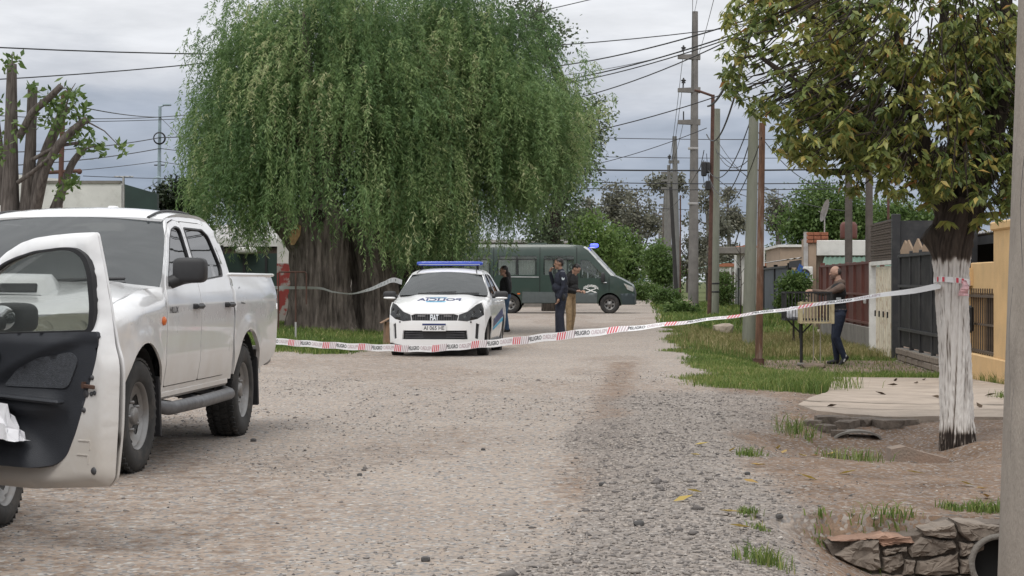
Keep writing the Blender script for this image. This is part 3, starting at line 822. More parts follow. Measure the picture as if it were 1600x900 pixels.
M_LEUC = leafmat('hazed eucalyptus leaves', [(0, (.095, .10, .078)), (.5, (.165, .165, .125)), (1, (.25, .235, .175))], trans=.25)  # distant haze is put into these colours, greyed and lightened
leafy('broadleaf_tree', 'grey green tree showing at the edge of the willow above the van', base_at(860, 82), (tpath(858, 82, [(860, 430), (868, 340), (880, 230), (885, 150)]), .35),
      [bl(882, 185, 82, 46, 55), bl(905, 250, 82, 30, 45), bl(858, 330, 82, 42, 55), bl(880, 118, 82, 40, 45), bl(828, 378, 82, 50, 32), bl(920, 195, 82, 22, 30), bl(850, 70, 82, 42, 45), bl(835, 20, 82, 40, 50)], 17000, .17, M_LGREY, M_BARKD, 1.0, 30, 3, open_=.75, tr0=.3)
leafy('broadleaf_tree', 'round bright green tree behind the van roof', base_at(925, 112), (tpath(925, 112, [(925, 430), (922, 390)]), .25), [bl(915, 378, 112, 42, 36), bl(885, 372, 112, 35, 38), bl(945, 398, 112, 26, 30)], 9000, .22, M_LBRIGHT, M_BARKD, 1.0, 30, 5)
leafy('broadleaf_tree', 'soft green tree between the van and the far truck', base_at(975, 125), (tpath(975, 125, [(974, 430), (972, 400)]), .22), [bl(970, 390, 125, 26, 28), bl(985, 412, 125, 20, 24)], 5000, .24, M_LMID, M_BARKD, 1.0, 26, 6)
leafy('broadleaf_tree', 'small dark green tree beside the far poles', base_at(1031, 118), (tpath(1031, 118, [(1030, 440), (1030, 415)]), .15), [bl(1030, 408, 118, 20, 24), bl(1036, 425, 118, 18, 18)], 4200, .2, M_LMID, M_BARKD, .8, 24, 7)
EU = [(958, 232, [(958, 400), (962, 340), (965, 300)], [(962, 298, 15, 14), (976, 318, 15, 16), (950, 325, 13, 14), (966, 345, 17, 14), (985, 345, 12, 14)]),
      (1000, 226, [(1000, 400), (998, 350), (996, 320)], [(997, 312, 17, 15), (1010, 332, 14, 15), (988, 340, 14, 15), (1003, 360, 17, 14), (1018, 352, 10, 12)]),
      (1036, 216, [(1036, 400), (1038, 340), (1040, 290)], [(1028, 288, 16, 12), (1046, 282, 17, 12), (1062, 290, 11, 11), (1038, 305, 15, 11), (1044, 345, 15, 16), (1026, 335, 11, 14)]),
      (914, 250, [(914, 400), (914, 340)], [(912, 325, 15, 13), (922, 342, 15, 13), (904, 345, 14, 12)]),
      (1108, 215, [(1108, 400), (1106, 350), (1104, 310)], [(1102, 312, 15, 13), (1118, 330, 15, 13), (1092, 345, 17, 15), (1112, 362, 19, 15), (1130, 352, 12, 13)]),
      (1140, 230, [(1140, 400), (1138, 350), (1137, 315)], [(1137, 310, 12, 12), (1150, 322, 12, 11), (1142, 345, 16, 14), (1158, 350, 11, 12)]),
      (1216, 210, [(1216, 400), (1215, 350), (1212, 320)], [(1214, 318, 13, 14), (1226, 330, 10, 12), (1206, 345, 15, 14), (1222, 360, 14, 13)]),
      (1076, 220, [(1076, 410), (1078, 380)], [(1074, 372, 16, 15), (1088, 388, 16, 14), (1064, 392, 13, 14)])]
EUL = ['eucalyptus left of the van side of the far grove, above the sloping windscreen', 'tall eucalyptus with open crown above the far truck', 'tallest far eucalyptus, its flat top behind the second concrete pole', 'lone low eucalyptus seen between the willow and the far grove', 'eucalyptus behind the rusty lamp pole', 'sparse far eucalyptus between the rusty lamp pole and the mossy pole', 'far eucalyptus just beyond the thick rusty pole', 'low far eucalyptus at the foot of the tall concrete pole']
EUL[0] = 'eucalyptus standing first in the far grove beyond the van bonnet'
for k, (px, Y, tp, bb) in enumerate(EU):
    leafy('eucalyptus', EUL[k], base_at(px, Y), (tpath(px, Y, tp), .32), [bl(a, b, Y, c, d) for a, b, c, d in bb] + [bl(px, 405, Y, 22, 22)], 3600, .42, M_LEUC, M_BARKG, 1.1, 22, 30 + k, group='eucalyptus trees of the far grove', open_=.5)
leafy('broadleaf_tree', 'large leafy green tree behind the house with the green awning', base_at(1300, 95), (tpath(1300, 95, [(1300, 400), (1300, 360)]), .3), [bl(1280, 326, 95, 42, 32), bl(1318, 340, 95, 38, 28), bl(1252, 352, 95, 26, 24), bl(1345, 352, 95, 30, 24), bl(1295, 365, 95, 55, 25)], 15000, .2, M_LMID, M_BARKD, 1.1, 30, 9)
leafy('broadleaf_tree', 'green tree behind the timber clad gate tower', base_at(1400, 100), (tpath(1400, 100, [(1400, 400), (1400, 370)]), .3), [bl(1392, 345, 100, 34, 26), bl(1430, 352, 100, 34, 24)], 6000, .2, M_LMID, M_BARKD, 1.1, 30, 10)
leafy('hedge', 'dark evergreen shrub behind the white pickup', base_at(278, 52), None, [bl(276, 303, 52, 26, 18), bl(300, 318, 52, 26, 16), bl(262, 325, 52, 20, 16), bl(285, 350, 52, 36, 30)], 6500, .12, leafmat('dark evergreen leaves', [(0, (.012, .020, .010)), (.6, (.030, .045, .020)), (1, (.06, .08, .035))], trans=.15), M_BARKD, .4, 26, 11, 'shrub')
for k, (px, py, Y, rx, ry, n, lab) in enumerate(((1008, 456, 100, 22, 10, 2600, 'low leafy shrub on the verge beside the far truck'), (1040, 464, 96, 22, 10, 2200, 'low leafy shrub at the foot of the leaning far pole'), (1066, 484, 72, 24, 8, 1500, 'dark weedy shrub in the grass near the tall concrete pole'),
                                                  (1130, 452, 88, 14, 24, 1800, 'green creeper growing under the green awning beyond the poles'))):
    leafy('shrub', lab, base_at(px, Y), None, [bl(px, py, Y, rx, ry)], n, .13, M_LMID, M_BARKD, .35, 20, 70 + k, 'shrub')
leafy('shrub', 'leafy green bush behind the black wire basket', base_at(1240, 45), (tpath(1240, 45, [(1240, 500), (1240, 470)]), .03), [bl(1238, 452, 45, 19, 24), bl(1248, 440, 45, 14, 16), bl(1230, 468, 45, 14, 14)], 4200, .075, M_LMID, M_BARKD, .2, 24, 12, 'bush')

# ---- tree on the verge with the whitewashed trunk
def leaf_shape(n_, D, ln, wd):
    """Folded leaf: base, two shoulders, midrib, tip."""
    n = len(n_); D = D / np.linalg.norm(D, axis=1, keepdims=True)
    up = np.tile(np.array([[0, 0, 1.]]), (n, 1)) + RNG.normal(0, .45, (n, 3)); s = np.cross(D, up); s /= np.maximum(np.linalg.norm(s, axis=1, keepdims=True), 1e-9); nn = np.cross(s, D)
    ln = ln[:, None]; wd = wd[:, None]
    V = np.stack([n_, n_ + D * ln * .42 + s * wd / 2 + nn * wd * .16, n_ + D * ln * .48, n_ + D * ln * .42 - s * wd / 2 + nn * wd * .16, n_ + D * ln - nn * ln * .06], 1)
    return V
def build_verge_tree():
    M_ST = [(0, (.05, .085, .03)), (.30, (.12, .17, .052)), (.55, (.225, .26, .075)), (.78, (.35, .335, .095)), (.93, (.44, .37, .11)), (1, (.36, .19, .065))]
    M_L = leafmat('verge tree leaves', M_ST, trans=.38, rough=.4, spec=.4)
    M_L1 = leafmat('verge tree single leaf', M_ST, attr=False, trans=.38, rough=.4, spec=.4)
    Y = 16.3; base = (base_at(1497, Y)[0], Y, -.06)
    t = empty('street_tree', base, 0, 'street tree with whitewashed trunk and yellowing drooping leaves', 'tree'); B0 = np.array(base)
    rel = lambda px, py, dY=0.: np.array(at(px, py, Y + dY)) - B0
    rng = np.random.default_rng(77)
    low = bark_tube([rel(1497, 740), rel(1497, 692), rel(1496, 660), rel(1493, 560), rel(1489, 480), rel(1487, 415), rel(1487, 385), rel(1492, 350), rel(1502, 310)], [.152, .150, .138, .128, .130, .145, .172, .170, .14], 120, .014, .10, 34, 2, 9.0, .03)
    M_LIME = leafmat('bark limewashed to shoulder height', [(0, (.030, .024, .021)), (.10, (.085, .068, .057)), (.22, (.22, .19, .165)), (.36, (.47, .44, .41)), (.54, (.62, .59, .555)), (1, (.66, .64, .61))], trans=0, rough=.95, spec=.1)
    zz = low[0][:, 2]; nz = vnoise(zz * 5 + 3, low[0][:, 0] * 9, 3) - .5; nf = vnoise(low[0][:, 0] * 40, zz * 14 + low[0][:, 1] * 30, 6) - .5
    ridge = bark_tube.rid + .16 * nz
    ridge = ridge - .5 * np.exp(-(np.clip(zz - .03, 0, 9) / .04))                  # limewash ends above the earth ...
    lime = 1 - sst(1.46, 1.54, zz + .10 * nf + .06 * nz); ridge = lime * ridge + (1 - lime) * .11 * bark_tube.rid     # ... and at shoulder height
    wt = trunk_obj('trunk', [low], M_LIME, t); a_ = wt.data.attributes.new('tint', 'FLOAT', 'POINT'); a_.data.foreach_set('value', ridge.astype(np.float32))
    up = []
    def limb(pts, r, n=18): up.append(bark_tube([rel(*p) for p in pts], r, n, .05, .08, 8, int(pts[0][0]) % 50, 2.))
    limb([(1480, 395), (1462, 372), (1448, 362)], [.13, .10, .085])
    limb([(1495, 370), (1478, 330), (1462, 280), (1440, 220), (1420, 140), (1400, 40)], [.12, .10, .085, .07, .05, .03])
    limb([(1505, 350), (1520, 300), (1545, 240), (1560, 160), (1570, 60), (1575, -60)], [.15, .13, .11, .09, .06, .04])
    limb([(1500, 340), (1500, 270, .3), (1490, 180, .6), (1480, 80, .8), (1470, -40, .9)], [.11, .09, .07, .05, .03])
    limb([(1462, 285), (1400, 235, -.3), (1330, 190, -.5), (1260, 140, -.6), (1190, 90, -.6)], [.07, .055, .045, .032, .018])
    limb([(1440, 225), (1370, 260, .4), (1310, 270, .6), (1260, 265, .7)], [.055, .042, .03, .016])
    limb([(1545, 245), (1590, 220, -.4), (1650, 200, -.7)], [.07, .05, .03])
    limb([(1420, 145), (1340, 80, .3), (1270, 30, .4), (1200, -20, .4)], [.05, .038, .028, .016])
    E = [((1290, 110), (165, 165), 0), ((1400, 170), (170, 160), 0), ((1500, 190), (140, 165), -.1), ((1590, 150), (150, 200), 0), ((1400, 0), (240, 150), 0), ((1560, -20), (190, 170), 0), ((1230, 60), (110, 130), 0), ((1300, 215), (85, 70), 0), ((1390, 265), (100, 75), 0), ((1525, 285), (85, 75), -.2), ((1570, 200), (100, 130), .2)]
    OUTL = curve([(1100, 10), (1125, 215), (1160, 235), (1200, 245), (1250, 268), (1300, 300), (1370, 312), (1420, 325), (1470, 335), (1500, 345), (1560, 365), (1640, 330)])
    tw, ch, single, leafs = [], [], [], []
    nrose = 4700
    for _ in range(nrose):
        (cx, cy), (rx, ry), dY = E[rng.integers(len(E))]
        d = rng.normal(size=3); d /= np.linalg.norm(d); f = rng.uniform(.25, 1.0) ** .45
        px, py, y = cx + d[0] * rx * f, cy - d[2] * ry * f, dY + d[1] * 1.15 * f
        if px < 1126 or py > OUTL(px) - rng.uniform(0, 30) or py < -190 or px > 1740: continue
        if vnoise(np.array([px / 34.]), np.array([py / 34.]), 4)[0] < .38 and rng.random() < .85: continue
        c = rel(px, py, y)
        nl = rng.integers(6, 11); ax = np.array([rng.normal(0, .5), rng.normal(0, .5), -.35 + rng.normal(0, .25)])
        az = np.sort(rng.uniform(0, 6.28, nl)); D = np.stack([np.cos(az), np.sin(az), rng.uniform(-1.1, -.05, nl)], 1) + ax * .5
        q = c + np.outer(np.linspace(0, .10, nl), -ax / max(np.linalg.norm(ax), .1))
        leafs.append((q, D, rng.uniform(.068, .112, nl), np.clip(rng.normal(.40 + .20 * (vnoise(np.array([px / 70.]), np.array([py / 70.]), 14)[0] - .35) * 2 + .20 * (px < 1300) * rng.random(), .15, nl) + (rng.random(nl) < .04) * .5, 0, 1), np.full(nl, px), np.full(nl, py), np.full(nl, y)))
        if rng.random() < .55:
            e = c + np.array([(1480 - px) / F * Y * .22, rng.normal(0, .12), .10 + abs(rng.normal(0, .10))])
            tw.append((c, (c + e) / 2 + rng.normal(0, .03, 3), e))
    for px, py in ((1530, 340), (1555, 330), (1472, 300), (1500, 318), (1448, 318), (1480, 345)):      # sprig hanging in front of the trunk
        c = rel(px, py, -.35); nl = 8; az = np.linspace(0, 6.28, nl, endpoint=False)
        leafs.append((np.tile(c, (nl, 1)), np.stack([np.cos(az), np.sin(az) * .6, np.full(nl, -.55)], 1), np.full(nl, .125), np.clip(rng.normal(.66, .1, nl), 0, 1), np.full(nl, px), np.full(nl, py), np.full(nl, -.8)))
    Q = np.concatenate([l[0] for l in leafs]); D = np.concatenate([l[1] for l in leafs]); LN = np.concatenate([l[2] for l in leafs]); TI = np.concatenate([l[3] for l in leafs]); PX = np.concatenate([l[4] for l in leafs]); PY = np.concatenate([l[5] for l in leafs]); YY = np.concatenate([l[6] for l in leafs])
    V = leaf_shape(Q, D, LN, LN * RNG.uniform(.36, .46, len(LN)))
    score = YY + 3. * ((PX > 1590) | (PY < 8)); order = np.argsort(score); one = order[:300]; rest = order[300:]
    Vr = V[rest]; n = len(Vr); T = np.array([(0, 1, 2), (1, 4, 2), (0, 2, 3), (2, 4, 3)])
    o = obj_np('crown', Vr.reshape(-1, 3), (T[None] + (np.arange(n) * 5)[:, None, None]).reshape(-1, 3), M_L, t, tint=np.repeat(TI[rest], 5)); o['kind'] = 'stuff'
    lm = mesh_np('leaf', [(0, 0, 0), (.42, .21, .08), (.48, 0, 0), (.42, -.21, .08), (1, 0, -.06)], T); lm.materials.append(M_L1)
    for k in one:
        d = Vector(D[k]).normalized(); M = d.to_track_quat('X', 'Z').to_matrix().to_4x4()
        lo = bpy.data.objects.new('leaf', lm); COL.objects.link(lo); lo.parent = t
        lo.matrix_basis = Matrix.Translation(Q[k]) @ M @ Matrix.Rotation(float(rng.normal(0, .5)), 4, 'X') @ Matrix.Scale(float(LN[k]), 4)
    b = MB()
    for a, m_, e in tw: b.tube([a, m_, e], [.003, .005, .007], 4, caps=False)
    tb = b.build('twigs', M_BARKD, t); tb['kind'] = 'stuff'
    trunk_obj('limbs', up, M_BARKD, t)
    return t
TREE = build_verge_tree()

# ---- pollarded tree behind the pickup
def build_pollard():
    Y = 24.; base = base_at(42, Y)
    t = empty('pollarded_tree', base, 0, 'lopped tree with bare stub limbs and fresh sprouts behind the pickup', 'tree'); B0 = np.array(base)
    rel = lambda px, py, dY=0.: np.array(at(px, py, Y + dY)) - B0
    rng = np.random.default_rng(9); tubes = []
    M_PB = bark_mat('pollard bark', (.070, .060, .054), (.17, .15, .135), 5.)
    def limb(pts, rpx, s): tubes.append(bark_tube([rel(*p) for p in pts], [q / 150. for q in rpx], 22, .06, .06, 9, s, 1.2))
    limb([(42, 700), (40, 560), (38, 400), (30, 330)], [44, 38, 34, 30], 1)
    limb([(20, 420), (16, 320), (17, 230), (18, 165), (19, 100)], [24, 17, 13, 11, 9], 2)
    limb([(40, 400), (44, 300), (48, 220), (51, 136)], [20, 13, 10, 9], 3)
    limb([(30, 215, -.3), (50, 175, -.4), (75, 155, -.5), (95, 135, -.6)], [7, 7, 6.5, 6], 4)
    limb([(46, 380), (58, 290), (75, 230), (90, 195), (103, 165)], [18, 12, 10, 9, 8.5], 5)
    limb([(55, 330, -.2), (70, 265, -.4), (92, 225, -.5), (120, 198, -.5), (136, 186, -.5)], [10, 8, 7.5, 7, 6], 6)
    limb([(85, 330, .1), (100, 290, .1), (112, 255, .1), (131, 232, .1)], [11, 8, 7, 6], 7)
    limb([(50, 250, -.3), (90, 228, -.4), (124, 223, -.5)], [4, 3.5, 3], 8)
    limb([(28, 285, -.3), (50, 270, -.4), (75, 248, -.5)], [4, 4, 3], 9)
    limb([(4, 320, .2), (0, 250, .2), (-8, 180, .2)], [12, 9, 8], 10)
    trunk_obj('trunk', tubes, M_PB, t)
    ch = []
    for (px, py, n, sp) in ((19, 95, 26, 12), (12, 108, 12, 8), (51, 140, 16, 10), (60, 145, 18, 14), (85, 160, 46, 24), (95, 175, 60, 26), (70, 185, 40, 22), (112, 158, 26, 14), (118, 145, 20, 12), (125, 172, 36, 18), (128, 195, 34, 16), (122, 215, 26, 14), (140, 228, 38, 18), (160, 232, 22, 14), (186, 232, 16, 10), (104, 285, 24, 12), (115, 290, 20, 10), (95, 300, 18, 12), (80, 245, 18, 12), (2, 170, 30, 20), (0, 230, 30, 22), (30, 200, 20, 18), (98, 205, 20, 20)):
        P = np.stack([rng.normal(px, sp * .5, n), rng.normal(py, sp * .5, n)], 1)
        Q = np.array([rel(a, b, -.4 + rng.normal(0, .15)) for a, b in P]); D = rng.normal(size=(n, 3)); D[:, 2] += .2
        V, _ = leaf_quads(Q, D, rng.uniform(.07, .15, n), rng.uniform(.035, .065, n)); ch.append((V, np.clip(rng.normal(.55, .2, n), 0, 1)))
    crown_obj('sprouts', ch, M_LMID, t)['kind'] = 'stuff'
    b = MB()
    for (p0, p1) in (((136, 190), (190, 232)), ((103, 166), (118, 130)), ((19, 102), (19, 84)), ((131, 234), (165, 235)), ((112, 160), (128, 200)), ((95, 138), (112, 150))):
        b.tube([rel(*p0, -.5), (rel(*p0, -.5) + rel(*p1, -.4)) / 2 + np.array([0, 0, .05]), rel(*p1, -.4)], [.012, .008, .004], 5)
    b.build('shoots', M_PB, t)['kind'] = 'stuff'
build_pollard()

# ---- the wood that closes the view far beyond the street
tl = leafy('treeline', 'far wooded strip closing the end of the street', (20, 340, 0), None, [((-70 + 7.5 * k, 340 + 14 * math.sin(k * 2.3), 3.2 + 1.6 * math.sin(k * 1.7)), (6.5, 5, 3.6 + 1.5 * math.sin(k * 1.7))) for k in range(34)], 17000, .75, M_LGREY, M_BARKD, 2.4, 24, 88)
tl['kind'] = 'stuff'
# ------------------------------------------------------------------ vehicles: shared pieces
M_PAINT = mat('white car paint', (.74, .745, .75), .25, var=.03, scale=2, coat=1., dirt=(.58, .55, .50, .28), dscale=1.7, dust=(.40, .34, .27, .42, 1.05, .62))
M_PAINT2 = mat('clean white car paint', (.80, .80, .80), .3, var=.02, scale=2, coat=.7)
M_BLACK = mat('black plastic', (.022, .022, .024), .55, var=.2, bump=.15, bscale=250)
M_TRIM = mat('soft dark door trim', (.026, .029, .036), .62, var=.15, bump=.2, bscale=300)
M_RUBBER = mat('tyre rubber', (.028, .027, .026), .85, var=.3, scale=9, dirt=(.16, .135, .11, .35), dscale=6)
M_WELL = mat('wheel well', (.012, .012, .012), .95)
M_CHROME = mat('chrome', (.78, .79, .80), .12, 1.0, var=.03)
M_STEEL = mat('wheel alloy', (.24, .235, .23), .45, .6, var=.15, dirt=(.20, .17, .14, .5), dscale=8)
M_GLASS = glass('tinted window glass', (.02, .025, .028), .22, .22)
M_WGLASS = glass('windscreen glass', (.06, .08, .09), .34, .12)
M_LAMP = glass('yellowed lamp glass', (.56, .53, .38), .72)
M_REFL = mat('lamp reflector', (.62, .63, .60), .22, .6, var=.2, scale=14)
M_ORANGE = mat('amber lens', (.65, .14, .02), .25, var=.1)
M_RED = mat('red lens', (.35, .012, .012), .25, var=.1)
M_SEAT = mat('grey seat cloth', (.05, .05, .052), .9)
M_BADGE = mat('dark badge', (.03, .03, .035), .4)

def arch(cx, cz, r, a0, a1, n=16):
    return [(cx + r * math.cos(math.radians(a0 + (a1 - a0) * i / n)), cz + r * math.sin(math.radians(a0 + (a1 - a0) * i / n))) for i in range(n + 1)]
def wheel_mesh(r, w, rr, nsp, treads=True):
    """Tyre and rim meshes; axle along local Y, outer face at +Y."""
    t = MB(); h = w / 2
    t.lathe([(rr, -h * .82), (rr + .02, -h * .98), (r - .055, -h), (r - .018, -h * .9), (r - .004, -h * .72), (r, -h * .35), (r, h * .35), (r - .004, h * .72), (r - .018, h * .9), (r - .055, h), (rr + .02, h * .98), (rr, h * .82)], 48)
    if treads:
        for k in range(44):
            a = 2 * math.pi * k / 44
            for row, (yy, ww) in enumerate(((-.72, .30), (-.24, .34), (.24, .34), (.72, .30))):
                aa = a + (.07 if row % 2 else 0)
                M = Matrix.Rotation(-aa, 4, 'Y') @ Matrix.Translation((r + .001, yy * h, 0)) @ Matrix.Rotation(.25 * (-1) ** row, 4, 'X')
                t.box((0, 0, 0), (.014, ww * h, .034 * r / .37), M=M)
    g = MB()
    # dished disc with windows between the spokes, barrel and hub
    out = [((rr - .004) * math.cos(2 * math.pi * i / 60), (rr - .004) * math.sin(2 * math.pi * i / 60)) for i in range(60)]
    holes = []
    for k in range(nsp):
        a = 2 * math.pi * (k + .5) / nsp; da = math.pi / nsp * .62
        hole = [(.50 * rr * math.cos(a + da * .55 * s), .50 * rr * math.sin(a + da * .55 * s)) for s in (1, 0, -1)] + [(.84 * rr * math.cos(a + da * s), .84 * rr * math.sin(a + da * s)) for s in (-1, -.4, .4, 1)]
        holes.append(rounded(hole, .025, 3))
    V2, T = tri2d(out, holes, .035)
    R = np.hypot(V2[:, 0], V2[:, 1]) / rr
    dish = h * .62 - .045 * np.exp(-((R - .62) / .28) ** 2) + .022 * sst(.9, 1.0, R)
    V, Fc = shell(np.stack([V2[:, 0], dish, V2[:, 1]], 1), T, .02, (0, -1, 0))
    g.add(V, [tuple(f) for f in Fc], smooth=True)
    g.lathe([(rr, h * .86), (rr - .012, h * .80), (rr - .02, h * .5), (rr - .03, -h * .8)], 40)
    g.lathe([(.0, h * .78), (.05, h * .77), (.058, h * .70), (.062, h * .4)], 20)
    for k in range(5):
        a = 2 * math.pi * k / 5
        g.lathe([(0, h * .72), (.011, h * .71), (.012, h * .4)], 8, M=Matrix.Translation((.095 * math.cos(a), 0, .095 * math.sin(a))))
    g.lathe([(0, -h * .1), (rr - .03, -h * .1)], 24, mi=1)          # brake shadow plate
    return t, g
def put_wheels(root, r, w, rr, nsp, spots, steer=0.):
    t, g = wheel_mesh(r, w, rr, nsp)
    w0 = t.build('wheel', M_RUBBER, root); g0 = g.build('rim', [M_STEEL, M_BLACK], w0)
    for i, (x, y) in enumerate(spots):
        o = w0 if i == 0 else copy_tree(w0, root)
        o.location = (x, y, r - .008)
        o.rotation_euler = (0, .7 * i, (0 if y > 0 else math.pi) + (steer if x > -1 else 0))
def seat(b, x, y, z, w=.46, mi=0):
    b.box((x, y, z), (.46, w, .14), b=.05, mi=mi)
    b.box((x - .27, y, z + .34), (.12, w * .95, .62), (0, -.2, 0), b=.05, mi=mi)
    b.box((x - .36, y, z + .73), (.08, w * .5, .17), (0, -.1, 0), b=.035, mi=mi)

# ------------------------------------------------------------------ white double cab pickup
def build_truck():
    heading = Vector((-.085, -1, 0)).normalized()
    ax = Vector((-2.47, 12.72, 0))                       # left front tyre, outer face
    left = Vector((-heading.y, heading.x, 0))
    org = ax - left * .86
    rz = math.atan2(heading.y, heading.x)
    root = empty('pickup_truck', (org.x, org.y, gz(org.x, org.y) + .004), rz, 'white double cab pickup truck with scratched dusty side and black mirror', 'pickup truck')
    XR = -3.085
    wz = curve([(.40, .845), (.50, .862), (.62, .885), (.72, .898), (.78, .898), (.95, .905), (1.08, .905), (1.18, .89), (1.25, .868), (1.5, .788), (1.70, .712), (1.80, .64)])
    zf = curve([(-.6, 1.225), (-.1, 1.185), (.3, 1.13), (.6, 1.06), (.82, .98)])
    def W(x, z):
        w = wz(z) - .17 * np.clip((x - .15) / .75, 0, 1) ** 2.2 - .02 * np.clip((-3.6 - x) / .7, 0, 1) ** 2
        for cx, cz, r in ((0, .38, .47), (XR, .39, .48)):
            d = np.hypot(x - cx, z - cz)
            w = w + .022 * np.exp(-((d - r - .02) / .06) ** 2)
        top = zf(x)
        k = np.clip((z - (top - .11)) / .11, 0, 1.2) * sst(-.57, -.38, x)
        return w - .10 * k ** 2
    def side(s, off=0.): return lambda u, v: (u, s * (W(u, v) - off), v)
    bz = .50
    fender = [(-.545, bz), (-.54, 1.0), (-.52, 1.215), (-.1, 1.183), (.3, 1.128), (.5, 1.085), (.60, 1.055), (.64, .90), (.70, .80)] + [(.66, .62), (.62, .50), (.46, .48)] + arch(0, .38, .47, 12, 168, 18) + [(-.47, bz)]
    FD = [(-.565, .53), (-1.50, .53), (-1.50, 1.15), (-1.545, 1.40), (-1.578, 1.695), (-1.42, 1.708), (-1.24, 1.68), (-1.08, 1.60), (-.60, 1.225), (-.555, 1.12)]
    RDo = [(-1.515, .53), (-2.33, .53), (-2.40, .62), (-2.45, .82), (-2.48, 1.2), (-2.515, 1.36), (-2.40, 1.62), (-2.30, 1.685), (-2.18, 1.70), (-1.595, 1.70), (-1.56, 1.40), (-1.515, 1.15)]
    FW = [(-.68, 1.225), (-1.455, 1.255), (-1.492, 1.42), (-1.522, 1.65), (-1.40, 1.662), (-1.25, 1.635), (-1.11, 1.56), (-.72, 1.265)]
    RW = [(-1.565, 1.262), (-2.38, 1.30), (-2.42, 1.37), (-2.33, 1.61), (-2.20, 1.658), (-1.632, 1.658), (-1.597, 1.42)]
    grow = lambda P, d, c: [(c[0] + (x - c[0]) * (1 + d), c[1] + (z - c[1]) * (1 + d * 1.1)) for x, z in P]
    CAB = [(-.50, 1.218), (-1.21, 1.70), (-1.36, 1.735), (-1.7, 1.76), (-2.1, 1.765), (-2.42, 1.745), (-2.60, 1.66), (-2.66, 1.50), (-2.66, 1.30), (-2.585, 1.24), (-2.565, .485), (-.53, .485)]
    for s in (1, -1):
        panel('fender', fender, [], side(s), M_PAINT, root, .06)
        panel('cab_side', CAB, [grow(FD, .012, (-1.0, 1.1)), grow(RDo, .012, (-2.0, 1.1))], side(s, .006), M_PAINT, root, .07)
        panel('door_jamb', [(-.52, .5), (-2.55, .5), (-2.55, 1.2), (-.52, 1.2)], [], side(s, .05), M_BLACK, root, .15)
        for nm, P, Wd in (('front_door', FD, FW), ('rear_door', RDo, RW)):
            d = panel('door', rounded(P, .03), [rounded(Wd, .035)], side(s), M_PAINT, root, .06, .03)
            panel('window', rounded(grow(Wd, .02, (np.mean([p[0] for p in Wd]), np.mean([p[1] for p in Wd]))), .035), [], side(s, .012), M_GLASS, d, .1, .004)
            cxw, czw = np.mean([p[0] for p in Wd]), np.mean([p[1] for p in Wd])
            panel('window_seal', rounded(grow(Wd, .025, (cxw, czw)), .035), [rounded(grow(Wd, -.035, (cxw, czw)), .035)], side(s, -.002), M_BLACK, d, .06, .012)
            hx = P[1][0] + (.14 if nm == 'front_door' else -.02)
            b = MB(); y0 = s * float(W(np.array(hx), np.array(1.07)))
            b.box((hx, y0 + s * .030, 1.075), (.20, .028, .032), b=.012); b.box((hx - .09, y0 + s * .012, 1.075), (.03, .05, .04), b=.01); b.box((hx + .09, y0 + s * .012, 1.075), (.03, .05, .04), b=.01)
            b.build('handle', M_BLACK, d)
        bed = [(-2.60, .52), (-2.635, .52)] + arch(XR, .39, .475, 15, 165, 18)[0:] + [(-3.55, .52), (-4.0, .56), (-4.26, .62), (-4.32, .80), (-4.31, 1.22), (-4.27, 1.315), (-3.4, 1.318), (-2.70, 1.318), (-2.61, 1.30)]
        bed = [(-2.60, .52)] + arch(XR, .39, .475, 15, 165, 18) + [(-4.0, .56), (-4.26, .62), (-4.32, .80), (-4.31, 1.22), (-4.27, 1.315), (-3.4, 1.318), (-2.70, 1.318), (-2.61, 1.30)]
        panel('bed_side', bed, [], side(s), M_PAINT, root, .06, .03)
        b = MB(); b.box((-3.45, s * .795, 1.312), (1.68, .14, .028), b=.012); b.build('bed_rail_cap', M_PAINT, root)
        b = MB(); b.box((-3.45, s * .745, 1.08), (1.68, .02, .46)); b.build('bed_liner', M_BLACK, root)
        b = MB(); b.box((-4.31, s * .76, 1.02), (.05, .16, .40), b=.02); b.build('tail_light', M_RED, root)
        # wheel wells, mud flaps, sill and step
        for cx, cz, r in ((0, .38, .455), (XR, .39, .465)):
            b = MB(); A = arch(cx, cz, r, -5, 185, 14); V = [(x, s * .86, z) for x, z in A] + [(x, s * .45, z) for x, z in A]; n = len(A)
            b.add(V, [(i, i + 1, i + 1 + n, i + n) for i in range(n - 1)]); b.box((cx, s * .44, .62), (.92, .02, .6)); b.build('wheel_well', M_WELL, root)
            b = MB(); b.box((cx - .47 + .02, s * .77, .42 if cx < -1 else .40), (.03, .23, .42), (0, .12, 0), b=.008); b.build('mud_flap', M_BLACK, root)
        b = MB(); b.box((-1.53, s * .83, .47), (2.0, .06, .07), b=.02); b.build('sill', M_PAINT, root)
        b = MB(); b.tube([(-.50, s * .80, .40), (-.62, s * .90, .375), (-1.5, s * .905, .37), (-2.40, s * .90, .375), (-2.50, s * .80, .40)], .048, 12)
        for xx in (-.9, -1.6, -2.2): b.tube([(xx, s * .60, .43), (xx, s * .88, .38)], .022, 6)
        b.build('step_bar', mat('worn step bar', (.13, .13, .135), .45, .4, var=.3, scale=12), root)
        # mirror
        b = MB(); b.sell((-.80, s * 1.0, 1.335), (.07, .118, .09), .42, 12); b.tube([(-.76, s * .86, 1.245), (-.79, s * .96, 1.29)], [.045, .05], 8)
        mo = b.build('mirror', M_BLACK, root)
        b = MB(); b.box((-.868, s * 1.0, 1.335), (.006, .19, .14), (0, 0, s * -.10), b=.002); b.build('mirror_glass', M_CHROME, mo)
        b = MB(); b.prism([(-.70, 1.20), (-.80, 1.225), (-.845, 1.30)], s * .86, s * .875); b.build('mirror_base', M_BLACK, mo)
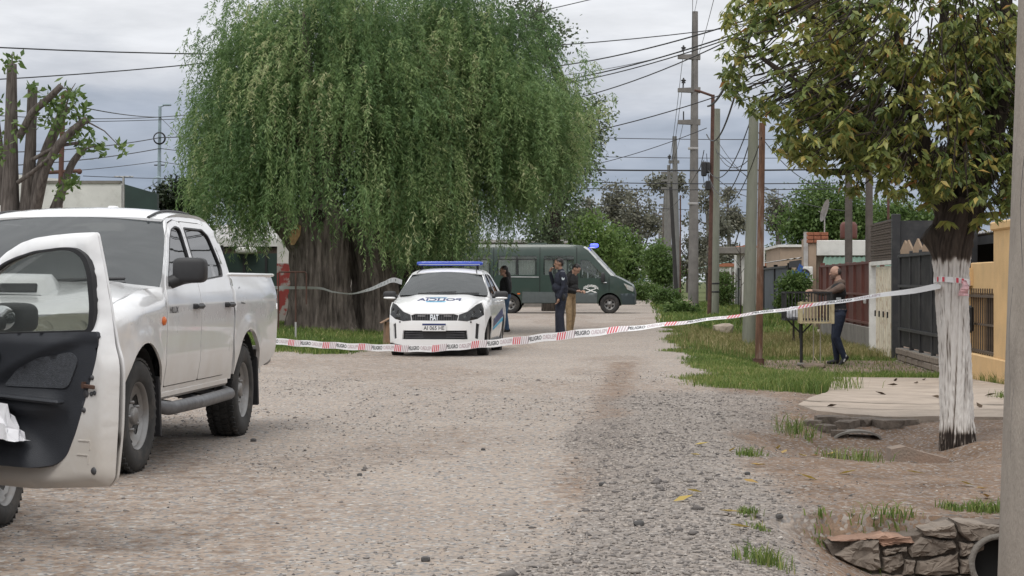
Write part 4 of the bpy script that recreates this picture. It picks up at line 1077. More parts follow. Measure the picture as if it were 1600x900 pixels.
        b = MB(); yy = float(W(np.array(-.44), np.array(.985))); b.ball((-.445, s * (yy + .002), .985), (.045, .018, .032), 6); b.build('side_marker', M_ORANGE, root)
        if s == 1:
            pw = lambda x, y: (-.72 + .0 - x, float(W(np.array(-.72 - x), np.array(1.055 + y))) + .002, 1.055 + y)
            lettering('badge', 'HILUX', .062, pw, M_BADGE, root, bold=.001, sx=1.3)
            # scrapes on the box side
            for (x0, z0, x1, z1, w) in ((-2.95, 1.08, -2.80, 1.085, .006), (-2.94, .78, -2.84, .782, .005), (-2.86, 1.215, -2.80, 1.20, .004)):
                b = MB(); P = [(x0, z0 - w), (x1, z1 - w), (x1, z1 + w), (x0, z0 + w * .3)]
                b.add([(x, float(W(np.array(x), np.array(z))) + .0015, z) for x, z in P], [(0, 1, 2, 3)]); b.build('scratch', M_BADGE, root)
    # bonnet with scoop
    ym = lambda x: W(np.asarray(x, float), zf(x)) - .004
    def hood(x, y): return zf(x) + .045 * (1 - np.clip(np.abs(y) / ym(x), 0, 1) ** 2.4) + .015 * hat(np.abs(y), .52, .10) * sst(.8, .3, x)
    HO = [(-.51, -1), (-.44, -.5), (-.42, 0), (-.44, .5), (-.51, 1), (.1, 1), (.45, 1), (.595, 1), (.70, .75), (.75, .45), (.78, 0), (.75, -.45), (.70, -.75), (.595, -1), (.45, -1), (.1, -1)]
    hd = panel('bonnet', HO, [], lambda u, v: (u, v * ym(u), hood(u, v * ym(u))), M_PAINT, root, .07, .02, (0, 0, .3))
    b = MB(); zc = float(hood(np.array(.12), np.array(0.)))
    sc = [(.33, 0.0), (.30, .085), (.10, .098), (-.28, .03)]
    pr = [(x, .30 - .10 * (x < -.2), z) for x, z in sc]
    V = []
    for x, z in sc:
        hw = .30 if x > -.2 else .20
        zb = float(hood(np.array(x), np.array(0.)))
        V += [(x, -hw - .06, zb - .035), (x, -hw, zb + z), (x, 0, zb + z + .008), (x, hw, zb + z), (x, hw + .06, zb - .035)]
    b.add(V, [(i * 5 + k, i * 5 + k + 1, i * 5 + k + 6, i * 5 + k + 5) for i in range(3) for k in range(4)], smooth=True)
    scoop = b.build('bonnet_scoop', M_PAINT, hd)
    b = MB(); zb = float(hood(np.array(.33), np.array(0.)))
    for yy in (-.15, .15): b.box((.322, yy, zb + .046), (.022, .25, .058), (0, -.28, 0), b=.006)
    b.build('scoop_vent', M_BLACK, scoop)
    for yy in (-.45, .45):
        b = MB(); b.box((-.33, yy, float(hood(np.array(-.33), np.array(yy))) + .008), (.03, .022, .018), b=.004); b.build('washer_nozzle', M_BLACK, hd)
    # windscreen and roof
    def ws(u, v):           # u across -1..1, v up 0..1
        y = u * (W(-.50 - .71 * v, 1.222 + .475 * v) - .006)
        x = -.44 - .06 * u * u + v * (-.73 - .0 * u * u) + .05 * np.sin(np.pi * v) * (1 - .5 * u * u)
        z = 1.222 + .012 * (1 - u * u) + v * (.475 + .022 * (1 - u * u))
        return x, y, z
    G = [(-1, 0), (-.5, 0), (0, 0), (.5, 0), (1, 0), (1, .5), (1, 1), (0, 1), (-1, 1), (-1, .5)]
    wi = panel('windscreen', G, [], ws, M_WGLASS, root, .12, .005, (-1.2, 0, .8))
    inner = rounded([(-.95, .07), (.95, .07), (.95, .93), (-.95, .93)], .08)
    panel('windscreen_border', G, [inner], lambda u, v: tuple(q + d for q, d in zip(ws(u, v), (-.004, 0, -.006))), M_BLACK, wi, .1, .003, (-1.2, 0, .8))
    b = MB()
    for (u0, v0, u1, v1) in ((.10, .03, .72, .07), (-.70, .03, .05, .08)):
        P = [Vector([float(q) for q in ws(np.array(u0 + (u1 - u0) * t), np.array(v0 + (v1 - v0) * t))]) + Vector((.018, 0, .014)) for t in np.linspace(0, 1, 7)]
        b.tube(P, .011, 6)
        b.tube([P[0] + Vector((.03, 0, -.02)), P[3]], .009, 6)
    b.build('wiper', M_BLACK, wi)
    zr = curve([(-1.15, 1.725), (-1.4, 1.79), (-1.7, 1.815), (-2.1, 1.822), (-2.45, 1.80), (-2.62, 1.755)])
    rb = curve([(-1.15, .675), (-1.3, .692), (-1.6, .682), (-2.2, .678), (-2.5, .69), (-2.62, .715)])
    ze = curve([(-1.15, 1.70), (-1.36, 1.737), (-1.7, 1.762), (-2.1, 1.767), (-2.42, 1.748), (-2.62, 1.655)])
    def roof(u, v):
        x = -1.16 - .04 * v * v - u * (1.46 - .04 * v * v); y = v * (rb(x) + .004)
        return x, y, ze(x) + (zr(x) - ze(x)) * (1 - np.abs(v) ** 2.6)
    panel('roof', [(0, -1), (.5, -1), (1, -1), (1, 0), (1, 1), (.5, 1), (0, 1), (0, 0)], [], roof, M_PAINT, root, .11, .02, (-1.9, 0, 1.0))
    for s in (1, -1):
        b = MB(); P = []
        for t in np.linspace(0, 1, 12):
            x, y, z = roof(np.array(t), np.array(.86)); P.append((float(x), s * float(y), float(z) + .003))
        b.tube(P, .012, 6); b.build('roof_drip_strip', M_BLACK, root)
    b = MB(); b.box((-2.30, 0, float(zr(-2.3)) + .015), (.10, .07, .04), b=.012); b.build('roof_mount', M_PAINT2, root)
    # rear wall of the cab, rear glass, bed floor, tailgate, bumper
    b = MB(); b.add([(-2.60, -.86, .6), (-2.60, .86, .6), (-2.61, .84, 1.28), (-2.61, -.84, 1.28)], [(0, 1, 2, 3)])
    b.add([(-2.645, -.84, 1.28), (-2.645, -.76, 1.34), (-2.61, -.66, 1.66), (-2.61, .66, 1.66), (-2.645, .76, 1.34), (-2.645, .84, 1.28)], [(0, 1, 2, 3, 4, 5)]); b.build('cab_back', M_PAINT, root)
    b = MB(); b.prism([(-.6, 1.32), (.6, 1.32), (.52, 1.6), (-.52, 1.6)], 0, .006, M=Matrix.Translation((-2.665, 0, 0)) @ Matrix.Rotation(math.pi / 2, 4, 'Z')); b.build('rear_glass', M_GLASS, root)
    b = MB(); b.box((-3.45, 0, .86), (1.7, 1.5, .03)); b.build('bed_floor', M_BLACK, root)
    b = MB(); b.box((-2.68, 0, 1.07), (.03, 1.52, .48)); b.build('bed_front', M_BLACK, root)
    b = MB(); b.box((-4.30, 0, 1.06), (.05, 1.42, .50), b=.015); b.build('tailgate', M_PAINT, root)
    b = MB(); b.box((-4.38, 0, .60), (.16, 1.6, .17), b=.03); b.build('rear_bumper', M_STEEL, root)
    b = MB(); b.box((-1.75, 0, .50), (4.9, .95, .16)); b.box((-1.0, 0, .42), (1.6, .6, .12)); b.tube([(XR, -.72, .38), (XR, .72, .38)], .06, 8); b.tube([(0, -.72, .38), (0, .72, .38)], .05, 8); b.build('chassis', M_WELL, root)
    # front: grille, lamps, bumper
    def fr(u, v): return (.86 - .36 * (np.abs(u) / .9) ** 2.8 - .30 * np.clip(v - .80, 0, 1), u, v)
    hl = [(.33, .90), (.36, 1.02), (.55, 1.055), (.74, 1.05), (.80, 1.03), (.83, .93), (.80, .87), (.6, .86), (.4, .875)]
    for s in (1, -1):
        P = [(s * y, z) for y, z in hl]
        a = panel('headlight', P, [], lambda u, v: tuple(q + d for q, d in zip(fr(u, v), (.008, 0, 0))), M_LAMP, root, .06, .004)
        panel('reflector', P, [], lambda u, v: tuple(q + d for q, d in zip(fr(u, v), (-.07, 0, 0))), M_REFL, a, .06, .004)
        b = MB()
        for yy in (.46, .66): b.lathe([(.0, 0), (.05, .012), (.065, .045)], 16, M=Matrix.Translation((float(fr(np.array(yy), np.array(.95))[0]) - .06, s * yy, .95)) @ Matrix.Rotation(-math.pi / 2, 4, 'Z'))
        b.build('lamp_bowl', M_CHROME, a)
    gr = [(-.32, .84), (.32, .84), (.36, .90), (.34, 1.01), (-.34, 1.01), (-.36, .90)]
    g0 = panel('grille_surround', grow(gr, .16, (0, .93)), [gr], fr, M_CHROME, root, .06, .04)
    panel('grille', grow(gr, .02, (0, .93)), [], lambda u, v: tuple(q + d for q, d in zip(fr(u, v), (-.04, 0, 0))), M_BLACK, g0, .1, .004)
    for z in (.87, .91, .95, .99):
        b = MB(); b.box((float(fr(np.array(0.), np.array(z))[0]) - .02, 0, z), (.03, .62, .014), b=.004); b.build('grille_bar', M_CHROME, g0)
    bu = [(-.80, .46), (.80, .46), (.84, .60), (.83, .84), (.42, .85), (.36, .82), (-.36, .82), (-.42, .85), (-.83, .84), (-.84, .60)]
    panel('front_bumper', bu, [[(-.42, .52), (.42, .52), (.46, .68), (-.46, .68)]], lambda u, v: tuple(q + d for q, d in zip(fr(u, v), (.02, 0, 0))), M_PAINT, root, .08, .04)
    b = MB(); b.box((.74, 0, .62), (.05, .98, .22)); b.build('lower_grille', M_BLACK, root)
    b = MB(); b.box((.55, 0, .78), (.12, 1.2, .5)); b.box((.2, 0, .75), (.9, 1.0, .35)); b.build('engine_bay', M_WELL, root)
    # cabin
    b = MB(); b.box((-1.6, 0, .62), (2.0, 1.55, .06)); b.box((-.66, 0, 1.10), (.30, 1.46, .22), b=.06)
    for yy in (.38, -.38): seat(b, -1.35, yy, .86); seat(b, -2.1, yy, .88, .6)
    b.lathe([(.17, 0), (.185, .01), (.19, 0), (.18, -.01)], 24, M=Matrix.Translation((-.98, .38, 1.12)) @ Matrix.Rotation(math.radians(62), 4, 'Y') @ Matrix.Rotation(math.radians(90), 4, 'X'), closed=True)
    b.build('cabin', M_SEAT, root)
    put_wheels(root, .375, .255, .225, 6, [(0, .745), (0, -.745), (XR, .745), (XR, -.745)], steer=-.04)
    return root
TRUCK = build_truck()
# ------------------------------------------------------------------ small cars: a patrol car and the car with the open door
M_NAVY = mat('navy lettering', (.03, .04, .13), .5)
M_CYAN = mat('cyan stripe', (.05, .38, .60), .5)
M_BLUEL = mat('blue light bar', (.02, .06, .42), .2, var=.1, coat=.5)
M_PLATE = mat('plate white', (.75, .75, .75), .5, var=.03)
M_SMOKE = glass('smoked lamp glass', (.06, .06, .065), .6)
M_GREYM = mat('dark grey cast', (.06, .06, .065), .5)

def build_car(root, police=False, open_door=False, paint=None):
    XR = -2.52; PT = paint
    wz = curve([(.16, .775), (.30, .822), (.5, .852), (.70, .862), (.84, .850), (.94, .828), (1.0, .80), (1.2, .715), (1.38, .635), (1.46, .57)])
    zf = curve([(-.5, 1.0), (-.2, .975), (.2, .93), (.45, .90), (.75, .86)])
    def W(x, z):
        w = wz(z) - .075 * np.clip((x + .1) / .55, 0, 1.4) ** 2 - .05 * np.clip((-2.7 - x) / .8, 0, 1) ** 2
        for cx in (0, XR):
            d = np.hypot(x - cx, z - .31); w = w + .014 * np.exp(-((d - .37) / .05) ** 2)
        k = np.clip((z - (zf(x) - .10)) / .10, 0, 1.2) * sst(-.50, -.30, x)
        return w - .075 * k ** 2
    def side(s, off=0.): return lambda u, v: (u, s * (W(u, v) - off), v)
    grow = lambda P, d, c: [(c[0] + (x - c[0]) * (1 + d), c[1] + (z - c[1]) * (1 + d * 1.1)) for x, z in P]
    fender = [(-.605, .22), (-.60, .80), (-.55, .98), (-.2, .975), (.2, .93), (.42, .905), (.44, .60), (.43, .22), (.36, .22)] + arch(0, .31, .355, -6, 186, 18) + [(-.37, .22)]
    FD = [(-.62, .27), (-1.635, .27), (-1.67, .62), (-1.655, .98), (-1.56, 1.435), (-1.32, 1.425), (-1.10, 1.375), (-.85, 1.24), (-.60, 1.03), (-.60, .9)]
    RDo = [(-1.65, .27), (-2.10, .27), (-2.17, .45), (-2.34, .68), (-2.42, .82), (-2.50, 1.02), (-2.30, 1.30), (-2.05, 1.41), (-1.575, 1.435), (-1.67, .98), (-1.685, .62)]
    FW = [(-.78, 1.01), (-1.60, 1.03), (-1.515, 1.385), (-1.32, 1.378), (-1.14, 1.335), (-.92, 1.205)]
    RW = [(-1.73, 1.035), (-2.36, 1.06), (-2.22, 1.25), (-2.02, 1.365), (-1.64, 1.388)]
    CAB = [(-.40, 1.0), (-.95, 1.365), (-1.2, 1.435), (-1.6, 1.462), (-2.0, 1.445), (-2.3, 1.375), (-2.75, 1.13), (-2.95, 1.04), (-2.95, .95)] + [(-2.93, .31)] + arch(XR, .31, .355, 180, 6, 18)[1:-1] + [(-2.16, .22), (-.605, .22), (-.60, .85)]
    for s in (1, -1):
        opened = open_door and s == -1
        panel('fender', fender, [], side(s), PT, root, .06)
        panel('body_side', CAB, [grow(FD, .012, (-1.1, .9)), grow(RDo, .012, (-2.0, .9))], side(s, .004), PT, root, .07)
        if not opened: panel('door_jamb', [(-.6, .24), (-1.66, .24), (-1.66, 1.0), (-.6, 1.0)], [], side(s, .06), M_BLACK, root, .2)
        panel('door_jamb', [(-1.66, .24), (-2.1, .24), (-2.35, .7), (-2.4, 1.0), (-1.66, 1.0)], [], side(s, .06), M_BLACK, root, .2)
        for fd, P, Wd in ((1, FD, FW), (0, RDo, RW)):
            if fd and opened: continue
            d = panel('door', rounded(P, .03), [rounded(Wd, .03)], side(s), PT, root, .06, .03)
            c0 = (np.mean([p[0] for p in Wd]), np.mean([p[1] for p in Wd]))
            panel('window', rounded(grow(Wd, .02, c0), .03), [], side(s, .010), M_GLASS, d, .1, .004)
            panel('window_seal', rounded(grow(Wd, .03, c0), .03), [rounded(grow(Wd, -.03, c0), .03)], side(s, -.002), M_BLACK, d, .06, .012)
            b = MB(); hx = P[1][0] + (.13 if fd else -.12); y0 = s * float(W(np.array(hx), np.array(.9)))
            b.box((hx, y0 + s * .02, .90), (.19, .03, .03), b=.012); b.build('handle', PT, d)
        tail = [(-2.96, .31), (-2.955, 1.035), (-3.2, 1.045), (-3.42, 1.03), (-3.48, .9), (-3.50, .5), (-3.44, .26), (-3.0, .24)]
        panel('rear_quarter', tail, [], side(s), PT, root, .07)
        for cx in (0, XR):
            b = MB(); A = arch(cx, .31, .345, -8, 188, 14); V = [(x, s * .83, z) for x, z in A] + [(x, s * .45, z) for x, z in A]; n = len(A)
            b.add(V, [(i, i + 1, i + 1 + n, i + n) for i in range(n - 1)]); b.box((cx, s * .44, .5), (.7, .02, .5)); b.build('wheel_well', M_WELL, root)
        b = MB(); b.box((-1.3, s * .80, .225), (1.85, .06, .05), b=.02); b.build('sill', M_BLACK, root)
        if not opened:
            b = MB(); b.sell((-.74, s * .985, 1.02), (.075, .115, .068), .55, 10); b.tube([(-.72, s * .82, .99), (-.73, s * .93, 1.0)], [.03, .035], 8)
            mo = b.build('mirror', M_BLACK, root)
            b = MB(); b.sell((-.725, s * .985, .968), (.070, .108, .022), .6, 8); b.build('mirror_cap', PT, mo)
        b = MB(); b.box((-3.47, s * .60, .90), (.07, .36, .13), b=.03); b.build('tail_light', M_RED, root)
    ym = lambda x: W(np.asarray(x, float), zf(x)) - .004
    zc = curve([(-.32, 1.03), (.0, .965), (.3, .885), (.55, .80), (.74, .725)])
    def frx(u, v): return .84 - .50 * (np.abs(u) / .87) ** 3.2 - .30 * np.clip(v - .58, 0, 1) ** 1.2 - .10 * np.clip(.3 - v, 0, 1)
    def fr(d): return lambda u, v: (frx(u, v) + d, u, v)
    zt = curve([(0, .725), (.30, .727), (.52, .757), (.70, .893), (.80, .905)])
    def hood0(x, y):
        a = np.clip(np.abs(y) / ym(x), 0, 1)
        return zc(x) + (zf(x) - .004 - zc(x)) * sst(.35, 1.0, a) + .012 * hat(a, .62, .12) * sst(.7, .3, x)
    xf = lambda y: frx(y, zt(np.abs(y))) - .004
    xr = lambda y: -.30 - .10 * (np.abs(y) / .8) ** 2
    def hood(x, y):
        t = np.clip((x - xr(y)) / (xf(y) - xr(y)), 0, 1)
        return hood0(x, y) + (zt(np.abs(y)) - hood0(xf(y), y)) * t ** 3
    def hmap(t, v):
        y = v * .77
        for _ in range(4):
            x = xr(y) + (xf(y) - xr(y)) * t; y = v * ym(x)
        return x, y, hood(x, y)
    hd = panel('bonnet', [(0, -1), (0, -.5), (0, 0), (0, .5), (0, 1), (.5, 1), (1, 1), (1, .5), (1, 0), (1, -.5), (1, -1), (.5, -1)], [], hmap, PT, root, .06, .02, (0, 0, .2))
    # front fascia with its openings
    HL = [(.395, .602), (.41, .70), (.54, .748), (.68, .864), (.755, .90), (.79, .80), (.797, .69), (.70, .625), (.54, .588)]
    GR = [(-.385, .60), (.385, .60), (.40, .69), (.32, .715), (-.32, .715), (-.40, .69)]
    LG = [(-.56, .285), (.56, .285), (.54, .435), (-.54, .435)]
    VT = [(.665, .30), (.72, .28), (.735, .53), (.68, .56)]
    mir = lambda P: [(-y, z) for y, z in P]
    FA = [(-.30, .725), (.30, .725), (.52, .755), (.70, .895), (.775, .905), (.81, .80), (.815, .5), (.80, .22), (.5, .18), (-.5, .18), (-.80, .22), (-.815, .5), (-.81, .80), (-.775, .905), (-.70, .895), (-.52, .755)]
    fa = panel('front_bumper', FA, [HL, mir(HL), GR, LG, VT, mir(VT)], fr(0), PT, root, .05, .03)
    gp = panel('grille', grow(GR, .08, (0, .66)), [], fr(-.035), M_BLACK, root, .08, .004)
    for k in range(19):
        b = MB(); y = -.36 + .04 * k; b.box((float(frx(np.array(y), np.array(.655))) - .022, y, .657), (.02, .012, .095), (0, -.2, 0)); b.build('grille_bar', M_GREYM, gp)
    if police:
        lettering('badge', 'FIAT', .115, lambda x, y: (float(frx(np.array(x), np.array(.64 + y))) + .012, x, .648 + y * 1.15), M_CHROME, gp, bold=.003, sx=.62)
        for s in (-1, 1):
            b = MB(); b.box((float(frx(np.array(.24), np.array(.675))) - .004, s * .22, .678), (.012, .13, .010)); b.build('chrome_bar', M_CHROME, gp)
    panel('lower_grille', grow(LG, .05, (0, .36)), [], fr(-.05), M_BLACK, root, .1, .004)
    for z in (.32, .36, .40):
        b = MB(); b.box((.775, 0, z), (.02, 1.0, .012)); b.build('lower_grille_bar', M_GREYM, root)
    for s in (1, -1):
        f = (lambda P: P) if s == 1 else mir
        panel('vent', f(grow(VT, .08, (.70, .42))), [], fr(-.03), M_BLACK, root, .08, .004)
        h = panel('headlight', f(HL), [], fr(.004), M_SMOKE, root, .05, .004)
        panel('lamp_housing', f(grow(HL, .03, (.6, .74))), [], fr(-.06), mat('dark lamp housing', (.05, .05, .055), .25, .3, var=.5, scale=20) if s == 1 else bpy.data.materials['dark lamp housing'], h, .05, .004)
        b = MB()
        for yy, zz, rr in ((.50, .675, .045), (.62, .72, .05), (.72, .77, .04)):
            b.lathe([(.0, .0), (rr * .7, .008), (rr, .035)], 14, M=Matrix.Translation((float(frx(np.array(yy), np.array(zz))) - .05, s * yy, zz)) @ Matrix.Rotation(-math.pi / 2, 4, 'Z'))
        b.build('lamp_bowl', M_CHROME, h)
        b = MB(); b.box((float(frx(np.array(.6), np.array(.57))) + .006, s * .60, .575), (.015, .03, .025), b=.005); b.build('parking_sensor', M_BLACK, fa)
    # plate
    b = MB(); px = .862
    b.box((px, 0, .49), (.012, .40, .13), b=.003); pl = b.build('number_plate', M_PLATE, root)
    b = MB(); b.box((px + .007, 0, .537), (.002, .396, .032)); b.build('plate_band', M_NAVY, pl)
    if police: lettering('plate_number', 'AI 065 HE', .092, lambda x, y: (px + .008, x, .474 + y), M_BADGE, pl, bold=.001, sx=.90)
    # glass and roof
    def ws(u, v):
        y = u * (W(-.41 - .55 * v, 1.005 + .365 * v) - .006)
        x = -.30 - .12 * u * u + v * (-.66 + .02 * u * u) + .05 * np.sin(np.pi * v) * (1 - .5 * u * u)
        z = 1.015 + .012 * (1 - u * u) + v * (.38 + .02 * (1 - u * u))
        return x, y, z
    G = [(-1, 0), (-.5, 0), (0, 0), (.5, 0), (1, 0), (1, .5), (1, 1), (0, 1), (-1, 1), (-1, .5)]
    wi = panel('windscreen', G, [], ws, M_WGLASS, root, .12, .005, (-1.2, 0, .6))
    panel('windscreen_border', G, [rounded([(-.94, .08), (.94, .08), (.93, .93), (-.93, .93)], .08)], lambda u, v: tuple(q + d for q, d in zip(ws(u, v), (-.004, 0, -.006))), M_BLACK, wi, .1, .003, (-1.2, 0, .6))
    b = MB()
    for (u0, v0, u1, v1) in ((-.55, .03, .30, .10), (.05, .02, .80, .06)):
        P = [Vector([float(q) for q in ws(np.array(u0 + (u1 - u0) * t), np.array(v0 + (v1 - v0) * t))]) + Vector((.016, 0, .012)) for t in np.linspace(0, 1, 7)]
        b.tube(P, .010, 6)
    b.build('wiper', M_BLACK, wi)
    ze = curve([(-.9, 1.375), (-1.2, 1.437), (-1.6, 1.464), (-2.0, 1.447), (-2.32, 1.372)])
    zr = curve([(-.9, 1.41), (-1.2, 1.478), (-1.6, 1.508), (-2.0, 1.49), (-2.32, 1.405)])
    def roof(u, v):
        x = -.955 - u * 1.36; rb = W(x, ze(x)) + .002
        return x, v * rb, ze(x) + (zr(x) - ze(x)) * (1 - np.abs(v) ** 2.4)
    panel('roof', [(0, -1), (.5, -1), (1, -1), (1, 0), (1, 1), (.5, 1), (0, 1), (0, 0)], [], roof, PT, root, .1, .02, (-1.6, 0, .8))
    for s in (1, -1):
        b = MB(); P = []
        for t in np.linspace(0, 1, 10):
            x, y, z = roof(np.array(t), np.array(.84)); P.append((float(x), s * float(y), float(z) + .002))
        b.tube(P, .009, 6); b.build('roof_strip', M_BLACK, root)
    def rg(u, v):
        x = -2.30 - .65 * v; return x, u * (W(x, 1.39 - .33 * v) - .01), 1.385 - .335 * v + .03 * (1 - u * u) * (1 - v)
    panel('rear_glass', G, [], rg, M_GLASS, root, .15, .005, (-2, 0, .6))
    panel('boot_lid', [(-2.95, -1), (-2.95, 1), (-3.45, 1), (-3.45, -1)], [], lambda u, v: (u, v * (W(u, 1.03 + 0 * u) - .01), 1.055 - .02 * np.abs(v) - .02 * sst(-3.3, -3.45, u)), PT, root, .12, .02, (-3.2, 0, .5))
    b = MB(); b.box((-3.47, 0, .62), (.06, 1.45, .72), b=.03); b.build('rear_panel', PT, root)
    b = MB(); b.box((-1.3, 0, .22), (3.9, .88, .08)); b.box((.35, 0, .5), (.5, 1.1, .3)); b.box((-3.1, 0, .55), (.6, 1.3, .5)); b.build('underbody', M_WELL, root)
    b = MB(); b.box((-1.5, 0, .30), (1.9, 1.4, .05)); b.box((-.62, 0, .88), (.34, 1.4, .20), b=.06)
    for yy in (.36, -.36): seat(b, -1.35, yy, .52)
    b.box((-2.25, 0, .55), (.5, 1.25, .16), b=.05); b.box((-2.52, 0, .85), (.14, 1.25, .55), (0, -.2, 0), b=.05)
    b.lathe([(.165, 0), (.18, .01), (.185, 0), (.175, -.01)], 24, M=Matrix.Translation((-.86, .36, .93)) @ Matrix.Rotation(math.radians(65), 4, 'Y') @ Matrix.Rotation(math.radians(90), 4, 'X'), closed=True)
    b.build('cabin', M_SEAT, root)
    put_wheels(root, .305, .195, .20, 5, [(0, .735), (0, -.735), (XR, .735), (XR, -.735)])
    return W, hood, ws

def build_patrol():
    hd = Vector((-.085, -1, 0)).normalized()
    front = Vector((-1.30, 32.1, 0)); org = front - hd * .84
    root = empty('police_car', (org.x, org.y, gz(org.x, org.y) + .004), math.atan2(hd.y, hd.x), 'white police sedan with blue roof light bar parked in the street', 'police car')
    W, hood, ws = build_car(root, police=True, paint=M_PAINT2)
    on = lambda x, y: (x, y, float(hood(np.array(x), np.array(y))) + .004)
    lettering('bonnet_lettering', 'POLICIA', .235, lambda x, y: on(.10 - y, -x), M_NAVY, root, bold=.006, sx=.86)
    for (y0, y1, xx, w, m) in ((.26, -.10, -.05, .018, M_NAVY), (.18, -.12, -.025, .014, M_CYAN), (-.12, .22, .225, .022, M_CYAN), (-.06, .2, .205, .010, M_NAVY)):
        b = MB(); n = 8; V = []
        for k in range(n + 1):
            y = -(y0 + (y1 - y0) * k / n); V += [on(xx - w, y), on(xx + w, y)]
        b.add(V, [(2 * k, 2 * k + 2, 2 * k + 3, 2 * k + 1) for k in range(n)]); b.build('bonnet_stripe', m, root)
    for s in (1, -1):           # door livery
        for nm, P, m in (('side_stripe', [(-.62, .46), (-2.3, .62), (-2.36, .78), (-.62, .60)], M_NAVY), ('side_stripe', [(-.62, .40), (-2.2, .53), (-2.28, .60), (-.62, .45)], M_CYAN)):
            panel(nm, P, [], lambda u, v: (u, s * (W(u, v) + .003), v), m, root, .12, .001)
        lettering('side_lettering', 'POLICIA', .2, lambda x, y: (-1.35 - s * x, s * (float(W(np.array(-1.35 - s * x), np.array(.86 + y * .7))) + .004), .80 + y * .7), M_NAVY, root, bold=.004)
    b = MB(); b.sell((-1.42, 0, 1.575), (.13, .60, .042), .35, 10); lb = b.build('light_bar', M_BLUEL, root)
    for s in (1, -1):
        b = MB(); b.tube([(-1.42, s * .50, 1.54), (-1.42, s * .50, 1.45)], .02, 6); b.build('mount', M_BLACK, lb)
    b = MB(); b.box((-1.30, 0, 1.56), (.02, 1.1, .012)); b.build('lens_rim', M_CHROME, lb)
    b = MB(); V = [ws(np.array(u), np.array(v)) for u, v in ((-.06 + .35, .10), (.72, .10), (.72, .17), (.29, .17))]
    b.add([(float(x) - .05, float(y), float(z) - .01) for x, y, z in V], [(0, 1, 2, 3)]); b.build('paper', mat('paper', (.62, .72, .72), .7), root)
build_patrol()

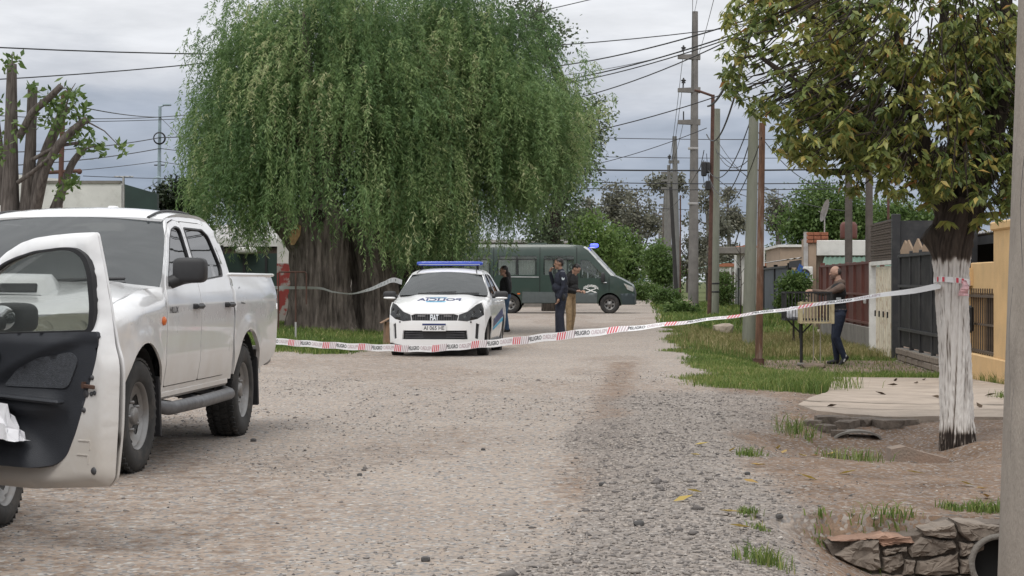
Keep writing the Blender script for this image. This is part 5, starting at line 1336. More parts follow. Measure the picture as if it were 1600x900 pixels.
# ---- the car at the edge of the picture, its door open towards the camera
def segdist(u, v, poly):
    d = np.full(np.shape(u), 9.)
    for i in range(len(poly)):
        (x0, y0), (x1, y1) = poly[i], poly[(i + 1) % len(poly)]
        L2 = (x1 - x0) ** 2 + (y1 - y0) ** 2 + 1e-12
        t = np.clip(((u - x0) * (x1 - x0) + (v - y0) * (y1 - y0)) / L2, 0, 1)
        d = np.minimum(d, np.hypot(u - x0 - t * (x1 - x0), v - y0 - t * (y1 - y0)))
    return d
def build_open_car():
    hd = Vector((.068, 1, 0)).normalized()
    axle = Vector((-2.60, 9.93, 0))                           # right front tyre, outer face
    rgt = Vector((hd.y, -hd.x, 0)); org = axle - rgt * .835
    root = empty('parked_car', (org.x, org.y, gz(-2.8, 9.0) + .004), math.atan2(hd.y, hd.x), 'white car at the edge of the picture with its front door wide open', 'car')
    W, hood, ws = build_car(root, open_door=True, paint=M_PAINT)
    # door in its own frame: x from hinge to latch, y out of the inner face, z up
    ang = math.radians(59)
    hinge = Vector((-.62, -.80, 0))
    d = bpy.data.objects.new('door', None); COL.objects.link(d); d.parent = root; d.location = hinge
    d.rotation_euler = (0, 0, math.pi + ang); d.scale = (1, -1, 1)      # built inside out, then turned to face the cabin
    OUT = [(0, .30), (.06, .285), (.5, .28), (.98, .32), (1.02, .36), (1.04, .60), (1.05, .85), (1.045, .90), (1.02, .97), (1.0, 1.14), (.965, 1.32), (.928, 1.483), (.80, 1.481), (.65, 1.473), (.53, 1.462), (.43, 1.44), (.32, 1.395), (.22, 1.334), (.1, 1.22), (0, 1.10), (-.02, .9)]
    WIN = [(.03, 1.0), (.22, 1.0), (.885, 1.025), (.90, 1.14), (.89, 1.30), (.86, 1.375), (.80, 1.41), (.72, 1.416), (.54, 1.40), (.42, 1.372), (.34, 1.345), (.22, 1.272), (.10, 1.165), (.04, 1.08)]
    TRM = [(.02, .40), (.55, .395), (.64, .41), (.70, .455), (.75, .56), (.82, .75), (.87, .90), (.89, 1.01), (.88, 1.03), (.03, 1.0)]
    OUT = [(x + .02 if x > .9 else x, z) for x, z in OUT]; WIN = [(x * 1.06 if x > .3 else x, z) for x, z in WIN]; TRM = [(x * 1.125 if x > .3 else x, z) for x, z in TRM]
    bulge = lambda z: .045 * np.clip(1 - ((z - .68) / .42) ** 2, 0, 1)
    # outer skin lies on -y (away from the camera), inner frame on +y
    sk = panel('door_skin', rounded(OUT, .02), [rounded(WIN, .02)], lambda u, v: (u, -.045 - .5 * bulge(v) + .05 * np.clip(v - 1.0, 0, 1), v), M_PAINT, d, .06, .012, (.5, 1, .8))
    def inner(u, v):
        e = sst(.0, .035, segdist(u, v, rounded(OUT, .02)))
        return (u, -.030 + .060 * e * (1 - sst(1.0, 1.1, v) * .45) + .05 * np.clip(v - 1.0, 0, 1), v)
    fr_ = panel('door_frame', rounded(OUT, .02), [rounded(WIN, .03)], inner, M_PAINT, d, .035, .012, (.5, -1, .8))
    panel('window_seal', rounded([(.03 + (x - .45) * 1.03 + .42, z + .0) for x, z in WIN], .03), [rounded([(.45 + (x - .45) * .965, 1.2 + (z - 1.2) * .94) for x, z in WIN], .03)], lambda u, v: (u, -.005 + .05 * np.clip(v - 1.0, 0, 1) + .03, v), M_BLACK, fr_, .05, .03, (.5, -1, .8))
    panel('window', [(.45 + (x - .45) * .99, 1.2 + (z - 1.2) * .98) for x, z in WIN], [], lambda u, v: (u, -.02 + .05 * np.clip(v - 1.0, 0, 1), v), glass('clear door glass', (.10, .11, .11), .93), d, .15, .004, (.5, -1, .8))
    def trim(u, v):
        arm = .055 * np.exp(-((v - .70 + .03 * u) / .05) ** 2) * sst(.8, .62, u)
        sweep = .028 * sst(.02, -.02, v - (.72 + .27 * np.sqrt(np.clip((u - .28) / .62, 0, 1)) ** 1.2)) * sst(.26, .34, u)
        pocket = .075 * sst(.60, .44, v + .10 * sst(.45, .75, u)) * sst(.80, .55, u)
        return (u, .040 + arm + .020 - sweep + pocket - .02 * sst(.97, 1.02, v), v)
    tr = panel('door_trim', rounded(TRM, .03), [], trim, M_TRIM, d, .022, .02, (.5, -1, .8))
    b = MB(); b.box((.45, .085, .718), (.72, .055, .022), (0, .04, 0), b=.01); b.build('armrest', M_TRIM, tr)
    b = MB()
    b.lathe([(.075, .0), (.088, .012), (.078, .018), (.03, .002), (0, .0)], 24, M=Matrix.Translation((.285, .062, .915)) @ Matrix.Scale(.62, 4, (0, 0, 1))); b.build('handle_recess', mat('grey handle bezel', (.075, .08, .09), .35), tr)
    b = MB(); b.box((.285, .083, .905), (.10, .018, .020), (0, .12, 0), b=.008); b.build('handle', M_CHROME, tr)
    panel('trim_insert', rounded([(.36, .765), (.45, .84), (.60, .90), (.82, .935), (.87, .90), (.80, .765)], .04), [], lambda u, v: (u, trim(u, v)[1] + .006, v), mat('woven trim insert', (.055, .06, .07), .9, var=.25, scale=60, bump=.4, bscale=200), tr, .03, .006, (.5, -1, .8))
    b = MB(); b.box((.945, .048, .78), (.085, .012, .018), (0, .08, 0), b=.003); b.box((.915, .046, .785), (.012, .018, .03)); b.build('latch', mat('rusty latch', (.10, .055, .04), .7, .3), fr_)
    for (x, z, r) in ((.955, .82, .012), (.915, .745, .018), (.95, .745, .011), (.97, .75, .011), (.90, .67, .013), (.965, .395, .018)):
        b = MB(); b.lathe([(0, .006), (r * .8, .005), (r, 0)], 10, M=Matrix.Translation((x, .031, z))); b.build('bolt', M_GREYM, fr_)
    for z0, x0 in ((.53, .90), (.465, .89)):
        b = MB(); b.box((x0, .031, z0), (.075, .006, .005)); b.box((x0 + .037, .031, z0 - .02), (.005, .006, .04)); b.build('pressing', M_PAINT, fr_)
    # mirror seen through the window, on the outer side
    b = MB(); b.sell((.13, -.22, 1.08), (.125, .08, .075), .55, 12); b.tube([(.10, -.08, 1.04), (.16, -.17, 1.06)], .035, 8); mo = b.build('mirror', M_BLACK, d)
    b = MB(); b.lathe([(.0, .004), (.088, .002), (.098, -.004)], 28, M=Matrix.Translation((.135, -.138, 1.08)) @ Matrix.Scale(.62, 4, (0, 0, 1)))
    b.build('mirror_glass', mat('mirror silver', (.85, .86, .87), .02, 1.0, var=0), mo)
    # crumpled white bag lying in the door pocket
    rng = np.random.default_rng(3); b = MB()
    n, m_ = 14, 9; V = []
    for i in range(n):
        for j in range(m_):
            a, c = i / (n - 1), j / (m_ - 1)
            h = math.sin(math.pi * a) ** .7 * math.sin(math.pi * c) ** .6
            V.append((-.19 + .38 * a + rng.normal(0, .010), -.05 + .10 * c + rng.normal(0, .008), .15 * h * (.5 + .7 * rng.random()) - .035 * a + .02))
    b.add(V, [(i * m_ + j, (i + 1) * m_ + j, (i + 1) * m_ + j + 1, i * m_ + j + 1) for i in range(n - 1) for j in range(m_ - 1)])
    bag = b.build('plastic_bag', mat('white plastic bag', (.72, .72, .75), .4, var=.1))
    bag.matrix_world = root.matrix_basis @ Matrix.Translation(hinge) @ Matrix.Rotation(math.pi + ang, 4, 'Z') @ Matrix.Translation((.40, -.13, .535))
    tag(bag, 'crumpled white plastic bag in the pocket of the open car door', 'bag')
build_open_car()
# ------------------------------------------------------------------ dark green van across the junction
def build_van():
    M_GREEN = mat('dark green van paint', (.020, .042, .032), .4, var=.08, scale=2, coat=.35, dirt=(.075, .08, .065, .35), dscale=1.2)
    M_CLAD = mat('grey cladding', (.085, .10, .10), .6, var=.1)
    M_CURT = mat('pale curtain', (.72, .74, .74), .9, var=.1)
    M_VW = glass('van window glass', (.10, .12, .12), .9)
    M_WH = mat('white print', (.75, .75, .73), .6, var=.05)
    rz = math.radians(-4)
    root = empty('van', (at(955, 489, 76).x, 76.9, .0), rz, 'dark green van with curtained windows and blue beacon across the junction', 'van')
    # local x forward (picture right), right side (-y) faces the camera
    XR = -3.95; HW = 1.0
    wz = curve([(.3, .95), (.5, .985), (.9, 1.0), (1.4, .99), (2.2, .93), (2.6, .86), (2.76, .76)])
    def W(x, z): return wz(z) - .10 * np.clip((x + .2) / 1.2, 0, 1.1) ** 2 - .12 * np.clip((x + 1.2) / 1.3, 0, 1) * np.clip((z - 1.3) / 1.3, 0, 1)
    def side(s, off=0.): return lambda u, v: (u, s * (W(u, v) - off), v)
    A1, A2 = arch(0, .37, .45, -2, 182, 18), arch(XR, .37, .45, -2, 182, 18)
    BODY = [(1.0, .34)] + [(.98, .50), (1.0, .78), (.93, 1.02), (.88, 1.12), (.50, 1.34), (.16, 1.49), (-.88, 2.60), (-1.15, 2.70), (-1.8, 2.745), (-5.8, 2.745), (-5.98, 2.65), (-6.02, 2.2), (-6.02, .45), (-4.42, .40)] + A2[::-1] + [(-3.45, .40), (-.5, .40)] + A1[::-1] + [(.47, .34)]
    FWn = [(-1.16, 1.40), (-.30, 1.40), (-.22, 1.47), (-.80, 2.08), (-.92, 2.12), (-1.16, 2.12)]
    WINS = [[(-2.62, 1.52), (-1.40, 1.52), (-1.40, 2.28), (-2.62, 2.28)], [(-4.46, 1.52), (-2.88, 1.52), (-2.88, 2.28), (-4.46, 2.28)], [(-5.82, 1.52), (-4.72, 1.52), (-4.72, 2.28), (-5.82, 2.28)]]
    for s in (-1, 1):
        panel('body_side', BODY, [FWn] + [rounded(w, .07) for w in WINS], side(s), M_GREEN, root, .16, .03, (-2.5, 0, 1.4))
        panel('cladding', [(-5.98, .44), (-4.46, .42), (-4.42, .86), (-5.98, .88)], [], side(s, -.012), M_CLAD, root, .2, .012, (-2.5, 0, 1.4))
        panel('cladding', [(-3.47, .42), (-.50, .42), (-.48, .82), (-3.45, .86)], [], side(s, -.012), M_CLAD, root, .2, .012, (-2.5, 0, 1.4))
        panel('front_bumper_side', [(.50, .36), (.97, .36), (1.0, .76), (.85, .80), (.40, .78), (.46, .6)], [], side(s, -.012), mat('dark bumper', (.03, .045, .05), .6) if s == -1 else bpy.data.materials['dark bumper'], root, .1, .012, (-2.5, 0, 1.4))
        for i, w in enumerate(WINS + [FWn]):
            f = panel('window', [(x * 1.0, z) for x, z in rounded(w, .07)] if i < 3 else FWn, [], side(s, .03), M_VW, root, .25, .005, (-2.5, 0, 1.4))
            if i < 3:
                x0, x1 = w[0][0], w[1][0]; m = (x0 + x1) / 2
                b = MB(); b.box((m, s * (float(W(np.array(m), np.array(1.9))) - .0), 1.9), (.05, .02, .72)); b.box((m, s * float(W(np.array(m), np.array(2.14))), 2.14), (x1 - x0 - .1, .02, .035)); b.build('window_divider', M_BLACK, f)
                gaps = (.35, .75)[i % 2]
                for (c0, c1) in ((x0 + .05, x0 + (x1 - x0) * (.46 if i else .30)), (x0 + (x1 - x0) * (.54 if i else .42), x1 - (.08 if i else .30))):
                    n = 40; b = MB(); V = []
                    for k in range(n + 1):
                        x = c0 + (c1 - c0) * k / n; y = s * (float(W(np.array(x), np.array(1.9))) - .10 + .025 * math.sin(k * 1.55 + i))
                        V += [(x, y, 1.5), (x, y, 2.12)]
                    b.add(V, [(2 * k, 2 * k + 2, 2 * k + 3, 2 * k + 1) for k in range(n)], smooth=True); b.build('curtain', M_CURT, f)
        # door shut lines, rail, handles, marker, mirror
        for x, z0, z1 in ((-1.30, .45, 2.62), (-2.76, .45, 2.62), (-.02, .85, 1.45), (-4.6, .9, 2.62)):
            panel('shut_line', [(x - .012, z0), (x + .012, z0), (x + .012, z1), (x - .012, z1)], [], side(s, -.003), M_WELL, root, .2, .001, (-2.5, 0, 1.4))
        panel('slide_rail', [(-3.95, 1.43), (-2.80, 1.42), (-2.80, 1.46), (-3.95, 1.47)], [], side(s, -.02), mat('rail grey', (.35, .36, .36), .5) if s == -1 else bpy.data.materials['rail grey'], root, .2, .02, (-2.5, 0, 1.4))
        b = MB(); b.box((-.18, s * 1.02, 1.22), (.16, .03, .04), b=.01); b.build('handle', M_CHROME, root)
        b = MB(); b.box((-3.6, s * 1.012, .78), (.11, .012, .05), b=.004); b.build('side_marker', M_ORANGE, root)
        b = MB(); b.sell((-.26, s * 1.14, 1.42), (.08, .10, .20), .5, 10); b.tube([(-.2, s * .95, 1.35), (-.25, s * 1.08, 1.38)], .03, 8); b.build('mirror', M_BLACK, root)
        panel('headlight', [(.55, 1.20), (.70, .95), (.93, .86), (.955, .98), (.90, 1.06)], [], side(s, -.012), M_REFL, root, .08, .02, (-2.5, 0, 1.4))
        panel('pillar_reflection', [(.20, 1.47), (-.86, 2.60), (-.98, 2.66), (-1.04, 2.62), (-.86, 2.50), (.05, 1.50)], [], side(s, -.008), mat('painted pillar reflection', (.55, .57, .57), .5) if s == -1 else bpy.data.materials['painted pillar reflection'], root, .12, .01, (-2.5, 0, 1.4))  # pale strip paints the white reflection along the windscreen pillar
        for cx in (0, XR):
            b = MB(); A = arch(cx, .37, .44, -5, 185, 14); V = [(x, s * .95, z) for x, z in A] + [(x, s * .5, z) for x, z in A]; n = len(A)
            b.add(V, [(i, i + 1, i + 1 + n, i + n) for i in range(n - 1)]); b.box((cx, s * .49, .6), (.9, .02, .6)); b.build('wheel_well', M_WELL, root)
    # emblem on the front door
    rr = lambda x, y: (-.74 + x, -float(W(np.array(-.74 + x), np.array(.95 + y))) - .004, .96 + y)
    V, Fc = text2d('GENDARMERIA', .135, bold=.004)
    hw = np.abs(V[:, 0]).max(); b = MB(); R = .46
    P = [(R * math.sin(x / hw * .72), R * (math.cos(x / hw * .72) - 1) + .13 + y) for x, y in V]
    b.add([rr(*p) for p in P], Fc); b.build('door_lettering', M_WH, root)
    b = MB()
    for s in (-1, 1):
        for (x0, y0, x1, y1, w) in ((-.20 * s, -.14, .20 * s, .03, .017), (-.22 * s, -.155, -.13 * s, -.10, .032), (.06 * s, -.06, .03 * s, -.01, .02)):
            d = Vector((x1 - x0, y1 - y0)); nn = Vector((-d.y, d.x)).normalized() * w
            b.add([rr(x0 + nn.x, y0 + nn.y), rr(x1 + nn.x, y1 + nn.y), rr(x1 - nn.x, y1 - nn.y), rr(x0 - nn.x, y0 - nn.y)], [(0, 1, 2, 3)])
    b.build('crossed_rifles_emblem', M_WH, root)
    # roof, front, windscreen, rear
    prof = [(.93, 1.02), (.88, 1.12), (.50, 1.34), (.16, 1.49)]
    def strip(name, pts, m, n=9, bul=.0, off=0.):
        b = MB(); V = []
        for x, z in pts:
            for k in range(n):
                v = -1 + 2 * k / (n - 1); V.append((x + bul * (1 - v * v), v * (float(W(np.array(x), np.array(z))) - .005), z + off + .6 * bul * (1 - v * v)))
        b.add(V, [(i * n + k, i * n + k + 1, (i + 1) * n + k + 1, (i + 1) * n + k) for i in range(len(pts) - 1) for k in range(n - 1)], smooth=True)
        return b.build(name, m, root)
    strip('bonnet', prof, M_GREEN, bul=.06)
    strip('windscreen', [(.16, 1.49), (-.2, 1.87), (-.55, 2.25), (-.88, 2.60)], M_WGLASS, bul=.08)
    rf = strip('roof', [(-.88, 2.60), (-1.15, 2.70), (-1.8, 2.745), (-3.5, 2.75), (-5.8, 2.745), (-5.98, 2.65)], M_GREEN, bul=.02, off=.0)
    strip('rear_doors', [(-5.98, 2.65), (-6.02, 2.2), (-6.02, .45)], M_GREEN, bul=0)
    strip('front_bumper', [(.93, 1.02), (1.0, .78), (.98, .50), (1.0, .34)], bpy.data.materials['dark bumper'], bul=.06)
    b = MB(); b.box((-2.9, 0, 2.775), (.75, .6, .06), b=.02); b.build('roof_hatch', M_GREEN, rf)
    b = MB(); b.sell((-.62, -.35, 2.70), (.17, .14, .085), .7, 10)
    b.build('beacon', mat('lit blue beacon', (.06, .08, 1.0), .2, var=.05, emit=2.6), root)
    b = MB(); b.lathe([(.0, .03), (.13, .02), (.15, 0)], 16, M=Matrix.Translation((-.68, -.35, 2.60)) @ Matrix.Rotation(math.pi / 2, 4, 'X')); b.build('beacon_base', M_WH, root)
    b = MB(); b.box((-2.5, 0, .5), (6.6, 1.1, .22)); b.box((.4, 0, .7), (.9, 1.5, .5)); b.build('underbody', M_WELL, root)
    b = MB(); b.box((-3.2, 0, .75), (5.4, 1.7, .05)); b.box((-.35, 0, 1.35), (.4, 1.6, .2), b=.05)
    for x in (-1.1, -2.3, -3.3, -4.3, -5.2):
        for yy in (.5, -.5): seat(b, x, yy, 1.15, .7)
    b.build('cabin', M_SEAT, root)
    put_wheels(root, .375, .22, .215, 6, [(0, -.86), (0, .86), (XR, -.86), (XR, .86)])
build_van()
# ------------------------------------------------------------------ people
def mat_flat(name, col, rough=.85, var=.22, scale=9, bump=1.): return mat(name, col, rough, var=var, scale=scale, bump=bump, bscale=13)
M_SKIN = mat('skin', (.36, .215, .155), .55, var=.08, scale=20)
M_SKIN2 = mat('tanned skin', (.27, .155, .105), .55, var=.08, scale=20)
M_HAIR = mat('dark hair', (.012, .009, .008), .5, var=.3, scale=40)
def person(name, loc, rz, prims, mats, label, voxel=.0095):
    """prims: ('c', p0, r0, p1, r1, mat) tapered capsule; ('e', centre, radii, euler, mat) ellipsoid. One fused body."""
    b = MB(); src = []
    for q in prims:
        if q[0] == 'c':
            p0, p1 = Vector(q[1]), Vector(q[3]); n = 6
            b.tube([p0.lerp(p1, k / n) for k in range(n + 1)], [q[2] + (q[4] - q[2]) * k / n for k in range(n + 1)], 14)
            b.ball(p0, q[2], 6); b.ball(p1, q[4], 6)
            ln = (p1 - p0).length
            m = max(3, int(ln / .022))
            for k in range(m + 1): src.append((p0.lerp(p1, k / m), q[2] + (q[4] - q[2]) * k / m, q[5]))
        else:
            M = Matrix.Translation(q[1]) @ Euler(q[3]).to_matrix().to_4x4()
            b.ball((0, 0, 0), q[2], 9, M=M)
            for v in MB().ball((0, 0, 0), q[2], 7).v: src.append((M @ (v * .75), min(q[2]) * .3, q[4]))
            src.append((M @ Vector((0, 0, 0)), min(q[2]) * .9, q[4]))
    o = b.build(name, mats)
    md = o.modifiers.new('r', 'REMESH'); md.mode = 'VOXEL'; md.voxel_size = voxel
    me = bpy.data.meshes.new_from_object(o.evaluated_get(bpy.context.evaluated_depsgraph_get()))
    o.modifiers.clear(); old = o.data; o.data = me; bpy.data.meshes.remove(old)
    me.materials.clear()
    for m in mats: me.materials.append(m)
    bm = bmesh.new(); bm.from_mesh(me)
    for _ in range(2): bmesh.ops.smooth_vert(bm, verts=bm.verts, factor=.5, use_axis_x=True, use_axis_y=True, use_axis_z=True)
    bm.to_mesh(me); bm.free()
    C = np.array([p.center[:] for p in me.polygons]); best = np.full(len(C), 9.); idx = np.zeros(len(C), np.int32)
    for p, r, m in src:
        d = np.linalg.norm(C - np.array(p[:]), axis=1) - r
        k = d < best; best[k] = d[k]; idx[k] = m
    me.polygons.foreach_set('material_index', idx); me.polygons.foreach_set('use_smooth', np.ones(len(idx), bool)); me.update()
    o.location = loc; o.rotation_euler = (0, 0, rz)
    return tag(o, label, 'person')
# local axes: facing +x, left +y, up z
def head(c, tilt, S, H, beard=None, bald=False):
    """Head about centre c (middle of the skull), tilt = pitch forward; S skin, H hair index."""
    T = Matrix.Translation(c) @ Matrix.Rotation(tilt, 4, 'Y')
    t = lambda *p: tuple(T @ Vector(p)); e = (0, tilt, 0)
    P = [('e', t(0, 0, .02), (.098, .078, .105), e, S), ('e', t(.028, 0, -.055), (.066, .058, .068), e, S if beard is None else beard),
         ('e', t(.075, 0, -.100), (.026, .028, .022), e, S if beard is None else beard),
         ('c', t(.090, 0, .012), .011, t(.112, 0, -.022), .014, S), ('e', t(.080, 0, .032), (.018, .052, .008), e, S),
         ('e', t(.084, .032, .010), (.008, .011, .005), e, H), ('e', t(.084, -.032, .010), (.008, .011, .005), e, H),
         ('e', t(.088, 0, -.062), (.012, .024, .008), e, S),
         ('e', t(-.004, .080, -.004), (.022, .010, .034), e, S), ('e', t(-.004, -.080, -.004), (.022, .010, .034), e, S)]
    return P, t
def hand(w, d, up, S, curl=.5, side=1):
    """Wrist w, pointing d, palm normal up: palm, four unequal bent fingers and a thumb."""
    d = Vector(d).normalized(); n = Vector(up); n = (n - d * n.dot(d)).normalized(); s = d.cross(n) * side; w = Vector(w)
    P = [('c', tuple(w), .026, tuple(w + d * .075), .030, S), ('c', tuple(w + s * .02 + d * .03), .02, tuple(w + s * .026 + d * .085), .017, S), ('c', tuple(w - s * .02 + d * .03), .02, tuple(w - s * .026 + d * .08), .017, S)]
    for k, (o, ln) in enumerate(((.030, .070), (.010, .080), (-.011, .074), (-.031, .058))):
        a = w + d * .085 + s * o; m = a + (d * math.cos(curl * .6) - n * math.sin(curl * .6)) * ln * .5
        z = m + (d * math.cos(curl * 1.7) - n * math.sin(curl * 1.7)) * ln * .55
        P += [('c', tuple(a), .0098, tuple(m), .0090, S), ('c', tuple(m), .0090, tuple(z), .0078, S)]
    a = w + d * .025 + s * .03; m = a + (d * .6 + s * .7 - n * .3).normalized() * .045; z = m + (d * .9 - n * .45).normalized() * .036
    P += [('c', tuple(a), .014, tuple(m), .0115, S), ('c', tuple(m), .0110, tuple(z), .009, S)]
    return P
def arm(sh, el, wr, U, S, cuff=.038, up=.058):
    return [('c', sh, up, el, .044, U), ('c', el, .045, wr, cuff, U)]
def leg(hip, kn, an, L, r=(.092, .060, .046)):
    return [('c', hip, r[0], kn, r[1], L), ('c', kn, r[1], an, r[2], L)]
def shoe(an, yaw, B, pitch=0.):
    d = Vector((math.cos(yaw) * math.cos(pitch), math.sin(yaw) * math.cos(pitch), -math.sin(pitch))); a = Vector(an)
    base = a + Vector((0, 0, -.045))
    return [('c', tuple(base - d * .045), .043, tuple(base + d * .06), .042, B), ('c', tuple(base + d * .06 + Vector((0, 0, -.006))), .041, tuple(base + d * .155 + Vector((0, 0, -.014))), .030, B), ('c', tuple(a), .045, tuple(base), .045, B)]
def torso(hipz, shz, lean, U, L, wid=.175, belly=.0, dep=1.):
    x = lambda z: lean * (z - hipz)
    zc = shz - .16
    return [('e', (0, 0, hipz + .02), (.125 * dep, .165, .125), (0, 0, 0), L), ('e', (x(hipz + .18) + .01 + belly * .4, 0, hipz + .19), (.125 * dep + belly, .155, .15), (0, lean, 0), U),
            ('e', (x(zc) + .005, 0, zc), (.132 * dep, wid, .20), (0, lean, 0), U), ('e', (x(zc + .06), 0, zc + .07), (.105 * dep, wid + .012, .11), (0, lean, 0), U),
            ('c', (x(shz) - .005, wid * .82, shz - .035), .066, (x(shz) - .005, -wid * .82, shz - .035), .066, U), ('e', (x(hipz + .08), 0, hipz + .10), (.128 * dep, .160, .12), (0, lean, 0), U)]

def gp(px, Y): x = (px - 800) / F * Y; return (x, Y, gz(x, Y))
FL = math.pi           # facing picture left
# officer in navy uniform, phone at his ear
def officer():
    mats = [M_SKIN2, M_HAIR, mat_flat('navy uniform', (.014, .017, .030)), mat_flat('black boots', (.010, .010, .010), .5), mat('phone', (.01, .01, .012), .3)]
    P = torso(.93, 1.46, .02, 2, 2, .20, .04, 1.2)
    hd, t = head((.055, 0, 1.665), .10, 0, 1)
    P += hd + [('c', (.0, 0, 1.47), .06, (.035, 0, 1.57), .056, 0), ('e', t(-.018, 0, .055), (.098, .084, .082), (0, .1, 0), 1), ('e', t(-.062, 0, .005), (.055, .076, .075), (0, .1, 0), 1), ('c', (-.01, 0, 1.475), .078, (.015, 0, 1.505), .068, 2)]
    P += arm((0, .205, 1.42), (-.015, .245, 1.13), (.075, .215, .90), 2, 0, .045, .076) + hand((.085, .213, .875), (.35, -.1, -1), (-1, 0, -.3), 0, .5, 1)      # near arm hangs
    P += arm((0, -.205, 1.42), (.13, -.285, 1.16), (.235, -.15, 1.47), 2, 0, .04, .066) + hand((.235, -.148, 1.475), (-.30, .28, 1), (1, -.6, .2), 0, .8, -1)
    P += [('c', (.155, -.100, 1.60), .018, (.140, -.098, 1.68), .016, 4)]
    P += leg((0, .09, .90), (.035, .10, .49), (-.005, .10, .10), 2, (.118, .084, .072)) + leg((0, -.09, .90), (.045, -.10, .49), (.05, -.10, .10), 2, (.118, .084, .072))
    P += shoe((-.005, .10, .088), .1, 3) + shoe((.05, -.10, .088), -.1, 3)
    P += [('c', (.02, .14, .955), .03, (.02, -.14, .955), .03, 3), ('e', (-.02, .19, .90), (.05, .035, .09), (0, 0, 0), 3)]
    o = person('person', gp(877, 43.5), FL + .12, P, mats, 'person in navy uniform holding a phone to the ear, facing the police car')
    b = MB(); M = Matrix.Translation((.0, .277, 1.33)) @ Matrix.Rotation(.14, 4, 'X')
    b.prism([(.034 * math.cos(a) , .042 * math.sin(a)) for a in np.linspace(0, 6.28, 13)[:-1]], -.002, .004, M=M); b.build('sleeve_badge', mat('pale badge', (.45, .5, .52), .7), o)
    b = MB(); b.box((.0, .21, 1.487), (.09, .05, .012), (.3, 0, 0)); b.build('epaulette', mat('grey epaulette', (.25, .27, .3), .8), o)
officer()
# bowed man in black jacket and tan trousers
def bowed():
    mats = [M_SKIN, M_HAIR, mat_flat('black jacket', (.012, .012, .013)), mat_flat('tan trousers', (.26, .18, .10)), mat_flat('brown boots', (.05, .035, .025)), mat_flat('white lanyard', (.6, .6, .62))]
    P = torso(.92, 1.43, .13, 2, 3, .19, .03, 1.2)
    hd, t = head((.185, 0, 1.56), .75, 0, 1)
    P += hd + [('c', (.07, 0, 1.44), .06, (.13, 0, 1.52), .055, 0), ('e', t(-.02, 0, .055), (.096, .082, .078), (0, .75, 0), 1), ('e', t(-.06, 0, .0), (.055, .075, .075), (0, .75, 0), 1), ('c', (.05, 0, 1.45), .075, (.07, 0, 1.475), .068, 2)]
    P += arm((.06, .205, 1.37), (.04, .25, 1.09), (.24, .16, 1.02), 2, 0) + hand((.25, .155, 1.02), (1, -.5, .1), (0, 0, 1), 0, .9, 1)
    P += arm((.06, -.205, 1.37), (.05, -.25, 1.09), (.25, -.14, 1.03), 2, 0) + hand((.26, -.135, 1.03), (1, .5, .1), (0, 0, 1), 0, .9, -1)
    P += leg((-.0, .09, .89), (.03, .10, .48), (-.03, .10, .10), 3, (.105, .078, .066)) + leg((0, -.09, .89), (.05, -.10, .48), (.04, -.10, .10), 3, (.105, .078, .066))
    P += shoe((-.03, .10, .088), .1, 4) + shoe((.04, -.10, .088), -.1, 4)
    P += [('c', (.055, .085, 1.475), .014, (.135, .03, 1.36), .012, 5)]
    person('person', gp(890, 46.2), -.55, P, mats, 'person in black jacket and tan trousers with bowed head')
bowed()
# woman with long dark hair by the van
def woman():
    mats = [M_SKIN, M_HAIR, mat_flat('black sweater', (.010, .010, .012)), mat_flat('blue jeans', (.045, .085, .15)), mat_flat('dark shoes', (.03, .025, .022))]
    P = torso(.88, 1.35, .0, 2, 3, .16, .01, 1.12)
    hd, t = head((.045, 0, 1.535), .05, 0, 1)
    P += hd + [('c', (0, 0, 1.36), .05, (.03, 0, 1.44), .048, 0), ('e', t(-.02, 0, .05), (.10, .086, .085), (0, 0, 0), 1), ('e', t(-.065, 0, -.02), (.058, .080, .10), (0, 0, 0), 1), ('c', (-.06, 0, 1.45), .068, (-.115, .02, 1.12), .045, 1), ('c', (-.10, .03, 1.25), .05, (-.12, .05, 1.02), .022, 1)]
    P += arm((-.01, .175, 1.30), (-.05, .215, 1.03), (.13, .15, .98), 2, 0, .034, .05) + hand((.14, .145, .98), (1, -.7, .2), (0, 0, 1), 0, .8, 1)
    P += arm((-.01, -.175, 1.30), (-.04, -.215, 1.03), (.15, -.10, 1.03), 2, 0, .034, .05) + hand((.16, -.09, 1.03), (1, .8, .2), (0, 0, 1), 0, .8, -1)
    P += leg((0, .085, .84), (.03, .085, .46), (-.02, .085, .09), 3, (.098, .064, .060)) + leg((0, -.085, .84), (.04, -.085, .46), (.05, -.09, .09), 3, (.098, .064, .060))
    P += shoe((-.02, .085, .085), .05, 4) + shoe((.05, -.09, .085), -.05, 4)
    person('person', gp(790, 48.2), FL + .2, P, mats, 'person with long dark hair, black sweater and blue jeans')
woman()
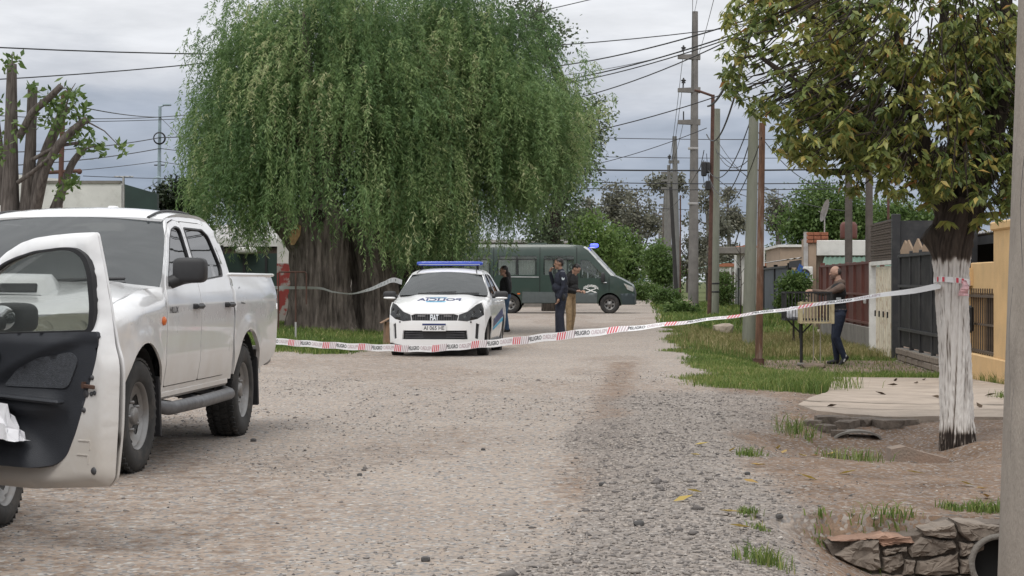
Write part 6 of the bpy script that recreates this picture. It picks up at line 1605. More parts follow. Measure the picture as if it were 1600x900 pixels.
# man with brown hoodie and black vest reaching over the baskets
MAN = gp(1311, 34.9)
def reaching():
    mats = [M_SKIN, M_HAIR, mat_flat('brown hoodie', (.105, .070, .054)), mat_flat('black vest', (.012, .012, .013)), mat_flat('dark blue jeans', (.011, .018, .038)), mat('black trainers', (.012, .012, .013), .6), mat('white sole', (.6, .6, .6), .7), mat_flat('cropped hair', (.05, .035, .03)), mat_flat('stubble', (.14, .085, .065))]
    P = torso(.93, 1.46, .03, 3, 4, .195, .02, 1.08)
    hd, t = head((.065, 0, 1.665), .06, 0, 7, beard=8, bald=True)
    P += hd + [('e', t(-.045, 0, .02), (.066, .080, .080), (0, 0, 0), 7), ('c', (0, 0, 1.46), .070, (.03, 0, 1.58), .064, 0), ('c', (-.05, .06, 1.485), .058, (-.05, -.06, 1.485), .058, 2), ('c', (-.01, .05, 1.49), .06, (.045, 0, 1.47), .06, 2)]
    # sleeves of the hoodie, both arms stretched forward
    P += arm((.01, .215, 1.40), (.24, .245, 1.30), (.50, .17, 1.335), 2, 0, .042, .078) + hand((.505, .168, 1.337), (1, -.15, .06), (0, .3, 1), 0, 1.0, 1)
    P += arm((.01, -.215, 1.40), (.24, -.22, 1.28), (.48, -.03, 1.335), 2, 0, .042, .078) + hand((.49, -.025, 1.335), (1, .2, .06), (0, .3, 1), 0, 1.0, -1)
    P += [('e', (.0, 0, .985), (.150, .186, .065), (0, 0, 0), 2)]
    P += leg((0, .095, .90), (.075, .10, .50), (-.075, .10, .13), 4, (.108, .072, .055)) + leg((0, -.095, .90), (.055, -.10, .49), (.02, -.10, .11), 4, (.108, .072, .055))
    P += shoe((-.085, .10, .145), .0, 5, .75) + shoe((.02, -.10, .092), -.05, 5)
    P += [('c', (-.01, -.10, .022), .016, (.165, -.11, .020), .016, 6), ('c', (-.10, .142, .17), .012, (-.06, .14, .06), .012, 6)]
    o = person('person', MAN, FL + .05, P, mats, 'person in brown hoodie and black vest reaching over the basket stand')
    b = MB(); b.prism([(-.045, -.02), (.045, -.02), (.045, .02), (-.045, .02)], .0, .004, M=Matrix.Translation((.06, .232, 1.20))); b.build('vest_patch', mat('pale patch', (.35, .37, .38), .8), o)
reaching()
# ------------------------------------------------------------------ houses, walls and gates
M_YEL = mat('ochre yellow render', (.58, .385, .185), .85, var=.10, scale=1.6, bump=.2, bscale=70, dirt=(.36, .26, .16, .4), dscale=2.2)
M_WHR = mat('white render', (.66, .65, .62), .9, var=.08, scale=2, dirt=(.30, .28, .25, .6), dscale=1.3)
M_BEI = mat('beige render', (.36, .27, .20), .9, var=.12, scale=1.5, dirt=(.18, .14, .11, .5))
M_GRC = mat('grey cement render', (.20, .185, .165), .95, var=.2, scale=2, bump=.3, dirt=(.10, .09, .08, .5))
M_DKG = mat('dark grey painted sheet', (.027, .027, .029), .55, var=.25, scale=3, dirt=(.09, .085, .075, .4))
M_BLG = mat('blue grey sheet', (.075, .088, .105), .5, var=.2, scale=2)
M_REDF = mat('red brown painted metal', (.115, .036, .026), .6, var=.25, scale=3, dirt=(.06, .03, .022, .5))
M_RUSTW = mat('white paint over rust', (.60, .55, .45), .7, var=.08, scale=3, dirt=(.26, .13, .05, .8), dscale=5)
M_TIMB = mat('weathered timber slat', (.085, .062, .048), .85, var=.35, scale=6, stretch=(8, 1, 8), bump=.4)
M_GRNA = mat('faded green sheet', (.13, .21, .165), .6, var=.15, scale=2, dirt=(.08, .12, .09, .4))
M_GRND = mat('dark green sheet', (.022, .045, .038), .55, var=.2, scale=2)
M_ZINC = mat('zinc roof sheet', (.42, .41, .40), .5, .3, var=.2, scale=1.5, dirt=(.22, .15, .10, .5), dscale=2)
M_BROWNM = mat('brown iron bar', (.085, .060, .042), .6, var=.25, scale=8)
M_IRON = mat('black iron', (.018, .018, .019), .5, var=.2, scale=9)
M_BRICK = mat('raw brick', (.30, .115, .065), .9, var=.25, scale=9, bump=.4)
M_STONEB = mat('dusty block', (.20, .165, .13), .95, var=.3, scale=5, bump=.5)
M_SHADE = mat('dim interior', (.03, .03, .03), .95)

def root_at(name, u, Y, label, cat, group=None):
    """Empty on the frontage: local x away from the street, local y along it."""
    X = u + RD * Y
    return empty(name, (X, Y, gz(X, Y)), -SA, label, cat, group)
def corr(b, p0, ux, uy, nw, depth=.02, seg=4, mi=0, thick=.004):
    """Corrugated sheet: p0 corner, ux across the waves, uy along them."""
    p0, ux, uy = Vector(p0), Vector(ux), Vector(uy); n = ux.cross(uy).normalized(); m = nw * seg; V = []
    for k in range(m + 1):
        q = p0 + ux * (k / m) + n * (depth * .5 * math.sin(2 * math.pi * k / seg))
        V += [q, q + uy]
    b.add(V, [(2 * k, 2 * k + 2, 2 * k + 3, 2 * k + 1) for k in range(m)], mi, None, True)
    return b
def part(root, name, m, *boxes, b=.0):
    q = MB()
    for c, s in boxes: q.box(c, s, b=b)
    return q.build(name, m, root)
LU = 4.8
# ---- yellow house front
def yellow_house():
    r = root_at('garden_wall', LU, 27, 'ochre yellow garden wall with brown bar railing and stepped pillar', 'wall')
    z0 = -.15
    part(r, 'low_wall', M_YEL, ((.14, -3.0, .16 + z0), (.26, 9.4, .72)), b=.015)
    part(r, 'plinth', M_YEL, ((.0, -3.0, .02 + z0), (.06, 9.2, .18)), b=.01)
    part(r, 'pillar', M_YEL, ((.16, 1.95, .9 + z0), (.36, .42, 1.75)), b=.02)
    q = MB(); q.prism([(1.55, 1.36), (1.55, 1.62), (2.02, 1.62), (2.22, 1.36)], -.02, .34, M=Matrix.Rotation(math.pi / 2, 4, 'Z') @ Matrix.Scale(-1, 4, (0, 1, 0))); q.build('pillar_cap', M_YEL, r)
    part(r, 'tall_wall', M_YEL, ((.20, -1.2, 1.15 + z0), (.30, 1.5, 2.30)), b=.02)
    part(r, 'coping', M_YEL, ((.20, -1.2, 2.33 + z0), (.38, 1.6, .12)), b=.02)
    part(r, 'connecting_wall', M_YEL, ((.22, .55, 1.62 + z0), (.22, 2.4, .46)), b=.015)
    rail = part(r, 'railing', M_BROWNM, ((.10, .65, .56 + z0), (.05, 2.3, .04)), ((.10, .65, 1.36 + z0), (.05, 2.3, .04)), ((.10, .65, .95 + z0), (.03, 2.3, .03)))
    bm_ = MB(); bm_.box((0, 0, 0), (.018, .018, 1.02)); b0 = bm_.build('railing_bar', M_BROWNM, rail); b0.location = (.10, -.44, .96 + z0)
    for k in range(1, 13):
        o = b0.copy(); COL.objects.link(o); o.location = (.10, -.44 + k * .185, .96 + z0)
    q = MB(); q.box((-.01, 1.20, 1.02 + z0), (.10, .26, .40), b=.03); q.box((-.06, 1.20, 1.18 + z0), (.03, .22, .04), b=.01); mb = q.build('letter_box', M_IRON)
    mb.matrix_world = r.matrix_basis.copy(); tag(mb, 'black letter box hung on the brown railing', 'letter box')
    h = root_at('yellow_house', LU + 3.2, 24.5, 'yellow house set back behind the garden wall', 'house')
    part(h, 'wall', M_YEL, ((2.2, 0, 1.25), (4.4, 9.0, 2.9)))
    part(h, 'roof', M_ZINC, ((2.2, 0, 2.78), (4.9, 9.4, .14)))
M_DRYL = mat('dry leaf', (.36, .25, .07), .8, var=.2)
yellow_house()
# ---- grey sheet gate on block courses, with the roof behind it
def grey_gate():
    r = root_at('grey_gate', LU, 33.6, 'dark grey sheet metal gate on a low block base with wooden picket tips', 'gate')
    z0 = -.02
    panels = [(-2.5, -1.55), (-1.5, -.15), (-.10, 1.05), (1.10, 2.45)]
    for a, c in panels:
        q = MB(); corr(q, (.06, a, .30), (0, c - a, 0), (0, 0, 1.66), int((c - a) / .11), .022); q.build('sheet_panel', M_DKG, r)
    for y in (-2.53, -1.52, -.12, 1.08, 2.48): part(r, 'post', M_DKG, ((.06, y, 1.0), (.08, .07, 2.12)), b=.008)
    for z in (.62, 1.42, 1.98): part(r, 'rail', M_DKG, ((.02, 0, z), (.045, 5.0, .05)))
    bk = MB(); bk.box((0, 0, 0), (.20, .37, .105), b=.012); b0 = None
    for row in range(4):
        for k in range(14):
            y = -2.48 + k * .385 + (.19 if row % 2 else 0)
            if y > 2.5: continue
            o = bk.build('brick', M_STONEB, r) if b0 is None else b0.copy()
            if b0 is None: b0 = o
            else: COL.objects.link(o)
            o.location = (.06 + random.uniform(-.012, .012), y, -.14 + row * .115)
    part(r, 'mortar_core', M_GRC, ((.08, 0, .03), (.15, 5.0, .46)))
    tip = MB(); tip.prism([(-.13, 0), (.13, 0), (.13, .07), (0, .25), (-.13, .07)], -.02, .02); t0 = None
    for y in (2.2, 1.75, .55, -.6, -1.7):
        o = tip.build('picket_tip', mat('pale picket wood', (.30, .22, .155), .9), r) if t0 is None else t0.copy()
        if t0 is None: t0 = o
        else: COL.objects.link(o)
        o.location = (.10, y, 2.02); o.rotation_euler = (0, 0, math.pi / 2 + .5)
    h = root_at('roofed_porch', LU + 1.6, 33.5, 'porch with a wavy zinc roof behind the grey gate', 'porch')
    q = MB(); corr(q, (.0, -8.6, 2.42), (0, 14.0, 0), (5.0, 0, .35), 88, .05); q.build('roof', M_ZINC, h)
    part(h, 'fascia', M_DKG, ((.05, -1.6, 2.28), (.06, 14.0, .16)))
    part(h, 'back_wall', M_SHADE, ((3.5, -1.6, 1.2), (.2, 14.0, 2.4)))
    part(h, 'upper_wall', M_GRC, ((4.6, -1.6, 2.95), (.3, 14.0, .5)))
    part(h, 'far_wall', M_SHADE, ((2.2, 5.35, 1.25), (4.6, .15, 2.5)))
    part(h, 'front_boards', M_DKG, ((.10, -3.2, 1.55), (.05, 9.0, .9)))
    for y in (-4.0, .6, 5.1): part(h, 'post', M_DKG, ((.1, y, 1.15), (.1, .1, 2.3)))
grey_gate()
# ---- white rusty gate below the timber clad panel
def timber_tower():
    r = root_at('timber_gate_tower', LU, 38.7, 'white rust streaked folding gate below a dark timber slat panel', 'gate')
    for k in range(4):
        y = -1.32 + k * .66
        part(r, 'gate_leaf', M_RUSTW, ((.05, y, .88), (.05, .63, 1.86)), b=.01)
        part(r, 'gate_rib', M_RUSTW, ((.015, y - .15, .88), (.02, .03, 1.80)), ((.015, y + .15, .88), (.02, .03, 1.80)))
        part(r, 'bolt', M_IRON, ((.0, y + .25, .85), (.03, .05, .12)))
    part(r, 'gate_frame', M_WHR, ((.05, 1.75, .92), (.14, .22, 1.98)), ((.05, -1.72, .92), (.10, .10, 1.98)), ((.05, 0, 1.88), (.12, 3.5, .08)))
    n = 15
    for k in range(n):
        zt = 1.95 + k * .052
        part(r, 'slat', M_TIMB, ((.02 + .006 * (k % 2), 0.06, zt), (.035, 3.45, .047)), b=.006)
    part(r, 'backing', M_DKG, ((.09, 0, 2.32), (.05, 3.5, .82)))
    part(r, 'corner_post', M_DKG, ((.06, -1.86, 1.35), (.16, .16, 2.9)), b=.01)
    part(r, 'side_boards', M_DKG, ((.85, -1.86, 2.25), (1.5, .06, .85)))
timber_tower()
# ---- red brown fence on a concrete wall
def red_fence():
    r = root_at('red_fence', LU, 46.3, 'red brown sheet metal fence on a bare concrete base wall', 'fence')
    part(r, 'base_wall', M_GRC, ((.08, -.1, .22), (.18, 11.6, .60)), b=.01)
    for k in range(7):
        y = -5.6 + k * 1.62
        if k < 7: q = MB(); corr(q, (.08, y + .06, .52), (0, 1.5, 0), (0, 0, 1.36), 12, .016); q.build('sheet_panel', M_REDF, r)
    for k in range(8): part(r, 'post', M_REDF, ((.05, -5.6 + k * 1.62, 1.22), (.07, .09, 1.44)), b=.006)
    for z in (.60, 1.22, 1.90): part(r, 'rail', M_REDF, ((.03, .06, z), (.04, 11.3, .05)))
    for y in (-4.75, -4.95): part(r, 'padlock', M_ZINC, ((.0, y, 1.06), (.04, .12, .10)), b=.02)
    s = root_at('red_side_fence', LU, 52.3, 'red brown side fence turning back from the street beside the bush', 'fence')
    part(s, 'sheet_panel', M_REDF, ((1.1, 0, 1.05), (2.2, .04, 1.7)))
    for x in (.1, .9, 1.7): part(s, 'post', M_REDF, ((x, -.06, 1.05), (.12, .08, 1.9)))
red_fence()
# ---- house with white parapet and green awning
def awning_house():
    h = root_at('flat_roofed_house', LU + .3, 57.5, 'low house with white parapet, green sheet awning and brick chimney', 'house')
    part(h, 'wall', M_STONEB, ((2.4, 2.2, 1.2), (4.6, 4.4, 2.5)))
    part(h, 'parapet', M_WHR, ((2.35, -.08, 2.42), (4.5, .22, .46)), b=.015)
    q = MB(); corr(q, (.15, -.85, 1.72), (3.7, 0, 0), (.18, .72, .44), 26, .035); q.build('awning', M_GRNA, h)
    for x in (.25, 1.9, 3.7): part(h, 'awning_post', M_IRON, ((x, -.8, .85), (.05, .05, 1.75)))
    part(h, 'side_wall', M_BEI, ((-.02, 1.2, 1.35), (.22, 2.6, 2.75)))
    c = part(h, 'chimney', M_BRICK, ((.12, .15, 2.72), (.62, .5, .34)))
    k = 0
    for row in range(3):
        for i in range(3):
            q = MB(); q.box((-.10 + i * .22, -.12 + .01 * (i % 2), 2.62 + row * .11), (.205, .10, .095), b=.008); q.build('brick', M_BRICK, c)
    part(h, 'chimney_pipe', M_ZINC, ((-.22, -.1, 2.25), (.12, .12, 1.3)))
    a = root_at('air_conditioner', LU + .3, 57.5, 'white air conditioner box on the wall beside the green awning', 'air conditioner')
    part(a, 'case', M_WHR, ((-.25, -.35, 1.62), (.42, .30, .48)), b=.02)
    q = MB(); q.lathe([(.0, 0), (.17, .0), (.18, -.012), (.16, -.02)], 20, M=Matrix.Translation((-.30, -.51, 1.62))); q.build('fan_grille', M_GREYM, a)
    part(a, 'bracket', M_IRON, ((-.2, -.2, 1.36), (.36, .3, .03)))
    d = root_at('satellite_dish', LU + .5, 57.4, 'grey satellite dish on the brick chimney', 'satellite dish')
    q = MB(); q.lathe([(.0, .06), (.14, .045), (.26, .0)], 22, M=Matrix.Translation((.15, .1, 3.55)) @ Matrix.Rotation(1.1, 4, 'Z') @ Matrix.Rotation(.3, 4, 'X') @ Matrix.Scale(1.35, 4, (0, 0, 1))); q.build('dish', M_ZINC, d)
    q = MB(); q.tube([(.15, .12, 2.85), (.15, .12, 3.5)], .02, 6); q.tube([(.15, .1, 3.4), (-.05, -.18, 3.52)], .010, 5); q.build('mast', M_ZINC, d)
    b = empty('water_tank', (at(1326, 366, 60).x, 60, at(1326, 366, 60).z - .14), 0, 'dark red and black water tank on the flat roof', 'water tank')
    q = MB(); q.lathe([(0, 0), (.26, .0), (.27, .05), (.27, .42), (.2, .52), (0, .54)], 18, M=Matrix.Rotation(math.pi / 2, 4, 'X')); q.build('tank', M_REDF, b)
    q = MB(); q.lathe([(.0, .56), (.12, .55), (.13, .50)], 14, M=Matrix.Rotation(math.pi / 2, 4, 'X')); q.build('lid', M_IRON, b)
awning_house()
# ---- dark gate, carport and the houses further along
def far_houses():
    g = root_at('corrugated_gate', LU, 70, 'black corrugated double gate beyond the mossy pole', 'gate')
    for a, c in ((-6.5, -.1), (.1, 6.2)):
        q = MB(); corr(q, (.05, a, -.0), (0, c - a, 0), (0, 0, 1.75), int((c - a) / .22), .03); q.build('sheet_panel', M_BLG, g)
    for y in (-6.6, 0, 6.3): part(g, 'post', M_DKG, ((.05, y, .9), (.14, .14, 1.95)))
    part(g, 'rail', M_DKG, ((.0, 0, 1.76), (.08, 12.9, .07)))
    c = root_at('carport', LU + .2, 70, 'dark carport with a sloping grey sheet roof behind the black gate', 'carport')
    q = MB(); corr(q, (-.3, -7.2, 1.98), (5.6, 0, .75), (0, 13.5, 0), 26, .03); q.build('roof', M_ZINC, c)
    q = MB(); q.prism([(-.2, 1.72), (5.2, 1.72), (5.2, 2.66), (-.2, 1.92)], -7.15, -7.1); q.build('gable_board', M_GREYM, c)
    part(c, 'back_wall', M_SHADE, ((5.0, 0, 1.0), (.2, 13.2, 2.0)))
    for x in (.1, 2.6): part(c, 'post', M_DKG, ((x, -7.0, .9), (.1, .1, 1.9)))
    b = root_at('beige_house', LU + .7, 84, 'beige flat roofed house behind the carport', 'house')
    part(b, 'wall', M_BEI, ((3.4, 0, 1.35), (6.4, 9, 2.7)))
    part(b, 'roof_edge', M_WHR, ((3.4, 0, 2.74), (6.6, 9.2, .10)))
    part(b, 'window', M_SHADE, ((2.4, -4.52, 1.5), (1.2, .05, .9)))
    w = root_at('white_house', LU - .2, 96, 'white fronted house with a flat concrete porch slab', 'house')
    part(w, 'front_wall', M_WHR, ((.12, -3.0, 1.35), (.25, 6.5, 2.75)))
    part(w, 'side_wall', M_WHR, ((.55, -6.2, 1.4), (1.1, .25, 2.85)))
    part(w, 'porch_slab', M_GRC, ((-.35, -4.5, 2.72), (1.6, 4.5, .32)), b=.02)
    part(w, 'door', M_IRON, ((-.03, -4.6, .95), (.06, 1.2, 1.9)))
    part(w, 'door', M_WHR, ((-.25, -1.5, .95), (.06, 1.6, 2.0)))
    for k in range(9):
        q = MB(); q.prism([(-.5, 0), (.5, 0), (0, .22)], -.6, .6, M=Matrix.Translation((.2 + .35 * (k % 3), -5.0 + k * .7, 2.88)) @ Matrix.Rotation(.3 * k, 4, 'Z') @ Matrix.Scale(.5, 4)); q.build('roof_tile', M_BRICK, w)
    v = root_at('lean_to', LU - 1.3, 112, 'timber lean-to with a pale green sheet roof beyond the poles', 'shed')
    q = MB(); corr(q, (-.6, -7, 1.95), (2.8, 0, .62), (0, 12, 0), 14, .04); q.build('roof', M_GRNA, v)
    for k in range(9): part(v, 'board', M_TIMB, ((.4, -6.6 + k * 1.4, .85), (.08, 1.2, 1.9)))
    part(v, 'end_wall', M_TIMB, ((1.0, -6.8, .9), (1.6, .1, 1.8)))
    f = root_at('far_house', LU + 1, 150, 'pale far house behind the tree trunks at the end of the street', 'house')
    part(f, 'wall', M_WHR, ((3, 0, 1.2), (6, 14, 2.4))); part(f, 'roof', M_BRICK, ((3, 0, 2.5), (6.6, 14.6, .25)))
far_houses()

# ---- the other side of the street
def left_side():
    a = at(60, 440, 48)
    b = empty('white_building', (a.x, 48, gz(a.x, 48)), 0, 'white stained flat roofed building with a green end wall behind the lopped tree', 'building')
    h = at(0, 287, 48).z - gz(a.x, 48)
    x1 = at(190, 0, 48).x - a.x; x2 = at(246, 0, 48).x - a.x
    q = MB(); q.prism([(-3, 0), (x1, 0), (x1, h), (x1 * .25, h + .12), (-3, h + .5)], 0, .25); q.build('wall', M_WHR, b)
    q = MB(); q.prism([(x1 + .03, 0), (x2, 0), (x2, h - .25), (x1 + .03, h + .0)], -.04, .2); q.build('green_end', M_GRND, b)
    part(b, 'coping', M_GRC, ((x1 / 2, .12, h + .04), (x1 * .98, .3, .07)))
    part(b, 'roof', M_GRC, ((0, 3.0, h - .3), (x2 * 1.6, 5.6, .1)))
    t = empty('television_antenna', (at(193, 0, 47).x, 47.0, gz(-9, 47)), 0, 'grey television antenna mast in front of the white building', 'antenna')
    zt = at(0, 276, 47).z - t.location.z
    q = MB(); q.tube([(0, 0, 0), (0, 0, zt)], .03, 6); q.build('mast', M_ZINC, t)
    q = MB(); q.tube([(-.22, 0, zt), (.24, 0, zt)], .014, 5)
    for x in (-.2, -.08, .04, .18): q.tube([(x, -.18, zt), (x, .18, zt)], .007, 4)
    q.build('element', M_ZINC, t)
    s = empty('open_shed', (at(372, 0, 57).x, 57, gz(-8, 57)), 0, 'open shed with a pale sheet roof left of the willow', 'shed')
    q = MB(); corr(q, (-1.6, -1.2, 2.35), (3.2, 0, 0), (0, 2.6, .5), 16, .04); q.build('roof', M_ZINC, s)
    part(s, 'fascia', M_WHR, ((0, -1.22, 2.28), (3.2, .05, .22)))
    part(s, 'lintel', M_TIMB, ((.2, -1.1, 2.02), (2.6, .08, .18)))
    part(s, 'back_wall', M_SHADE, ((0, 1.3, 1.1), (3.2, .1, 2.2)))
    for x in (-1.5, 1.5): part(s, 'post', M_TIMB, ((x, -1.1, 1.1), (.12, .12, 2.2)))
    g = empty('green_gate', (at(405, 0, 54).x, 54, gz(-7, 54)), 0, 'dark green sheet gate panels beside the willow trunk', 'gate')
    for k in range(4):
        part(g, 'panel', M_GRND, ((-1.35 + k * .62, 0, .95), (.58, .05, 1.95)))
        part(g, 'post', M_IRON, ((-1.66 + k * .62, -.03, 1.05), (.07, .07, 2.2)))
    q = MB(); q.sell((-.35, -.1, 2.0), (.30, .2, .10), .6, 8); bag = q.build('sack', M_WHR, None); bag.matrix_world = g.matrix_basis.copy(); tag(bag, 'white sack lying on the dark green gate', 'sack')
    w = empty('graffiti_wall', (at(455, 0, 52).x, 52, gz(-6, 52)), 0, 'short wall with red and white graffiti beside the willow trunk', 'wall')
    q = MB(); q.box((-.1, 0, .75), (.55, .2, 1.75)); q.build('wall', mat('graffiti paint', (.34, .30, .28), .8, scale=2.6, col2=(.28, .045, .04), mix=(.47, .53)), w)
    part(w, 'pale_upper_wall', M_WHR, ((.05, .2, 2.0), (.9, .1, .9)))
    p = empty('back_wall', (at(540, 0, 66).x, 66, 0), 0, 'dim grey wall far behind the willow trunks', 'wall')
    part(p, 'wall', M_GRC, ((-2.6, 0, .95), (9, .2, 2.0)))
    part(p, 'coping', M_GRC, ((-2.6, -.02, 1.98), (9, .3, .08)))
    c = empty('stone_pillar', (at(586, 0, 57).x, 57, gz(-4, 57)), 0, 'narrow stone gate pillar with a wide capital between the willow trunks', 'pillar')
    for k in range(6): part(c, 'stone', M_BEI, ((.02 * (-1) ** k, 0, .12 + k * .215), (.24, .24, .20)), b=.02)
    part(c, 'capital', M_GRC, ((0, 0, 1.48), (.42, .36, .26)), b=.05)
    for k, (px, Y, wd, hh, lab) in enumerate(((740, 96, 9, 3.2, 'plain grey house behind the rear of the van'), (330, 75, 9, 3.0, 'pale house behind the shed roof'))):
        o = empty('distant_house', (at(px, 0, Y).x, Y, 0), 0, lab, 'house')
        part(o, 'wall', M_WHR if k else M_GRC, ((0, 2, hh / 2), (wd, 4, hh))); part(o, 'roof', M_ZINC, ((0, 2, hh + .08), (wd + .4, 4.4, .14)))
left_side()
# ------------------------------------------------------------------ poles, wires and tape
M_POLEC = mat('concrete pole', (.275, .245, .212), .9, var=.14, scale=3, bump=.4, bscale=45, dirt=(.16, .14, .12, .6), dscale=2.5, stretch=(3, 3, .7))
M_POLED = mat('weathered concrete pole', (.17, .16, .15), .9, var=.2, scale=2, dirt=(.10, .095, .09, .6), dscale=1.5)
M_POLEF = mat('grey far pole', (.16, .155, .148), .9, var=.15, scale=2)
M_MOSS = mat('mossy concrete pole', (.20, .205, .165), .95, var=.15, scale=4, bump=.3, dirt=(.12, .13, .085, .7), dscale=2, stretch=(3, 3, .6))
M_RUST = mat('rusty steel pole', (.125, .062, .036), .85, var=.4, scale=7, dirt=(.27, .24, .21, .75), dscale=3, stretch=(2, 2, .4))
M_RUST2 = mat('dark rusty steel', (.085, .042, .030), .85, var=.3, scale=7)
M_CABLE = mat('black cable', (.012, .012, .014), .6)
M_PALEB = mat('pale blue paint', (.26, .33, .36), .6, var=.15, scale=6)
def pole(name, px0, Y, top, r0, r1, m, label, cat='utility pole', n=14, zb=-.3):
    x, _, z = base_at(px0, Y); e = empty(name, (x, Y, z), 0, label, cat)
    t = at(top[0], top[1], Y); q = MB(); k = 8
    tx = t.x - x; tz = t.z - z
    q.tube([(tx * i / k, 0, zb + (tz - zb) * i / k) for i in range(k + 1)], [r0 + (r1 - r0) * i / k for i in range(k + 1)], n)
    q.build('shaft', m, e); return e, tx, tz
def rp(e, px, py, Y): return at(px, py, Y) - Vector(e.location)
def insulator(e, c, s=1.):
    q = MB(); M = Matrix.Translation(c) @ Matrix.Rotation(math.pi / 2, 4, 'X')
    q.lathe([(.02, -.10), (.02, .10), (.09, .12), (.10, .16), (.05, .18), (.11, .22), (.12, .26), (.05, .29), (.03, .36), (0, .37)], 10, M=M @ Matrix.Scale(s, 4)); q.build('insulator', M_IRON, e)
e, tx, tz = pole('concrete_pole', 1083, 88, (1086, 18), .25, .135, M_POLED, 'tall concrete power pole with three short crossarms')
for py, wd in ((89, 40), (141, 40), (191, 40)):
    c = rp(e, 1079, py, 88); q = MB(); q.prism([(-.66, -.08), (.36, -.13), (.36, .13), (-.66, .09)], -.16, .16, M=Matrix.Translation(c) @ Matrix.Translation((.08, 0, 0))); q.build('crossarm', M_POLED, e)
for py in (80, 131): insulator(e, rp(e, 1068, py + 3, 88))
q = MB(); q.tube([rp(e, 1068, 189, 88), rp(e, 1068, 174, 88)], .03, 6); q.build('pin', M_IRON, e)
for py in (232, 318): q = MB(); q.lathe([(.235, -.05), (.245, 0), (.235, .05)], 14, M=Matrix.Translation(rp(e, 1083, py, 88)) @ Matrix.Rotation(math.pi / 2, 4, 'X')); q.build('band', M_ZINC, e)
e, tx, tz = pole('rusty_lamp_pole', 1108, 68, (1114, 148), .075, .065, M_RUST2, 'thin rusty steel pole with a bracket arm and black meter boxes')
q = MB(); q.tube([rp(e, 1114, 150, 68), rp(e, 1094, 143, 68), rp(e, 1085, 141, 68)], .045, 8); q.build('bracket_arm', M_RUST2, e)
for (px, py, w, h) in ((1100, 264, .20, .52), (1106, 262, .16, .40), (1106, 290, .18, .34)): q = MB(); q.box(rp(e, px, py, 67.9), (w, .2, h), b=.04); q.build('meter_box', M_IRON, e)
e, tx, tz = pole('wooden_pole', 1116, 70, (1120, 170), .17, .125, M_MOSS, 'grey green wooden pole just beside the thin rusty pole')
for py in (443, 456): q = MB(); q.lathe([(.165, -.03), (.18, 0), (.165, .03)], 14, M=Matrix.Translation(rp(e, 1116.6, py, 70)) @ Matrix.Rotation(math.pi / 2, 4, 'X')); q.build('band', M_IRON, e)
e, tx, tz = pole('mossy_pole', 1169, 44, (1178, 172), .155, .11, M_MOSS, 'mossy pale concrete pole standing in the dry grass')
e, tx, tz = pole('rusty_pole', 1185, 33.2, (1191, 192), .066, .054, M_RUST, 'thick rusty steel pole with flaking paint on the grass verge')
q = MB(); q.tube([(0, 0, -.05), (.003, 0, .10)], .10, 10); q.build('collar', M_RUST2, e)
e, tx, tz = pole('concrete_pole', 1058, 112, (1054, 213), .24, .13, M_POLEF, 'second concrete power pole behind the tall one')
q = MB(); q.box(rp(e, 1053, 253, 112), (.62, .2, .18)); q.build('crossarm', M_POLEF, e); insulator(e, rp(e, 1046, 251, 112))
e, tx, tz = pole('leaning_pole', 1058, 104, (1048, 292), .12, .09, mat('tarred pole', (.03, .028, .027), .8), 'dark leaning pole beside the second concrete pole')
FARP = [(1046, 150, 258, 'third concrete pole along the street'), (1041, 185, 296, 'fourth concrete pole along the street'), (1037, 225, 325, 'fifth concrete pole along the street'), (1031, 275, 350, 'sixth concrete pole, farthest along the street')]
for px, Y, ty, lab in FARP:
    e, tx, tz = pole('concrete_pole', px, Y, (px - 1, ty), .22, .13, M_POLEF, lab)
    for k in range(3): q = MB(); q.box(rp(e, px - 2, ty + 12 + k * 12, Y), (1.1, .2, .16)); q.build('crossarm', M_POLEF, e)
e, tx, tz = pole('rusty_post', 1063, 108, (1063, 305), .05, .045, M_RUST2, 'thin rust red post between the second pole and the tall pole')
for px, ty, lab in ((1326, 200, 'weathered wooden pole rising behind the red fence, nearer the awning'), (1358, 200, 'weathered wooden pole rising behind the red fence beside the timber tower')):
    pole('wooden_pole', px, 54.5, (px, ty), .115, .10, mat('weathered pole ' + str(px), (.10, .085, .075), .9, var=.2, scale=5), lab)
pole('thin_mast', 1388, 60, (1388, 300), .05, .04, M_RUST2, 'thin rusty mast above the timber gate tower', 'mast')
# near pole at the edge of the picture
x, y = POLE_XY; e = empty('concrete_pole', (x, y, gz(x, y)), 0, 'rough concrete pole at the edge of the picture beside the culvert', 'utility pole')
q = MB(); q.tube([(-.01, 0, -.4), (0, 0, 0), (.035, 0, 1.2), (.085, 0, 3.0), (.17, 0, 6.5)], [.152, .150, .142, .128, .10], 40); q.build('shaft', M_POLEC, e)
for (z0, z1, a) in ((.1, 1.0, 2.9), (.9, 1.5, 2.6), (1.5, 2.3, 3.0)):
    q = MB(); P = [(.148 * math.cos(a + math.pi / 2 * 0 + .06 * math.sin(7 * t)) * -1 * -1, 0, 0) for t in (0, 1)]
    pts = []
    for k in range(9):
        t = k / 8; aa = math.pi + a - 2.3 + .10 * math.sin(6 * t + z0); zz = z0 + (z1 - z0) * t; rr = .1475 - .007 * zz
        pts.append((rr * math.cos(aa) + .028 * zz, rr * math.sin(aa), zz))
    q.tube(pts, .0022, 4); q.build('crack', M_GREYM, e)
